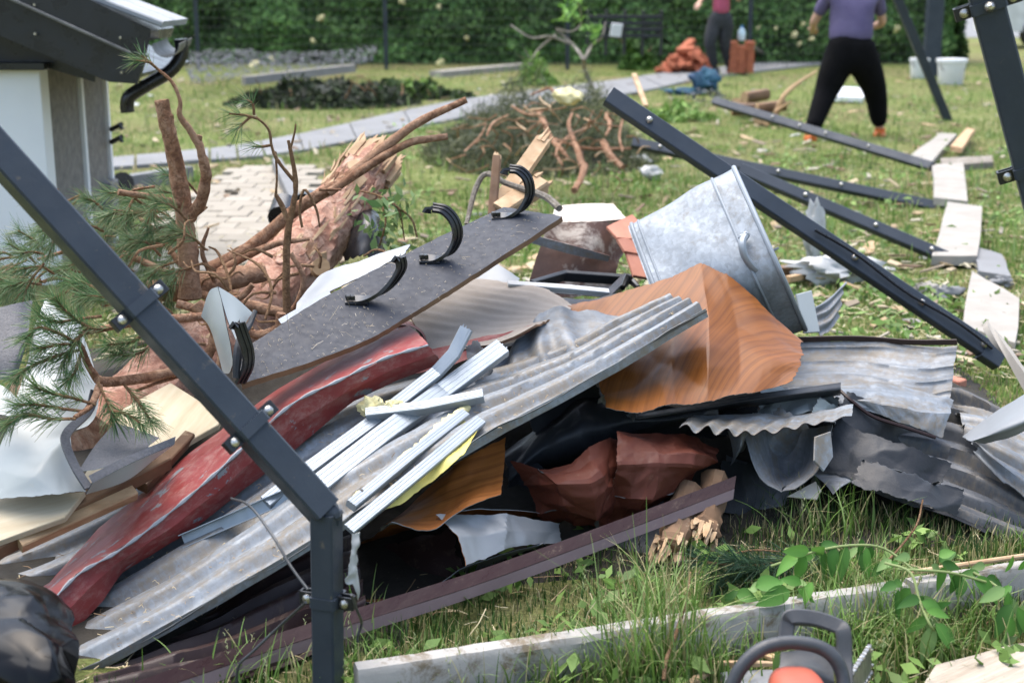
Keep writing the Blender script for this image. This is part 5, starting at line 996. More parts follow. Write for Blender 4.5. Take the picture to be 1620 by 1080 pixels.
scrap(1320, 655, 3.78, 60, 30, .5, [M['white'], M['greysheet']], 'bright torn scrap at the end of the scalloped sheet', 314, fc=(.015, .1))
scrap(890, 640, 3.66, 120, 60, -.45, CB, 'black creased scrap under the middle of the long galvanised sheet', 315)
scrap(985, 632, 3.6, 60, 40, .5, LB, 'light grey torn scrap at the lower left corner of the oak sheet', 316, fc=(.015, .1))
scrap(730, 585, 3.7, 90, 60, -.5, LB, 'grey torn scrap between red cap and aluminium profiles', 317)
# splintered timber ends under the trim
def torn_timber(p0, p1, r_, lab, seed):
    p0, p1 = np.asarray(p0), np.asarray(p1); o = thing('broken_beam', lab, 'timber', p1); d = p1 - p0; L_ = np.linalg.norm(d); d = d / L_; s1, u1 = frame(d, (0, -.6, .8)); rg = random.Random(seed)
    V, Fs = tube([p0, p0 + d * L_ * .4, p0 + d * L_ * .75, p0 + d * L_ * .82], [r_ * 1.05, r_, r_ * 1.05, r_ * .9], 12, 16, lump=.09, seed=seed); mesh('shaft', V, Fs, M['timberdk'], o, ang=25)
    for k in range(40):
        a = rg.uniform(0, 6.283); q = rg.random() ** .6; b = p0 + d * L_ * rg.uniform(.66, .8) + (s1 * math.cos(a) + u1 * math.sin(a)) * r_ * q * 1.05; e = b + d * L_ * rg.uniform(.08, .26) + (s1 * math.cos(a) + u1 * math.sin(a)) * r_ * rg.uniform(-.15, .45)
        mesh('splinter', *sweep([b, b + (e - b) * .6, e], rect(r_ * rg.uniform(.2, .5), r_ * .2, .0008), (0, -.6, .8), scale=[1, .8, .1]), M[('splinter', 'timber', 'splinter')[k % 3]], o, False)
torn_timber(P(1090, 775, 3.45), P(1050, 896, 3.22), .036, 'broken splintered timber end under the trim, left one', 11)
torn_timber(P(1132, 760, 3.5), P(1104, 872, 3.28), .038, 'broken splintered timber end under the trim, right one', 12)
# aluminium profiles lying on the sheet
def ch_sec(w_, h_, t=.002): return [(-w_ / 2, -h_ / 2), (w_ / 2, -h_ / 2), (w_ / 2, h_ / 2), (w_ / 2 - t, h_ / 2), (w_ / 2 - t, -h_ / 2 + t), (-w_ / 2 + t, -h_ / 2 + t), (-w_ / 2 + t, h_ / 2), (-w_ / 2, h_ / 2)]
UPS = nrm(V3(.15, -.6, .8))
ss_ = None
def profile(pts, w_, h_, lab, lift=.03, closed=True, ribs=True, up=UPS, holes=()):
    pp = [P(x, y, gY(x, y) - lift - (e[0] if e else 0)) for x, y, *e in pts]; o = thing('aluminium_profile', lab, 'profile', pp[len(pp) // 2])
    sec = rect(w_, h_, .002) if closed else ch_sec(w_, h_); mesh('channel', *sweep(pp, sec, up), M['alu'], o, False)
    if ribs:
        for k in (-.25, 0.05, .3):
            s, u = frame(pp[-1] - pp[0], up); mesh('rib', *sweep([p + s * w_ * k + u * (h_ / 2 + .0005) for p in pp], rect(.003, .0008, .0002), up), M['alu'], o, False)
    s, u = frame(pp[-1] - pp[0], up)
    for k in holes:
        q = pp[0] + (pp[-1] - pp[0]) * k + u * (h_ / 2 + .0005) + s * w_ * .3; mesh('screw_hole', *tube([q, q + u * .002], .004, 8), M['black'], o)
    return o
profile([(738, 520, .06), (718, 560, .06), (690, 590, .05), (600, 660, .04), (470, 755, .03), (420, 795, .02)], .034, .02, 'long bent aluminium profile nearest the red ridge cap', .03)
profile([(795, 550, .05), (700, 620, .04), (600, 693, .03), (495, 775, .02)], .05, .026, 'straight wide aluminium profile lying beside the bent one', .03)
p3_ = profile([(765, 626, .06), (672, 645, .06), (580, 656, .06)], .026, .03, 'short aluminium profile with foam on its end lying crosswise', .05)
profile([(480, 772, .02), (390, 812, .02), (288, 856, .02)], .032, .022, 'white aluminium channel resting on the sheet left of the bent post', .03, closed=False, ribs=False, up=(.1, -.9, .4))
profile([(735, 655, .03), (650, 722, .03), (555, 800, .03)], .026, .02, 'upper white profile strip of the foam filled pair', .03, holes=(.55, .9))
profile([(760, 665, .02), (665, 745, .02), (552, 838, .02)], .03, .014, 'lower white profile strip of the foam filled pair with screw holes', .022, holes=(.2, .45, .7, .93))
def on(px, py, l): return P(px, py, gY(px, py) - l)
lump('foam_chunk', on(590, 650, .1) - V3(0, 0, .02), (.03, .025, .022), M['foam'], 'crumbly pale foam chunk stuck on the crosswise profile end', 'foam', 141, amp=.5, n=22)
lump('foam_chunk', on(622, 648, .1) - V3(0, 0, .008), (.02, .016, .012), M['foam'], 'smaller foam crumb beside the foam chunk on the profile', 'foam', 142, amp=.5, n=18)
fs = thing('foam_strip', 'yellow foam strip squeezed between the pair of white profiles', 'foam', on(650, 735, .03)); pth = [on(*p, .045) for p in ((738, 645), (705, 672), (670, 702), (630, 738), (590, 770), (560, 788))]
mesh('core', *tube(pth, [.012, .016, .012, .014, .011, .01], 9, 40, lump=.18, seed=5), M['foam'], fs, ang=80)
sheet_obj('yellow_foil', [[(*p, gY(*p) - .016) for p in ((735, 668), (700, 705), (665, 742), (625, 770), (590, 800))], [(*p, gY(*p) - .028) for p in ((756, 676), (730, 722), (690, 755), (640, 792), (598, 812))]], [M['foil'], M['foil']], lab='crumpled yellow foil under the lower white profile', cat='foil', nu=40, nv=12, crum=(.008, .08), edge=.008, seed=145)
# ---------------------------------------------------------------- left side of the pile
sheet_obj('charcoal_flashing', [[(-40, 500, 3.5), (20, 482, 3.55), (52, 474, 3.6)], [(-40, 560, 3.4), (20, 555, 3.42), (42, 540, 3.46)], [(-40, 600, 3.36), (10, 600, 3.36), (26, 596, 3.38)]], [M['chartex'], M['white']], lab='charcoal bent flashing at the left margin behind the needles', cat='flashing', nu=20, nv=20, crum=(.006, .3), seed=151)
sheet_obj('white_flashing', [[(72, 470, 3.62), (95, 490, 3.6), (122, 500, 3.62)], [(45, 560, 3.46), (95, 570, 3.44), (150, 590, 3.5)], [(22, 640, 3.3), (90, 660, 3.28), (150, 660, 3.36)], [(-5, 720, 3.18), (60, 730, 3.12), (112, 690, 3.22)], [(-40, 790, 3.1), (60, 785, 3.05), (136, 778, 3.1)]], [M['white'], M['charsheet']], lab='large off white bent flashing sheet at the left under the needles', cat='flashing', nu=60, nv=90, fac=(.009, .12), edge=.006, seed=152, ang=30)
mesh('edge_strip', *sweep(catmull(PP([(150, 618, 3.34), (140, 650, 3.3), (108, 682, 3.18), (104, 702, 3.14), (120, 740, 3.08), (140, 772, 3.05)]), 24), rect(.006, .022, .001), (-.8, -.5, .3)), M['chartex'], None, False, 'dark folded edge strip along the white flashing', 'flashing')
sheet_obj('white_flashing', [[(-40, 600, 3.25), (0, 608, 3.24), (40, 640, 3.2)], [(-40, 650, 3.15), (0, 655, 3.14), (22, 660, 3.12)]], [M['white'], M['charsheet']], lab='narrow white flashing strip at the left margin', cat='flashing', nu=14, nv=8, seed=153)
ft = thing('charcoal_flashing', 'charcoal grained flashing piece with a folded white backed lip', 'flashing', P(200, 740, 3.1))
sheet_obj('face', [[(182, 668, 3.32), (215, 678, 3.3), (252, 692, 3.28)], [(150, 705, 3.2), (185, 712, 3.18), (235, 705, 3.22)], [(124, 745, 3.08), (165, 738, 3.08), (240, 708, 3.14)]], [M['chartex'], M['white']], ft, nu=20, nv=18, seed=154)
sheet_obj('lip', [[(140, 752, 3.04), (200, 722, 3.08), (278, 690, 3.14)], [(146, 764, 3.03), (205, 733, 3.07), (276, 702, 3.13)]], [M['chartex'], M['white']], ft, nu=24, nv=5, th=.003)
sheet_obj('lip_underside', [[(146, 765, 3.032), (205, 734, 3.07), (276, 703, 3.13)], [(136, 782, 3.06), (200, 760, 3.1), (250, 722, 3.16)]], [M['white'], M['chartex']], ft, nu=24, nv=6, th=.003)
plate_obj('plywood_sheet', [(196, 645, 3.75), (270, 605, 3.9), (352, 655, 3.62), (345, 672, 3.56), (140, 790, 3.2), (120, 770, 3.26)], .014, M['ply'], lab='pale plywood sheet between the pine needles and the red ridge cap', cat='plywood')
plate_obj('plywood_sheet', [(-60, 790, 3.12), (135, 782, 3.14), (100, 812, 3.05), (-60, 880, 2.95)], .014, M['ply'], lab='pale plywood sheet at the left margin below the white flashing', cat='plywood')
mesh('timber_batten', *beam(P(-40, 882, 2.98), P(262, 725, 3.3), .05, .04, (0, -.5, .85)), M['timberdk'], lab='dirty brown batten along the plywood at the left margin', cat='timber', smooth=False)
mesh('timber_batten', *beam(P(28, 858, 3.02), P(210, 775, 3.22), .045, .03, (0, -.7, .7)), M['timber'], lab='rounded orange batten lying below the dirty batten', cat='timber', smooth=False)
mesh('timber_batten', *beam(P(225, 770, 3.3), P(300, 690, 3.5), .03, .03, (0, -.7, .7)), M['timberdk'], lab='short dark batten end against the red ridge cap', cat='timber', smooth=False)
mesh('timber_batten', *beam(P(20, 640, 3.5), P(60, 590, 3.7), .06, .05, (0, -.7, .7)), M['timberdk'], lab='small dark wood piece behind the white flashing strip', cat='timber', smooth=False)
# straw and splinters lying on the boards and sheets
V, Fs, C2 = [], [], []
def straw(p, d, L_, w_, col):
    n0 = len(V); s_ = nrm(np.cross(d, (0, -.5, .85))) * w_; m_ = p + d * L_ * .5 + V3(0, 0, .003) + s_ * R.uniform(-6, 6)
    for q in (p, m_, p + d * L_): V.extend([q - s_, q + s_])
    Fs.extend([(n0, n0 + 1, n0 + 3, n0 + 2), (n0 + 2, n0 + 3, n0 + 5, n0 + 4)]); C2.extend([col] * 6)
for k in range(420):
    u_t, v_t = R.random(), R.random(); A = np.array(BD, float); a = catmull(A[0], 50)[int(u_t * 49)]; b = catmull(A[1], 50)[int(u_t * 49)]; q = a + (b - a) * v_t
    straw(P(q[0], q[1], q[2] - .006), nrm(V3(R.gauss(0, 1), R.gauss(0, .5), R.gauss(0, .25))), R.uniform(.002, .010) * (5 if R.random() < .06 else 1), .0005, R.choice([(.42, .35, .24), (.3, .25, .18), (.5, .44, .34)]))
for k in range(520):
    u_t, v_t = R.random() ** 1.3, R.random() ** .8; A = np.array(GALV, float); g1 = catmull(A[:, int(u_t * 5)] if False else A, 3); rows = [catmull(A[i], 60)[int(u_t * 59)] for i in range(3)]; q = catmull(np.array(rows), 30)[int(v_t * 29)]
    straw(P(q[0], q[1], q[2] - .013), nrm(V3(R.gauss(0, 1), R.gauss(0, .6), R.gauss(0, .3))), R.uniform(.003, .014), .0008, R.choice([(.35, .25, .14), (.5, .4, .24), (.16, .11, .06)]))
mesh('straw_litter', V, Fs, M['straw'], None, False, 'fine straw and splinters strewn over the boards and sheets', 'straw', kind='stuff', col=np.array(C2))
# ---------------------------------------------------------------- fallen pine: trunk, limbs, needles
NG = [(.05, .12, .045), (.08, .17, .065), (.12, .21, .08), (.17, .24, .10), (.22, .23, .12)]
def needles_on(paths, L=.06, per=90, start=.25, w_=.00075, spread=(.35, .95), cols=NG, droop=.15, seed=0):
    rg = np.random.default_rng(seed); V = []; C = []
    for pth in paths:
        q = catmull(np.array(pth), 40); i0 = int(start * 39); seg = q[i0:]
        ln = np.sum(np.linalg.norm(np.diff(seg, axis=0), axis=1)); n = int(per * ln / .1 + per * .4)
        t = rg.uniform(0, 1, n) ** .75; fi = t * (len(seg) - 1.001); ii = fi.astype(int); b = seg[ii] + (seg[ii + 1] - seg[ii]) * (fi - ii)[:, None]
        d = seg[ii + 1] - seg[ii]; d /= np.linalg.norm(d, axis=1, keepdims=True) + 1e-9
        r_ = rg.normal(size=(n, 3)); r_ -= d * np.sum(r_ * d, 1, keepdims=True); r_ /= np.linalg.norm(r_, axis=1, keepdims=True)
        a = rg.uniform(*spread, n)[:, None]; dr = d * np.cos(a) + r_ * np.sin(a); dr[:, 2] -= droop * rg.uniform(0, 1, n); dr /= np.linalg.norm(dr, axis=1, keepdims=True)
        l = L * rg.uniform(.6, 1.15, (n, 1)); s_ = np.cross(dr, rg.normal(size=(n, 3))); s_ /= np.linalg.norm(s_, axis=1, keepdims=True); s_ *= w_
        m_ = b + dr * l * .55; e = b + dr * l + np.array([0, 0, -1]) * droop * l * .25
        V.append(np.stack([b - s_, b + s_, m_ + s_, m_ - s_, e + s_ * .4, e - s_ * .4], 1).reshape(-1, 3))
        c = np.array(cols)[rg.integers(0, len(cols), n)] * rg.uniform(.7, 1.25, (n, 1)); C.append(np.repeat(c, 6, 0))
    V = np.vstack(V); k = len(V) // 6; base = np.arange(k)[:, None] * 6
    Fs = np.vstack([base + np.array([0, 1, 2, 3]), base + np.array([3, 2, 4, 5])]); return V, Fs, np.vstack(C)
def pine(name, lab, base, limbs, twigs, L=.06, per=90, seed=0, barkm='bark', nparts=True, **k):
    o = thing(name, lab, 'branch', base)
    for i, (pth, r_) in enumerate(limbs): mesh('limb', *tube(PP(pth), r_, 9, max(10, 5 * len(pth)), lump=.07, seed=seed + i), M[barkm], o, ang=70)
    for i, pth in enumerate(twigs): mesh('twig', *tube(PP(pth), [.004] * (len(pth) - 1) + [.0022], 6, 10), M['twig'], o)
    if twigs: V, Fs, C = needles_on([PP(t) for t in twigs], L, per, seed=seed, **k); mesh('needles', V, Fs, M['needle'], o, False, kind='stuff', col=C)
    return o
tk = thing('fallen_pine', 'thick fallen pine trunk with pink orange bark and a splintered upper end', 'tree', P(420, 480, 4.5))
TP = [(598, 250, 5.05), (545, 318, 4.9), (500, 378, 4.75), (430, 455, 4.55), (330, 545, 4.25), (230, 630, 3.95), (150, 700, 3.75)]
V, Fs = tube(PP(TP), [.08, .095, .102, .106, .108, .105, .1], 40, 130, lump=.012, seed=3); tc_ = catmull(np.array(PP(TP)), 130)
for i in range(130):
    a_ = np.arange(40) * (2 * math.pi / 40); dd = V[i * 40:(i + 1) * 40] - tc_[i]; k_ = 1 + .10 * facets(np.cos(a_) * 2.2 + 7, np.sin(a_) * 2.2 + i * .11, 5) + .05 * facets(np.cos(a_) * 5 + 3, np.sin(a_) * 5 + i * .3, 8); V[i * 40:(i + 1) * 40] = tc_[i] + dd * k_[:, None]
mesh('trunk', V, Fs, M['barkpink'], tk, ang=25)
pt = P(598, 250, 5.05); dt = nrm(P(598, 250, 5.05) - P(545, 318, 4.9)); s_, u_ = frame(dt, (0, -.5, .85))
for k in range(60):
    a = R.uniform(0, 6.283); r_ = .085 * math.sqrt(R.random()); q = pt + (s_ * math.cos(a) + u_ * math.sin(a)) * r_; e = q + dt * R.uniform(.02, .10) * (1.3 - r_ / .1) + s_ * R.gauss(0, .012)
    mesh('splinter', *sweep([q - dt * .08, q, e], rect(.026, .014, .001), (0, -.5, .85), scale=[1, 1, .12]), M['splinter'], tk, False)
for k in range(64):                                                     # lifted bark plates
    f = R.uniform(.05, .75); c = catmull(np.array(PP(TP)), 100)[int(f * 99)]; c2 = catmull(np.array(PP(TP)), 100)[min(99, int(f * 99) + 2)]; d = nrm(c2 - c); s1, u1 = frame(d, (0, -.5, .85)); a = R.uniform(-1.4, 1.4); rr_ = .092 + .016 * f; n_ = u1 * math.cos(a) + s1 * math.sin(a)
    w1 = nrm(np.cross(n_, d)); q = c + n_ * (rr_ * 1.06); mesh('bark_plate', *plate([q + d * x * .03 * R.uniform(.6, 1.3) + w1 * y * .02 * R.uniform(.6, 1.4) for x, y in ((-1, -.7), (0, -1.1), (1, -.6), (1.1, .5), (.1, 1), (-.9, .8))], .006)[:2], (M['barkpink'], M['bark'], M['barkpink'], M['splinter'])[k % 4], tk, False)
tcc = catmull(np.array(PP(TP)), 100)
for k in range(60):                                                     # torn pale strips of wood along the trunk
    f = int(R.uniform(0, 62)); d = nrm(tcc[f] - tcc[f + 2]); s1, u1 = frame(d, (0, -.5, .85)); a = R.uniform(-1.0, 2.2); n_ = u1 * math.cos(a) - s1 * math.sin(a); q = tcc[f] + n_ * (.098 + R.uniform(0, .008)); l = R.uniform(.04, .14)
    mesh('torn_strip', *sweep([q - d * l * .5, q + n_ * .004, q + d * l * .4 + n_ * R.uniform(0, .02)], rect(R.uniform(.006, .016), .004, .0008), n_, scale=[.5, 1, .15]), M[('splinter', 'splinter', 'bark')[k % 3]], tk, False)
lmb = lambda pts, Y, dy=0: [(x, y, Y + dy * i) for i, (x, y) in enumerate(pts)]
for i, (pts, r_, Y, dy) in enumerate([([(335, 425), (400, 388), (470, 330), (545, 285), (600, 240), (660, 195), (738, 158)], (.024, .02, .02, .018, .017, .014, .01), 4.35, .02), ([(520, 305), (575, 268), (620, 240), (655, 224), (708, 216)], (.014, .014, .013, .012, .01), 4.38, .02), ([(330, 440), (390, 405), (440, 385), (490, 378)], (.012, .012, .01, .006), 4.3, .02),
                                    ([(340, 470), (400, 485), (450, 495)], (.02, .018, .014), 4.0, 0), ([(445, 495), (440, 520), (410, 530), (385, 520)], (.013, .014, .013, .01), 3.72, 0), ([(230, 460), (300, 455), (370, 440), (420, 430)], (.035, .04, .035, .03), 4.2, .03), ([(160, 475), (210, 460), (250, 455)], (.022, .024, .024), 4.1, 0), ([(118, 420), (122, 440), (125, 470)], (.02, .02, .02), 4.6, 0),
                                    ([(330, 500), (350, 560), (340, 600)], (.015, .012, .01), 3.8, 0), ([(310, 480), (340, 520), (330, 560), (310, 600)], (.02, .016, .014, .012), 3.9, 0), ([(280, 480), (330, 490), (380, 470), (400, 450)], (.012, .012, .01, .008), 3.95, 0), ([(505, 300), (540, 300)], (.006, .004), 4.3, 0), ([(460, 400), (480, 440), (470, 480), (450, 500)], (.007, .008, .008, .008), 3.9, 0)]):
    mesh('limb', *tube(PP(lmb(pts, Y, dy)), r_, 10, 5 * len(pts), lump=.06, seed=i), M['bark'], tk, ang=70)
for k in range(24):
    x, y = R.uniform(250, 520), R.uniform(380, 560); a = R.uniform(-.5, 3.6); l = R.uniform(30, 90); Y_ = R.uniform(3.7, 4.2)
    mesh('twig', *tube(PP([(x, y, Y_), (x + l * .45 * math.cos(a), y - l * .45 * math.sin(a), Y_ - .02), (x + l * .8 * math.cos(a + .35), y - l * .8 * math.sin(a + .35), Y_), (x + l * math.cos(a + .2), y - l * math.sin(a + .2), Y_ + .03)]), [.005, .004, .003, .0015], 5, 10, lump=.1, seed=k), M['twig'], tk)
mesh('cut_knot', *tube(PP([(505, 425, 4.4), (508, 422, 4.3)]), [.03, .028], 12), M['timber'], tk)
# upright broken stems
st = pine('snapped_pine', 'upright snapped orange pine stem forked in two with one green tuft', P(300, 460, 4.1),
     [([(300, 470, 4.1), (297, 400, 4.1), (290, 330, 4.1), (276, 245, 4.1), (262, 190, 4.1), (256, 158, 4.1)], (.034, .03, .027, .023, .022, .02)), ([(300, 345, 4.1), (318, 318, 4.08), (326, 280, 4.06), (318, 240, 4.05), (312, 215, 4.05)], (.018, .018, .016, .012, .009)), ([(316, 232, 4.05), (300, 205, 4.04), (284, 182, 4.03), (285, 160, 4.03), (272, 130, 4.03), (250, 110, 4.03)], (.012, .01, .008, .006, .005, .004)), ([(290, 325, 4.1), (240, 312, 4.0), (187, 304, 3.95)], (.013, .01, .009)), ([(318, 240, 4.05), (314, 226, 4.05), (316, 214, 4.05)], (.009, .009, .008))],
     [[(250, 110, 4.03), (236, 98, 4.02), (224, 88, 4.02)], [(240, 100, 4.02), (228, 97, 4.0), (214, 96, 4.0)]], L=.055, per=55, seed=5)
pine('pine_sprig', 'thin dark bare sprig with two small needle tufts near the trunk', P(455, 520, 3.9),
     [([(455, 520, 3.85), (453, 440, 3.85), (455, 370, 3.85), (468, 300, 3.85), (462, 250, 3.85), (456, 222, 3.85)], (.012, .011, .01, .007, .006, .004)), ([(455, 348, 3.85), (446, 325, 3.85), (436, 308, 3.85)], (.007, .007, .006)), ([(468, 290, 3.85), (440, 255, 3.84), (430, 232, 3.84), (425, 205, 3.83), (405, 185, 3.82)], (.005, .005, .004, .0035, .003)), ([(436, 310, 3.85), (438, 280, 3.85), (436, 240, 3.85)], (.004, .003, .003)), ([(460, 235, 3.85), (466, 210, 3.85), (468, 196, 3.85)], (.003, .003, .002))],
     [[(408, 188, 3.82), (385, 182, 3.81), (362, 180, 3.8)], [(402, 182, 3.82), (400, 165, 3.81), (390, 158, 3.8)], [(398, 184, 3.82), (385, 195, 3.81), (375, 205, 3.8)], [(428, 230, 3.84), (415, 232, 3.84), (400, 232, 3.83)]], L=.062, per=42, seed=6, barkm='twig')
# left mass of needles, far and near
tw = []
for k in range(105):
    x, y = R.uniform(15, 330), R.uniform(300, 460)
    if x < 75 and y < 395: y = R.uniform(395, 460)
    Y = R.uniform(4.0, 4.7); a = R.uniform(2.2, 4.2); l = R.uniform(35, 75); tw.append([(x, y, Y), (x + l * .5 * math.cos(a), y - l * .5 * math.sin(a) + 4, Y - .03), (x + l * math.cos(a + .2), y - l * math.sin(a + .2) + R.uniform(0, 15), Y - .05)])
pine('pine_bough', 'broad fallen pine bough with needles behind the slanting steel post', P(180, 470, 4.4), [([(330, 470, 4.2), (240, 420, 4.3), (150, 390, 4.4), (60, 410, 4.5)], (.014, .011, .009, .005)), ([(300, 440, 4.2), (250, 370, 4.3), (200, 330, 4.4)], (.01, .008, .005)), ([(200, 430, 4.3), (150, 450, 4.3), (90, 440, 4.35), (30, 460, 4.4)], (.01, .008, .006, .004)), ([(340, 445, 4.15), (320, 400, 4.1), (330, 360, 4.1)], (.008, .007, .004)), ([(180, 336, 4.1), (215, 338, 4.1), (243, 341, 4.1)], (.008, .009, .009)), ([(245, 295, 4.2), (215, 300, 4.2), (205, 305, 4.2)], (.004, .004, .003))],
     tw, L=.064, per=100, seed=7, cols=[(.08, .16, .07), (.13, .21, .09), (.18, .26, .12), (.25, .26, .14)])
tw = [[(200, 512, 3.4), (150, 520, 3.34), (110, 498, 3.3), (86, 470, 3.28)], [(132, 552, 3.3), (92, 562, 3.24), (52, 578, 3.2), (20, 598, 3.18)], [(132, 552, 3.3), (100, 530, 3.26), (62, 518, 3.24), (42, 535, 3.22)], [(150, 640, 3.2), (118, 630, 3.16), (82, 622, 3.14), (55, 612, 3.12)], [(120, 662, 3.1), (80, 662, 3.08), (40, 655, 3.06), (10, 672, 3.05)], [(155, 605, 3.3), (172, 640, 3.24), (180, 662, 3.2)], [(130, 552, 3.32), (120, 585, 3.26), (108, 602, 3.22)], [(190, 600, 3.4), (222, 640, 3.36), (240, 668, 3.34)], [(215, 500, 3.5), (172, 472, 3.48), (132, 468, 3.46)], [(125, 545, 3.3), (95, 545, 3.24), (60, 552, 3.2)], [(140, 520, 3.34), (120, 540, 3.28), (95, 580, 3.24)], [(175, 650, 3.22), (200, 655, 3.2), (225, 672, 3.18)], [(160, 500, 3.4), (120, 505, 3.34), (90, 510, 3.3), (58, 498, 3.28)], [(130, 650, 3.15), (90, 645, 3.1), (60, 640, 3.08), (28, 640, 3.06)], [(165, 470, 3.5), (140, 450, 3.5), (110, 445, 3.5)], [(250, 540, 3.5), (215, 560, 3.45), (180, 560, 3.42)], [(235, 520, 3.5), (210, 540, 3.46), (170, 545, 3.4)]]
pine('pine_bough', 'sharp green pine bough tips hanging over the white flashing', P(170, 640, 3.3), [([(300, 580, 3.55), (240, 596, 3.48), (172, 604, 3.36), (155, 600, 3.32)], (.014, .014, .013, .011)), ([(155, 602, 3.34), (140, 578, 3.32), (128, 548, 3.3), (118, 535, 3.3)], (.01, .009, .007, .005)), ([(158, 606, 3.34), (152, 625, 3.26), (140, 645, 3.18), (118, 660, 3.1)], (.01, .009, .007, .005)), ([(330, 500, 3.7), (270, 505, 3.6), (205, 512, 3.42), (125, 528, 3.34)], (.012, .012, .01, .006)), ([(300, 590, 3.56), (250, 605, 3.5), (215, 618, 3.46)], (.006, .005, .004))],
     tw, L=.06, per=125, seed=8, start=.15)
# broad leaved sprig at the trunk and bare twigs
sp = thing('leafy_sprig', 'small broad leaved green sprig hanging right of the pine trunk', 'branch', P(620, 390, 4.5))
for i, pth in enumerate([[(560, 300, 4.6), (600, 310, 4.55), (630, 330, 4.5), (640, 380, 4.5)], [(600, 312, 4.55), (610, 350, 4.5), (600, 390, 4.5)], [(620, 322, 4.5), (650, 345, 4.5), (660, 375, 4.5)]]): mesh('stem', *tube(PP(pth), [.004, .0035, .003, .002][:len(pth)], 6, 12), M['twig'], sp)
pts = np.array([P(R.gauss(612, 22), R.gauss(345, 30), 4.5 + R.gauss(0, .06)) for _ in range(110)]); V, Fs, C = leaf_cloud(pts, .022, (.08, .16, .05), (.22, .3, .12)); mesh('leaves', V, Fs, M['leaf'], sp, False, kind='stuff', col=C)
mesh('bare_twig', *tube(PP([(575, 405, 4.3), (600, 395, 4.3), (640, 420, 4.2), (660, 430, 4.1)]), [.004, .004, .003, .002], 6, 14), M['twig'], lab='bare twig crossing above the white profile strip', cat='twig')
for i, (pth, lb) in enumerate([([(400, 520, 3.7), (370, 480, 3.75), (362, 440, 3.8), (345, 400, 3.85), (330, 390, 3.85)], 'thin dark twig arching left of the bare sprig'), ([(420, 505, 3.7), (430, 460, 3.75), (410, 420, 3.8), (360, 395, 3.85)], 'thin dark twig crossing the trunk behind the sprig'), ([(478, 360, 4.0), (474, 330, 4.0), (482, 300, 4.0), (500, 330, 4.0), (506, 360, 4.0)], 'thin hooked twig before the upper trunk')]): mesh('bare_twig', *tube(PP(pth), [.004] * (len(pth) - 1) + [.002], 6, 20), M['twig'], lab=lb, cat='twig')
# black pipe pieces by the trunk
bp_ = thing('black_pipe', 'torn black plastic pipe lying in the shade right of the pine trunk', 'pipe', P(585, 410, 4.7))
sheet_obj('shell', [[(560, 342, 4.85), (580, 328, 4.9), (600, 340, 4.85), (612, 378, 4.8)], [(552, 372, 4.75), (575, 350, 4.7), (598, 362, 4.7), (610, 395, 4.7)], [(545, 410, 4.7), (570, 405, 4.62), (592, 408, 4.62), (612, 415, 4.65)]], [M['black'], M['black']], bp_, nu=24, nv=20, crum=(.01, .15), edge=.02, seed=171, th=.006)
mesh('pipe_stub', *tube(PP([(445, 345, 5.6), (450, 322, 5.7)]), [.055, .05], 14), M['black'], lab='black pipe stub standing at the kerb behind the trunk', cat='pipe')
mesh('pipe_stub', *tube(PP([(480, 322, 5.5), (492, 312, 5.6)]), [.04, .03], 14), M['black'], lab='small black pipe end peeking out above the trunk', cat='pipe')
# ---------------------------------------------------------------- foreground fence: bent post, right post, concrete board
FL = nrm(V3(1.437, .51, 0)); FN = np.array([FL[1], -FL[0], 0])             # fence line, normal towards camera
def clamp(o, c, t, w_, h_, side, upv, tabs=(1, -1)):
    """band round a post with bolted tabs; t along post, side across, upv face normal"""
    b = mesh('clamp', *sweep([c - t * .011, c + t * .011], rect(w_ + .007, h_ + .007, .004), upv), M['post'], o, False)
    for sg in tabs:
        q = c + side * sg * (w_ / 2 + .016); 
        for e in (-1, 1): mesh('tab', *sweep([q - t * .013, q + t * .013], rect(.034, .0035, .001), upv) if False else sweep([q - t * .013 + upv * e * .0085, q + t * .013 + upv * e * .0085], rect(.034, .004, .001), upv), M['clampmetal'], b, False)
        mesh('tab_end', *sweep([q - t * .013 + side * sg * .016, q + t * .013 + side * sg * .016], rect(.004, .02, .001), upv), M['clampmetal'], b, False)
        for e in (1, -1): p = q + upv * e * .0105; mesh('bolt', *tube([p, p + upv * e * .004, p + upv * e * .008], [.0095, .009, .003], 12), M['bolt'], b)
bpst = thing('bent_fence_post', 'anthracite fence post bent over at its foot with bolted clamps', 'fence post', G(519, 1096, 0))
p0 = G(519, 1112, 0) * V3(1, 1, 0) + V3(0, 0, -.06); pb = P(516, 806, p0[1]); pe = P(-70, 168, p0[1] + .02)
sx, sy = .040, .056
mesh('lower_shaft', *sweep([p0, pb - V3(0, 0, .004)], rect(.048, .052, .004), nrm(FN * .75 + FL * -.6)), M['post'], bpst, False)
td = nrm(pe - pb); upd = nrm(np.cross(td, V3(0, 1, 0))); upd = upd if upd[2] > 0 else -upd; fdir = nrm(V3(0, -1, 0) * .80 + upd * .6)
pb2 = pb + V3(-.004, 0, -.002)
mesh('upper_shaft', *sweep([pb2, pe], rect(.058, .058, .004), fdir), M['post'], bpst, False)
mesh('crushed_bend', *lump_geo(pb + V3(0, 0, -.006), (.03, .026, .022), 9, .25), M['post'], bpst, ang=30)
ss, uu = frame(td, fdir)
for px, py in ((231, 474), (405, 668)):
    k = np.dot(P(px, py, p0[1]) - pb, td); clamp(bpst, pb + td * k, td, .058, .058, ss, uu)
clamp(bpst, P(519, 947, p0[1]) , V3(0, 0, 1), .048, .052, *frame(V3(0, 0, 1), nrm(FN * .75 + FL * -.6)))
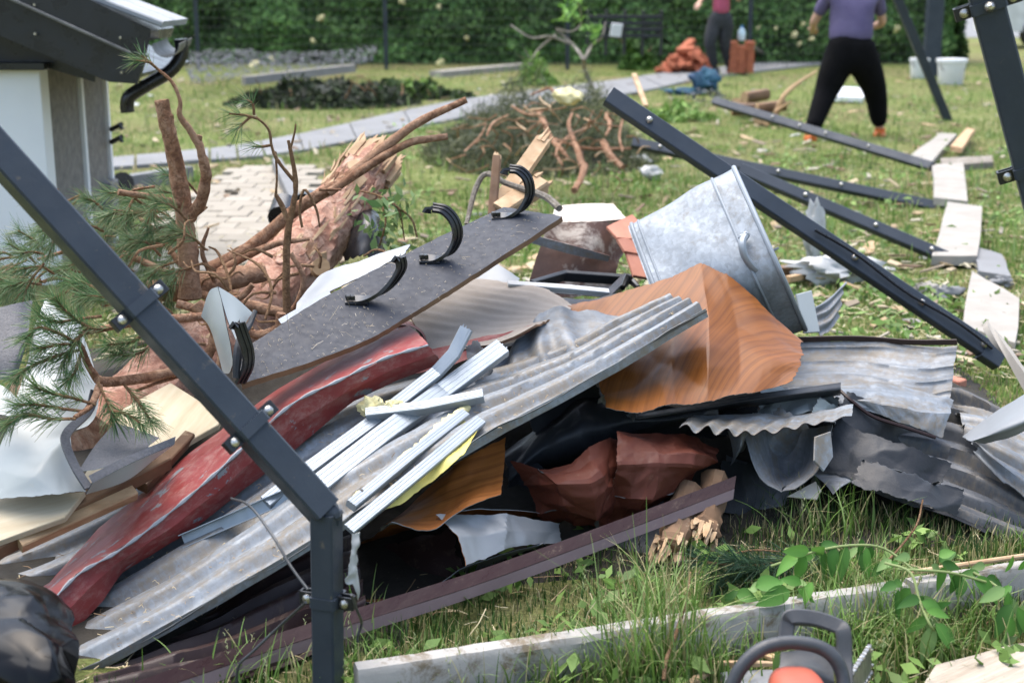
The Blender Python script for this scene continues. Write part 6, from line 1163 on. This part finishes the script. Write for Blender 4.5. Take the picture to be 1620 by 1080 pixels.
# wires of the torn fence panel
for pth, lb in (([(366, 788, 2.86), (395, 800, 2.7), (430, 845, 2.58), (460, 895, 2.5), (487, 932, 2.46)], 'bent coated wire reaching from the post clamp up to the red cap'), ([(484, 952, 2.45), (440, 992, 2.5), (400, 1030, 2.5), (378, 1052, 2.5), (374, 1085, 2.5)], 'coated wire bending down from the post clamp to the grass'), ([(556, 940, 2.5), (565, 965, 2.55), (572, 985, 2.6), (566, 1005, 2.6), (566, 1015, 2.6)], 'short coated wire end right of the bent post')):
    mesh('fence_wire', *tube(PP(pth), .0028, 8, 30), M['wire'], lab=lb, cat='wire')
sheet_obj('plastic_strip', [[(558, 845, 2.6), (556, 880, 2.58), (550, 905, 2.57), (548, 925, 2.57)], [(570, 842, 2.61), (564, 880, 2.59), (562, 905, 2.58), (558, 925, 2.58)], [(560, 846, 2.63), (563, 890, 2.61), (566, 912, 2.6), (566, 950, 2.6)]], [M['film'], M['film']], lab='torn white plastic strip hanging behind the bent post', cat='plastic', nu=30, nv=16, crum=(.006, .05), edge=.006, seed=201)
# right post
rp0, rp1 = P(1550, -40, 2.92), P(1822, 1003, 2.98); rp = thing('fence_post', 'leaning anthracite fence post cut off by the right margin', 'fence post', rp1)
mesh('shaft', *sweep([rp1, rp0], rect(.064, .045, .004), nrm(V3(-.25, -1, .1))), M['post'], rp, False); td2 = nrm(rp0 - rp1); s2, u2 = frame(td2, nrm(V3(-.25, -1, .1)))
for py in (2, 238):
    k = (py + 40) / 1043; clamp(rp, rp0 + (rp1 - rp0) * k, td2, .064, .045, s2, u2, (1, -1)); q = rp0 + (rp1 - rp0) * k + u2 * .03; mesh('bolt', *tube([q, q + u2 * .006, q + u2 * .012], [.011, .01, .004], 12), M['bolt'], rp)
# concrete gravel boards in line with the posts
A, B = G(568, 1062, .095), G(1440, 928, .095)
def cboard(a, b, lab, h=.11, th=.05, seed=0):
    n = 40; rg = np.random.default_rng(seed); d = nrm(b - a); nn = np.array([-d[1], d[0], 0]); V = []; sec = [(0, -h), (0, -.012), (.008, 0), (th - .008, 0), (th, -.012), (th, -h)]
    for i in range(n + 1):
        p = a + (b - a) * i / n
        for (x, z) in sec: V.append(p + nn * x + V3(0, 0, z) + rg.normal(0, .0007, 3))
    Fs = [(i * 6 + j, (i + 1) * 6 + j, (i + 1) * 6 + (j + 1) % 6, i * 6 + (j + 1) % 6) for i in range(n) for j in range(6)] + [tuple(range(6)), tuple(n * 6 + j for j in range(6))[::-1]]
    return mesh('concrete_board', V, Fs, M['concrete'], None, True, lab, 'fence board', ang=35)
cboard(A, B, 'long pale concrete fence board running from the bent post', seed=1)
cboard(G(1450, 925, .095), G(1680, 890, .095), 'second concrete fence board end at the right margin under the leaves', seed=2)
mesh('wood_strip', *beam(G(1440, 905, .11), G(1625, 878, .12), .012, .01), M['splinter'], lab='thin pale wood strip lying on the right concrete board', cat='lath', smooth=False)
pts = [(1462, 1078), (1480, 1050), (1540, 1035), (1600, 1018), (1660, 1012), (1660, 1090), (1560, 1095), (1470, 1095)]
V, Fs, uv = plate([G(x, y, .05) for x, y in pts], .025); mesh('bark_slab', V, Fs, M['weathered'], None, False, 'pale weathered wood slab in the lower right corner', 'wood', uv=uv)
for i, (a, b, w_, lb) in enumerate([((1078, 1088), (1126, 1060), .018, 'pale wood splinter left of the chainsaw'), ((1135, 1048), (1245, 1050), .014, 'long thin wood splinter behind the chainsaw handle'), ((1210, 1036), (1240, 1044), .02, 'orange wood splinter behind the chainsaw')]):
    mesh('wood_splinter', *sweep([G(*a, .03), G((a[0] + b[0]) / 2, (a[1] + b[1]) / 2, .035), G(*b, .03)], rect(w_, .012, .002), scale=[.6, 1, .5]), M['splinter' if i < 2 else 'timber'], None, False, lb, 'wood splinter')
gslab([(1140, 1062), (1235, 1058), (1228, 1085), (1150, 1090)], .025, .02, 'flat grey stone chip behind the chainsaw handle', 'stone', 'pathc', 'stone_chip')
# black foil bag in the lower left corner
sheet_obj('foil_bag', [[(-60, 930, 2.85), (10, 940, 2.85), (60, 965, 2.84), (95, 1000, 2.8)], [(-60, 922, 2.6), (15, 926, 2.6), (72, 952, 2.58), (108, 988, 2.56)], [(-60, 985, 2.44), (20, 982, 2.42), (78, 1000, 2.42), (122, 1030, 2.46)], [(-60, 1050, 2.36), (20, 1050, 2.33), (84, 1060, 2.34), (128, 1078, 2.4)], [(-60, 1150, 2.32), (20, 1150, 2.3), (84, 1150, 2.31), (132, 1150, 2.36)]],
          [M['bag'], M['bag']], lab='wrinkled black plastic bag in the lower left corner', cat='bag', nu=90, nv=90, fac=(.028, .15), seed=216, th=.002, ang=24)
# ---------------------------------------------------------------- chainsaw
cs = thing('chainsaw', 'orange and grey chainsaw lying in the grass at the bottom edge', 'chainsaw', G(1265, 1110))
mesh('front_handle', *tube(PP([(1150, 1135, 2.22), (1158, 1085, 2.24), (1175, 1052, 2.25), (1205, 1026, 2.26), (1245, 1016, 2.27), (1290, 1021, 2.27), (1318, 1038, 2.26), (1332, 1065, 2.25), (1336, 1100, 2.23), (1338, 1140, 2.2)]), .0125, 14, 60), M['sawrubber'], cs)
hg = mesh('hand_guard', *sweep(catmull(PP([(1242, 1018, 2.34), (1246, 985, 2.36), (1254, 975, 2.36), (1290, 978, 2.36), (1325, 990, 2.35), (1334, 1000, 2.34), (1336, 1040, 2.32), (1337, 1085, 2.28)]), 40), rect(.028, .011, .003), (0, -.8, .6)), M['sawgrey'], cs, True)
mesh('guard_web', *sweep(PP([(1250, 982, 2.362), (1290, 985, 2.362), (1328, 996, 2.352)]), rect(.004, .018, .001), (0, -.35, .95)), M['sawgrey'], hg, False)
mesh('guard_web', *sweep(PP([(1312, 1025, 2.34), (1336, 1032, 2.33)]), rect(.006, .012, .001), (0, -.35, .95)), M['sawgrey'], hg, False)
sheet_obj('housing', [[(1236, 1030, 2.33), (1275, 1028, 2.34), (1316, 1038, 2.33)], [(1234, 1050, 2.3), (1275, 1048, 2.3), (1318, 1058, 2.3)], [(1226, 1072, 2.28), (1272, 1062, 2.26), (1320, 1078, 2.26)], [(1215, 1110, 2.27), (1272, 1100, 2.25), (1325, 1110, 2.25)]], [M['sawgrey'], M['sawgrey']], cs, nu=20, nv=20, th=.01, crum=(.0015, .1))
V = []; c = P(1268, 1128, 2.17); 
for i in range(17):
    for j in range(28):
        th, ph = math.pi * i / 16, 2 * math.pi * j / 28; d = np.array([math.sin(th) * math.cos(ph), math.sin(th) * math.sin(ph), math.cos(th)]); d = np.sign(d) * np.abs(d) ** .62; V.append(c + d * np.array([.05, .11, .052]))
mesh('top_cover', V, [(i * 28 + j, (i + 1) * 28 + j, (i + 1) * 28 + (j + 1) % 28, i * 28 + (j + 1) % 28) for i in range(16) for j in range(28)], M['saworange'], cs, ang=60)
mesh('crankcase', *box((c[0], c[1], .075), (.14, .26, .12), .05, .02), M['sawgrey'], cs, True)
mesh('rear_handle', *tube([c + V3(0, -.1, -.02), c + V3(0, -.2, -.01), c + V3(0, -.27, -.04), c + V3(0, -.28, -.1), c + V3(0, -.15, -.13)], [.018, .015, .015, .016, .018], 12, 30), M['sawgrey'], cs)
bar_a, bar_b = P(1338, 1105, 2.3), P(1378, 1040, 2.62); bd = nrm(bar_b - bar_a); bs_, bu = frame(bd, (1, 0, .35))
gb = mesh('guide_bar', *sweep([bar_a - bd * .05, bar_a + bd * .2, bar_b - bd * .03, bar_b], rect(.05, .004, .001), nrm(V3(.75, -.6, .2)), scale=[1, 1, .9, .45]), M['sawbar'], cs, False); sb, ub = frame(bar_b - bar_a, nrm(V3(.75, -.6, .2)))
for k in range(24):
    for e in (-1, 1):
        q = bar_a + (bar_b - bar_a) * k / 23 + sb * e * .026 * (.6 if k > 22 else 1); mesh('chain_link', *box(q, (.009, .009, .007), k, .001), M['bolt'] if k % 2 else M['sawbar'], gb, False)
mesh('label_patch', *box(P(1255, 1064, 2.245), (.03, .002, .006), 0, .0005, (-.5, 0)), M['galv2'], cs, False)
# ---------------------------------------------------------------- leafy shoots in front
def leaf_geo(base, d, up, L_, W_, curl=.25):
    d = nrm(d); s_ = nrm(np.cross(d, up)); n_ = np.cross(s_, d); V = []; Fs = []; m_ = 7
    for i in range(m_ + 1):
        t = i / m_; w_ = W_ * (math.sin(math.pi * min(1, t ** .75 * 1.0)) ** .85 if 0 < t < 1 else 0.02); c = base + d * L_ * t - np.array([0, 0, 1]) * curl * L_ * t * t + n_ * .03 * L_ * math.sin(t * 3)
        V += [c - s_ * w_ / 2 + n_ * w_ * .16, c - n_ * .0, c + s_ * w_ / 2 + n_ * w_ * .16]
    for i in range(m_):
        for j in (0, 1): Fs.append((i * 3 + j, i * 3 + j + 1, i * 3 + j + 4, i * 3 + j + 3))
    return np.array(V), Fs
LC = [(.07, .18, .03), (.11, .25, .045), (.045, .125, .022), (.17, .27, .09)]
def shoot(lab, stems, leaves, base):
    o = thing('leafy_shoot', lab, 'plant', base)
    for pth, r_ in stems: mesh('stem', *tube(PP(pth), r_, 7, 20), M['stemgreen'], o)
    for (px, py, Y, ang_, L_, W_, cl) in leaves + [(x + R.uniform(-22, 22), y + R.uniform(-12, 12), Y_ + .03, a_ + R.uniform(-50, 50), l_ * R.uniform(.6, 1.0), w2 * .8, R.choice((0, 2, 2, 3))) for (x, y, Y_, a_, l_, w2, c_) in leaves]:
        b = P(px, py, Y); a = math.radians(ang_); d = V3(math.cos(a), R.uniform(-.5, .3), math.sin(a)); V, Fs = leaf_geo(b, d, nrm(V3(R.uniform(-.7, .7), -.75, R.uniform(.2, 1))), L_ * R.uniform(.65, 1.1), W_ * R.uniform(.6, .95), R.uniform(.0, .5)); cc = np.array(LC[cl]) * R.uniform(.8, 1.2); col = np.tile(cc, (len(V), 1)); col[1::3] *= 1.25
        mesh('leaf', V, Fs, M['leaf'], o, True, col=col, ang=80)
M['stemgreen'] = mat('green stem', (.2, .26, .08), (.16, .2, .06), 20, .5)
shoot('leafy green shoot arching above the concrete board', [([(1220, 895, 3.0), (1290, 872, 3.0), (1350, 862, 3.0), (1400, 868, 3.0), (1450, 905, 2.95)], [.003, .003, .003, .003, .003]), ([(1240, 888, 3.0), (1262, 880, 3.0)], .002)],
      [(1280, 872, 3.0, 165, .07, .035, 1), (1285, 872, 3.0, 40, .05, .04, 1), (1262, 880, 3.0, 195, .06, .04, 1), (1275, 880, 3.0, 250, .07, .032, 0), (1320, 865, 3.0, 265, .075, .034, 2), (1340, 863, 3.0, 250, .075, .03, 0), (1370, 864, 3.0, 275, .065, .03, 0), (1380, 864, 3.0, 262, .05, .026, 2), (1300, 870, 3.0, 275, .08, .03, 2), (1250, 935, 2.85, 185, .08, .05, 0), (1200, 930, 2.85, 170, .03, .03, 3), (1195, 928, 2.85, 10, .06, .045, 0), (1285, 920, 2.85, 250, .05, .035, 1), (1262, 930, 2.86, 330, .06, .03, 0), (1165, 940, 2.86, 10, .07, .045, 0)], P(1300, 930, 2.95))
shoot('broad leaved green shoot drooping over the right board end', [([(1400, 890, 2.85), (1440, 905, 2.8), (1455, 950, 2.75), (1470, 985, 2.7), (1480, 1000, 2.7)], [.003] * 5), ([(1420, 900, 2.85), (1500, 905, 2.85), (1560, 920, 2.85)], [.003] * 3), ([(1540, 905, 2.9), (1580, 930, 2.85), (1600, 960, 2.8)], [.003] * 3)],
      [(1455, 948, 2.74, 165, .075, .04, 2), (1458, 950, 2.74, 330, .06, .035, 0), (1470, 975, 2.72, 215, .06, .035, 1), (1475, 990, 2.7, 255, .075, .038, 3), (1480, 985, 2.7, 300, .08, .045, 0), (1465, 965, 2.72, 345, .055, .03, 1), (1485, 880, 2.9, 20, .05, .04, 1), (1490, 890, 2.9, 350, .05, .035, 2), (1550, 905, 2.9, 200, .06, .035, 0), (1540, 915, 2.85, 330, .07, .04, 0), (1520, 905, 2.85, 250, .06, .035, 2), (1500, 905, 2.85, 300, .055, .03, 1), (1590, 930, 2.8, 200, .07, .035, 3), (1595, 935, 2.8, 270, .06, .035, 0), (1600, 955, 2.78, 240, .065, .04, 2), (1610, 960, 2.78, 300, .07, .04, 0), (1600, 975, 2.76, 260, .07, .038, 0), (1590, 905, 2.82, 80, .05, .03, 0), (1420, 925, 2.8, 190, .05, .03, 2), (1440, 930, 2.78, 250, .05, .03, 0), (1440, 880, 2.9, 170, .06, .03, 3), (1410, 885, 2.92, 200, .05, .03, 3)], P(1480, 960, 2.8))
mesh('dry_twig', *tube(PP([(1460, 790, 3.2), (1450, 830, 3.15), (1420, 870, 3.1), (1400, 890, 3.05)]), [.002, .0025, .003, .003], 6, 16), M['twig'], lab='dry bent weed stalk before the curved corrugated sheet', cat='twig')
mesh('dry_twig', *tube(PP([(1092, 905, 2.9), (1085, 950, 2.75), (1070, 1000, 2.7), (1055, 1040, 2.6), (1050, 1075, 2.55)]), [.003, .0035, .004, .004, .004], 6, 20), M['twig'], lab='brown twig hanging over the concrete board in the tall grass', cat='twig')
mesh('dry_twig', *tube(PP([(1085, 885, 3.3), (1140, 880, 3.25), (1190, 870, 3.2), (1235, 872, 3.2)]), [.004, .004, .003, .002], 6, 16), M['twig'], lab='brown twig lying in the shade right of the broken timbers', cat='twig')
V, Fs, C = needles_on([[P(1240 + 25 * k, 880 + (k % 3) * 22, 3.2), P(1190 + 15 * k, 890 + (k % 3) * 25, 3.15), P(1110 + 12 * k, 885 + (k % 4) * 22, 3.1)] for k in range(5)], .075, 110, .1, seed=21, cols=[(.03, .07, .04), (.05, .1, .05)])
o = thing('pine_spray', 'dark green pine spray lying in the shade behind the concrete board', 'branch', P(1170, 900, 3.15)); mesh('needles', V, Fs, M['needle'], o, False, kind='stuff', col=C); mesh('twig', *tube(PP([(1250, 885, 3.2), (1190, 895, 3.15), (1120, 890, 3.1)]), .004, 6, 12), M['twig'], o)
# ---------------------------------------------------------------- grass
def inpoly(x, y, poly):
    r_ = np.zeros(len(x), bool); n = len(poly)
    for i in range(n):
        x1, y1 = poly[i][:2]; x2, y2 = poly[(i + 1) % n][:2]; c = ((y1 > y) != (y2 > y)); r_ ^= c & (x < (x2 - x1) * (y - y1) / (y2 - y1 + 1e-12) + x1)
    return r_
EXC = [[G(150, 274), G(330, 260), G(480, 244), G(740, 190), G(1000, 152), G(1130, 126), G(1300, 106), G(1300, 93), G(1110, 110), G(960, 130), G(720, 162), G(470, 215), G(330, 238), G(150, 254)],
       [(-2.15, 6.85), (-1.0, 6.85), (-1.4, 11), (-2.2, 11)], [(-6, 6.6), (X0, 6.6), (X0, 7.7), (-6, 7.7)], [(-2.2, 2.5), (-.45, 2.7), (0, 3.3), (.55, 3.7), (1.6, 3.95), (1.6, 4.6), (-2.2, 4.6)]] + SLABS
PG = [(.10, .185, .035), (.135, .24, .05), (.18, .28, .07), (.24, .32, .11)]
EXC.append([A + V3(0, -.005, 0), B + V3(0, -.005, 0), B + V3(-.02, .06, 0), A + V3(-.02, .06, 0)])
def grass(name, n, Y0, Y1, h0, h1, w_, lab, pal, dens=None, tall=0, bend=.6, xr=None, seed=0, clump=1.2, floor=.1):
    rg = np.random.default_rng(seed); y = np.sqrt(rg.uniform(Y0**2, Y1**2, n)); x = rg.uniform(-.4, .4, n) * y * 1.02 if xr is None else rg.uniform(xr[0], xr[1], n)
    if dens == 'log': y = np.exp(rg.uniform(math.log(Y0), math.log(Y1), n)); x = rg.uniform(-.39, .39, n) * y
    k = np.ones(n, bool)
    for e in EXC: k &= ~inpoly(x, y, e)
    pn = perlin(x * clump, y * clump, seed + 2) + .5 * perlin(x * clump * 3, y * clump * 3, seed + 3); k &= rg.uniform(size=n) < np.maximum(floor, .68 + .75 * pn)
    x, y, pn = x[k], y[k], pn[k]; n = len(x); h = rg.uniform(h0, h1, n) * (.8 + .5 * np.clip(pn, -.5, 1)); a = rg.uniform(0, 6.283, n); bl = rg.uniform(.1, 1, n) * bend
    d = np.stack([np.cos(a), np.sin(a), 0 * a], 1); s_ = np.stack([-np.sin(a), np.cos(a), 0 * a], 1) * (w_ * rg.uniform(.6, 1.3, n))[:, None]; s_ = s_ + d * 0
    b = np.stack([x, y, 0 * x - .004], 1); up = np.array([0, 0, 1.0]); H_ = h[:, None]; B_ = bl[:, None]
    p1 = b + up * H_ * .55 + d * H_ * B_ * .22; p2 = b + up * H_ * (.98 - .35 * B_) + d * H_ * B_ * .75
    V = np.stack([b - s_, b + s_, p1 + s_ * .8, p1 - s_ * .8, p2 + s_ * .12, p2 - s_ * .12], 1).reshape(-1, 3); base = np.arange(n)[:, None] * 6
    Fs = np.vstack([base + np.array([0, 1, 2, 3]), base + np.array([3, 2, 4, 5])])
    dry = np.clip(.16 + .4 * perlin(x * .9, y * .9, 33), .05, .8); c = np.array(pal)[rg.integers(0, len(pal), n)]; st_ = np.array([.38, .33, .17]); m_ = (rg.uniform(size=n) < dry)[:, None]
    c = np.where(m_, st_ * rg.uniform(.6, 1.2, (n, 1)), c) * rg.uniform(.7, 1.3, (n, 1))
    mesh(name, V, Fs, M['grass'], None, False, lab, 'grass', kind='stuff', col=np.repeat(c, 6, 0), origin=np.zeros(3))
grass('lawn_grass', 230000, 4.4, 25, .02, .055, .0034, 'short patchy lawn grass with dry blades', PG, 'log', seed=1, clump=1.0)
grass('weed_grass', 7000, 7, 24, .07, .18, .006, 'taller weedy grass tufts across the lawn', PG, 'log', seed=2, clump=.7)
grass('tall_grass', 64000, 1.9, 3.75, .025, .08, .0016, 'tall meadow grass around the concrete board', [(.03, .075, .015), (.045, .10, .02), (.065, .13, .028)], xr=(-1.5, 1.9), seed=3, clump=2.5, floor=.6)  # blade colours darkened for the shade of the overhanging pile
# tall tufts with seed heads along the board
V, Fs, C = [], [], []
def blade(b, d, h, w_, col, bend):
    n0 = len(V); s_ = V3(-d[1], d[0], 0) * w_; m_ = 6
    for i in range(m_ + 1):
        t = i / m_; p = b + V3(0, 0, 1) * h * (t - bend * .45 * t**2.2) + d * h * bend * .75 * t**1.8; k = (1 - t**1.5) * .9 + .1; V.extend([p - s_ * k, p + s_ * k]); C.extend([col, col])
    for i in range(m_): Fs.append((n0 + 2 * i, n0 + 2 * i + 1, n0 + 2 * i + 3, n0 + 2 * i + 2))
    return b + V3(0, 0, 1) * h * (1 - bend * .45) + d * h * bend * .75
for (px, py, n, hm_) in [(1040, 985, 50, .24), (1010, 1010, 30, .2), (1075, 975, 40, .22), (1000, 1060, 60, .15), (1110, 1040, 60, .14), (600, 1075, 50, .14), (580, 1000, 40, .16), (400, 1085, 60, .14), (700, 1075, 60, .12), (860, 1070, 70, .13), (1350, 990, 170, .2), (1420, 1010, 120, .2), (1500, 1040, 80, .16), (1390, 950, 110, .2), (1560, 1000, 70, .18), (1320, 960, 60, .18),  (1290, 860, 60, .2), (1350, 840, 50, .2), (1390, 1060, 90, .14), (500, 1095, 30, .16), (1180, 1010, 30, .1), (560, 1092, 50, .12), (640, 1092, 60, .12), (740, 1090, 60, .13), (830, 1088, 60, .14), (930, 1082, 50, .14), (1015, 1085, 50, .34), (1055, 1078, 60, .38), (1035, 1090, 45, .4), (1100, 1070, 70, .18), (960, 1075, 60, .2), (1200, 1060, 50, .12), (1330, 1040, 110, .2), (1440, 1050, 90, .18), (1600, 880, 40, .12),  (330, 1078, 25, .1), (940, 1000, 25, .12)]:
    c = G(px, py)
    for k in range(n):
        b = c + V3(R.gauss(0, .05), R.gauss(0, .05), -.005); a = R.uniform(0, 6.283); col = np.array(R.choice([(.10, .19, .035), (.14, .24, .05), (.18, .27, .08), (.08, .14, .03), (.34, .31, .15)])) * R.uniform(.8, 1.2)
        e = blade(b, V3(math.cos(a), math.sin(a), 0), hm_ * R.uniform(.45, 1.1), R.uniform(.0012, .0032), col, R.uniform(.15, 1.0))
        if R.random() < .05:
            for q in range(9): V0 = e + V3(R.gauss(0, .003), R.gauss(0, .003), -q * .006); blade(V0, V3(math.cos(q * 2.4), math.sin(q * 2.4), 0), .010, .0014, np.array((.32, .36, .18)), .8)
mesh('grass_tufts', np.array(V), Fs, M['grass'], None, False, 'long bending grass blades with seed heads along the concrete board', 'grass', kind='stuff', col=np.array(C), origin=np.zeros(3))
# dry stalks and cuttings on the ground near the board
V, Fs, C2 = [], [], []
for k in range(800):
    px, py = R.uniform(-50, 1680), R.uniform(780, 1110); p = G(px, py, .008)
    if not (2.1 < p[1] < 3.5): continue
    straw(p, nrm(V3(R.gauss(0, 1), R.gauss(0, 1), R.gauss(0, .25))), R.uniform(.02, .09), .0011, R.choice([(.42, .34, .2), (.3, .23, .13), (.5, .43, .27), (.2, .13, .07)]))
for k in range(4500):
    px, py = R.uniform(150, 1620), R.uniform(118, 600); p = G(px, py, .03); straw(p, nrm(V3(R.gauss(0, 1), R.gauss(0, 1), R.gauss(0, .2))), R.uniform(.02, .07), .0022, R.choice([(.42, .38, .21), (.34, .3, .16), (.48, .44, .28)]))
mesh('cut_straw', V, Fs, M['straw'], None, False, 'dry cut straw scattered over the lawn', 'straw', kind='stuff', col=np.array(C2))
# fine litter: chips of wood, plaster and leaves strewn over the lawn, too many and small to count
V, Fs, C = [], [], []
cols = [(.42, .34, .22), (.34, .25, .14), (.38, .34, .27), (.2, .13, .08), (.4, .36, .26), (.25, .2, .14)]
for k in range(1100):
    px, py = R.uniform(180, 1640), 120 + 490 * R.random() ** 1.3; p = G(px, py, R.uniform(.02, .05)); L_, w_ = R.uniform(.02, .07), R.uniform(.008, .03); a = R.uniform(0, 3.14)
    d = V3(math.cos(a), math.sin(a), R.gauss(0, .2)); s_ = V3(-math.sin(a), math.cos(a), R.gauss(0, .2)); n0 = len(V); t_ = V3(0, 0, .008)
    q = [p - d * L_ - s_ * w_ * R.uniform(.5, 1), p + d * L_ * R.uniform(.6, 1) - s_ * w_, p + d * L_ + s_ * w_ * R.uniform(.3, 1), p - d * L_ * R.uniform(.5, 1) + s_ * w_]
    V += q + [x - t_ for x in q]; C += [np.array(R.choice(cols)) * R.uniform(.7, 1.1)] * 8
    Fs += [(n0, n0 + 1, n0 + 2, n0 + 3)] + [(n0 + i, n0 + 4 + i, n0 + 4 + (i + 1) % 4, n0 + (i + 1) % 4) for i in range(4)]
mesh('lawn_litter', np.array(V), Fs, M['straw'], None, False, 'small chips of wood and plaster strewn all over the lawn', 'litter', kind='stuff', col=np.array(C), origin=np.zeros(3))
# low broad leaved weeds in the lawn
pts = []
for k in range(170):
    c = G(R.uniform(640, 1640), 125 + 480 * R.random() ** 1.2)
    if any(inpoly(np.array([c[0]]), np.array([c[1]]), e)[0] for e in EXC): continue
    r_ = R.uniform(.06, .2)
    for q in range(int(26 * r_ / .12)): pts.append(c + V3(R.gauss(0, r_), R.gauss(0, r_), R.uniform(.01, .07)))
for k in range(75):
    c = G(R.uniform(560, 1660), R.uniform(860, 1110)); 
    if any(inpoly(np.array([c[0]]), np.array([c[1]]), e)[0] for e in EXC): continue
    r_ = R.uniform(.02, .06)
    for q in range(9): pts.append(c + V3(R.gauss(0, r_), R.gauss(0, r_), R.uniform(.01, .06)))
V, Fs, c = leaf_cloud(np.array(pts), .024, (.09, .17, .035), (.24, .36, .10), flat=(0, -.2, .9)); mesh('lawn_weeds', V, Fs, M['leaf'], None, False, 'low broad leaved weeds growing through the lawn', 'weeds', kind='stuff', col=c, origin=np.zeros(3))
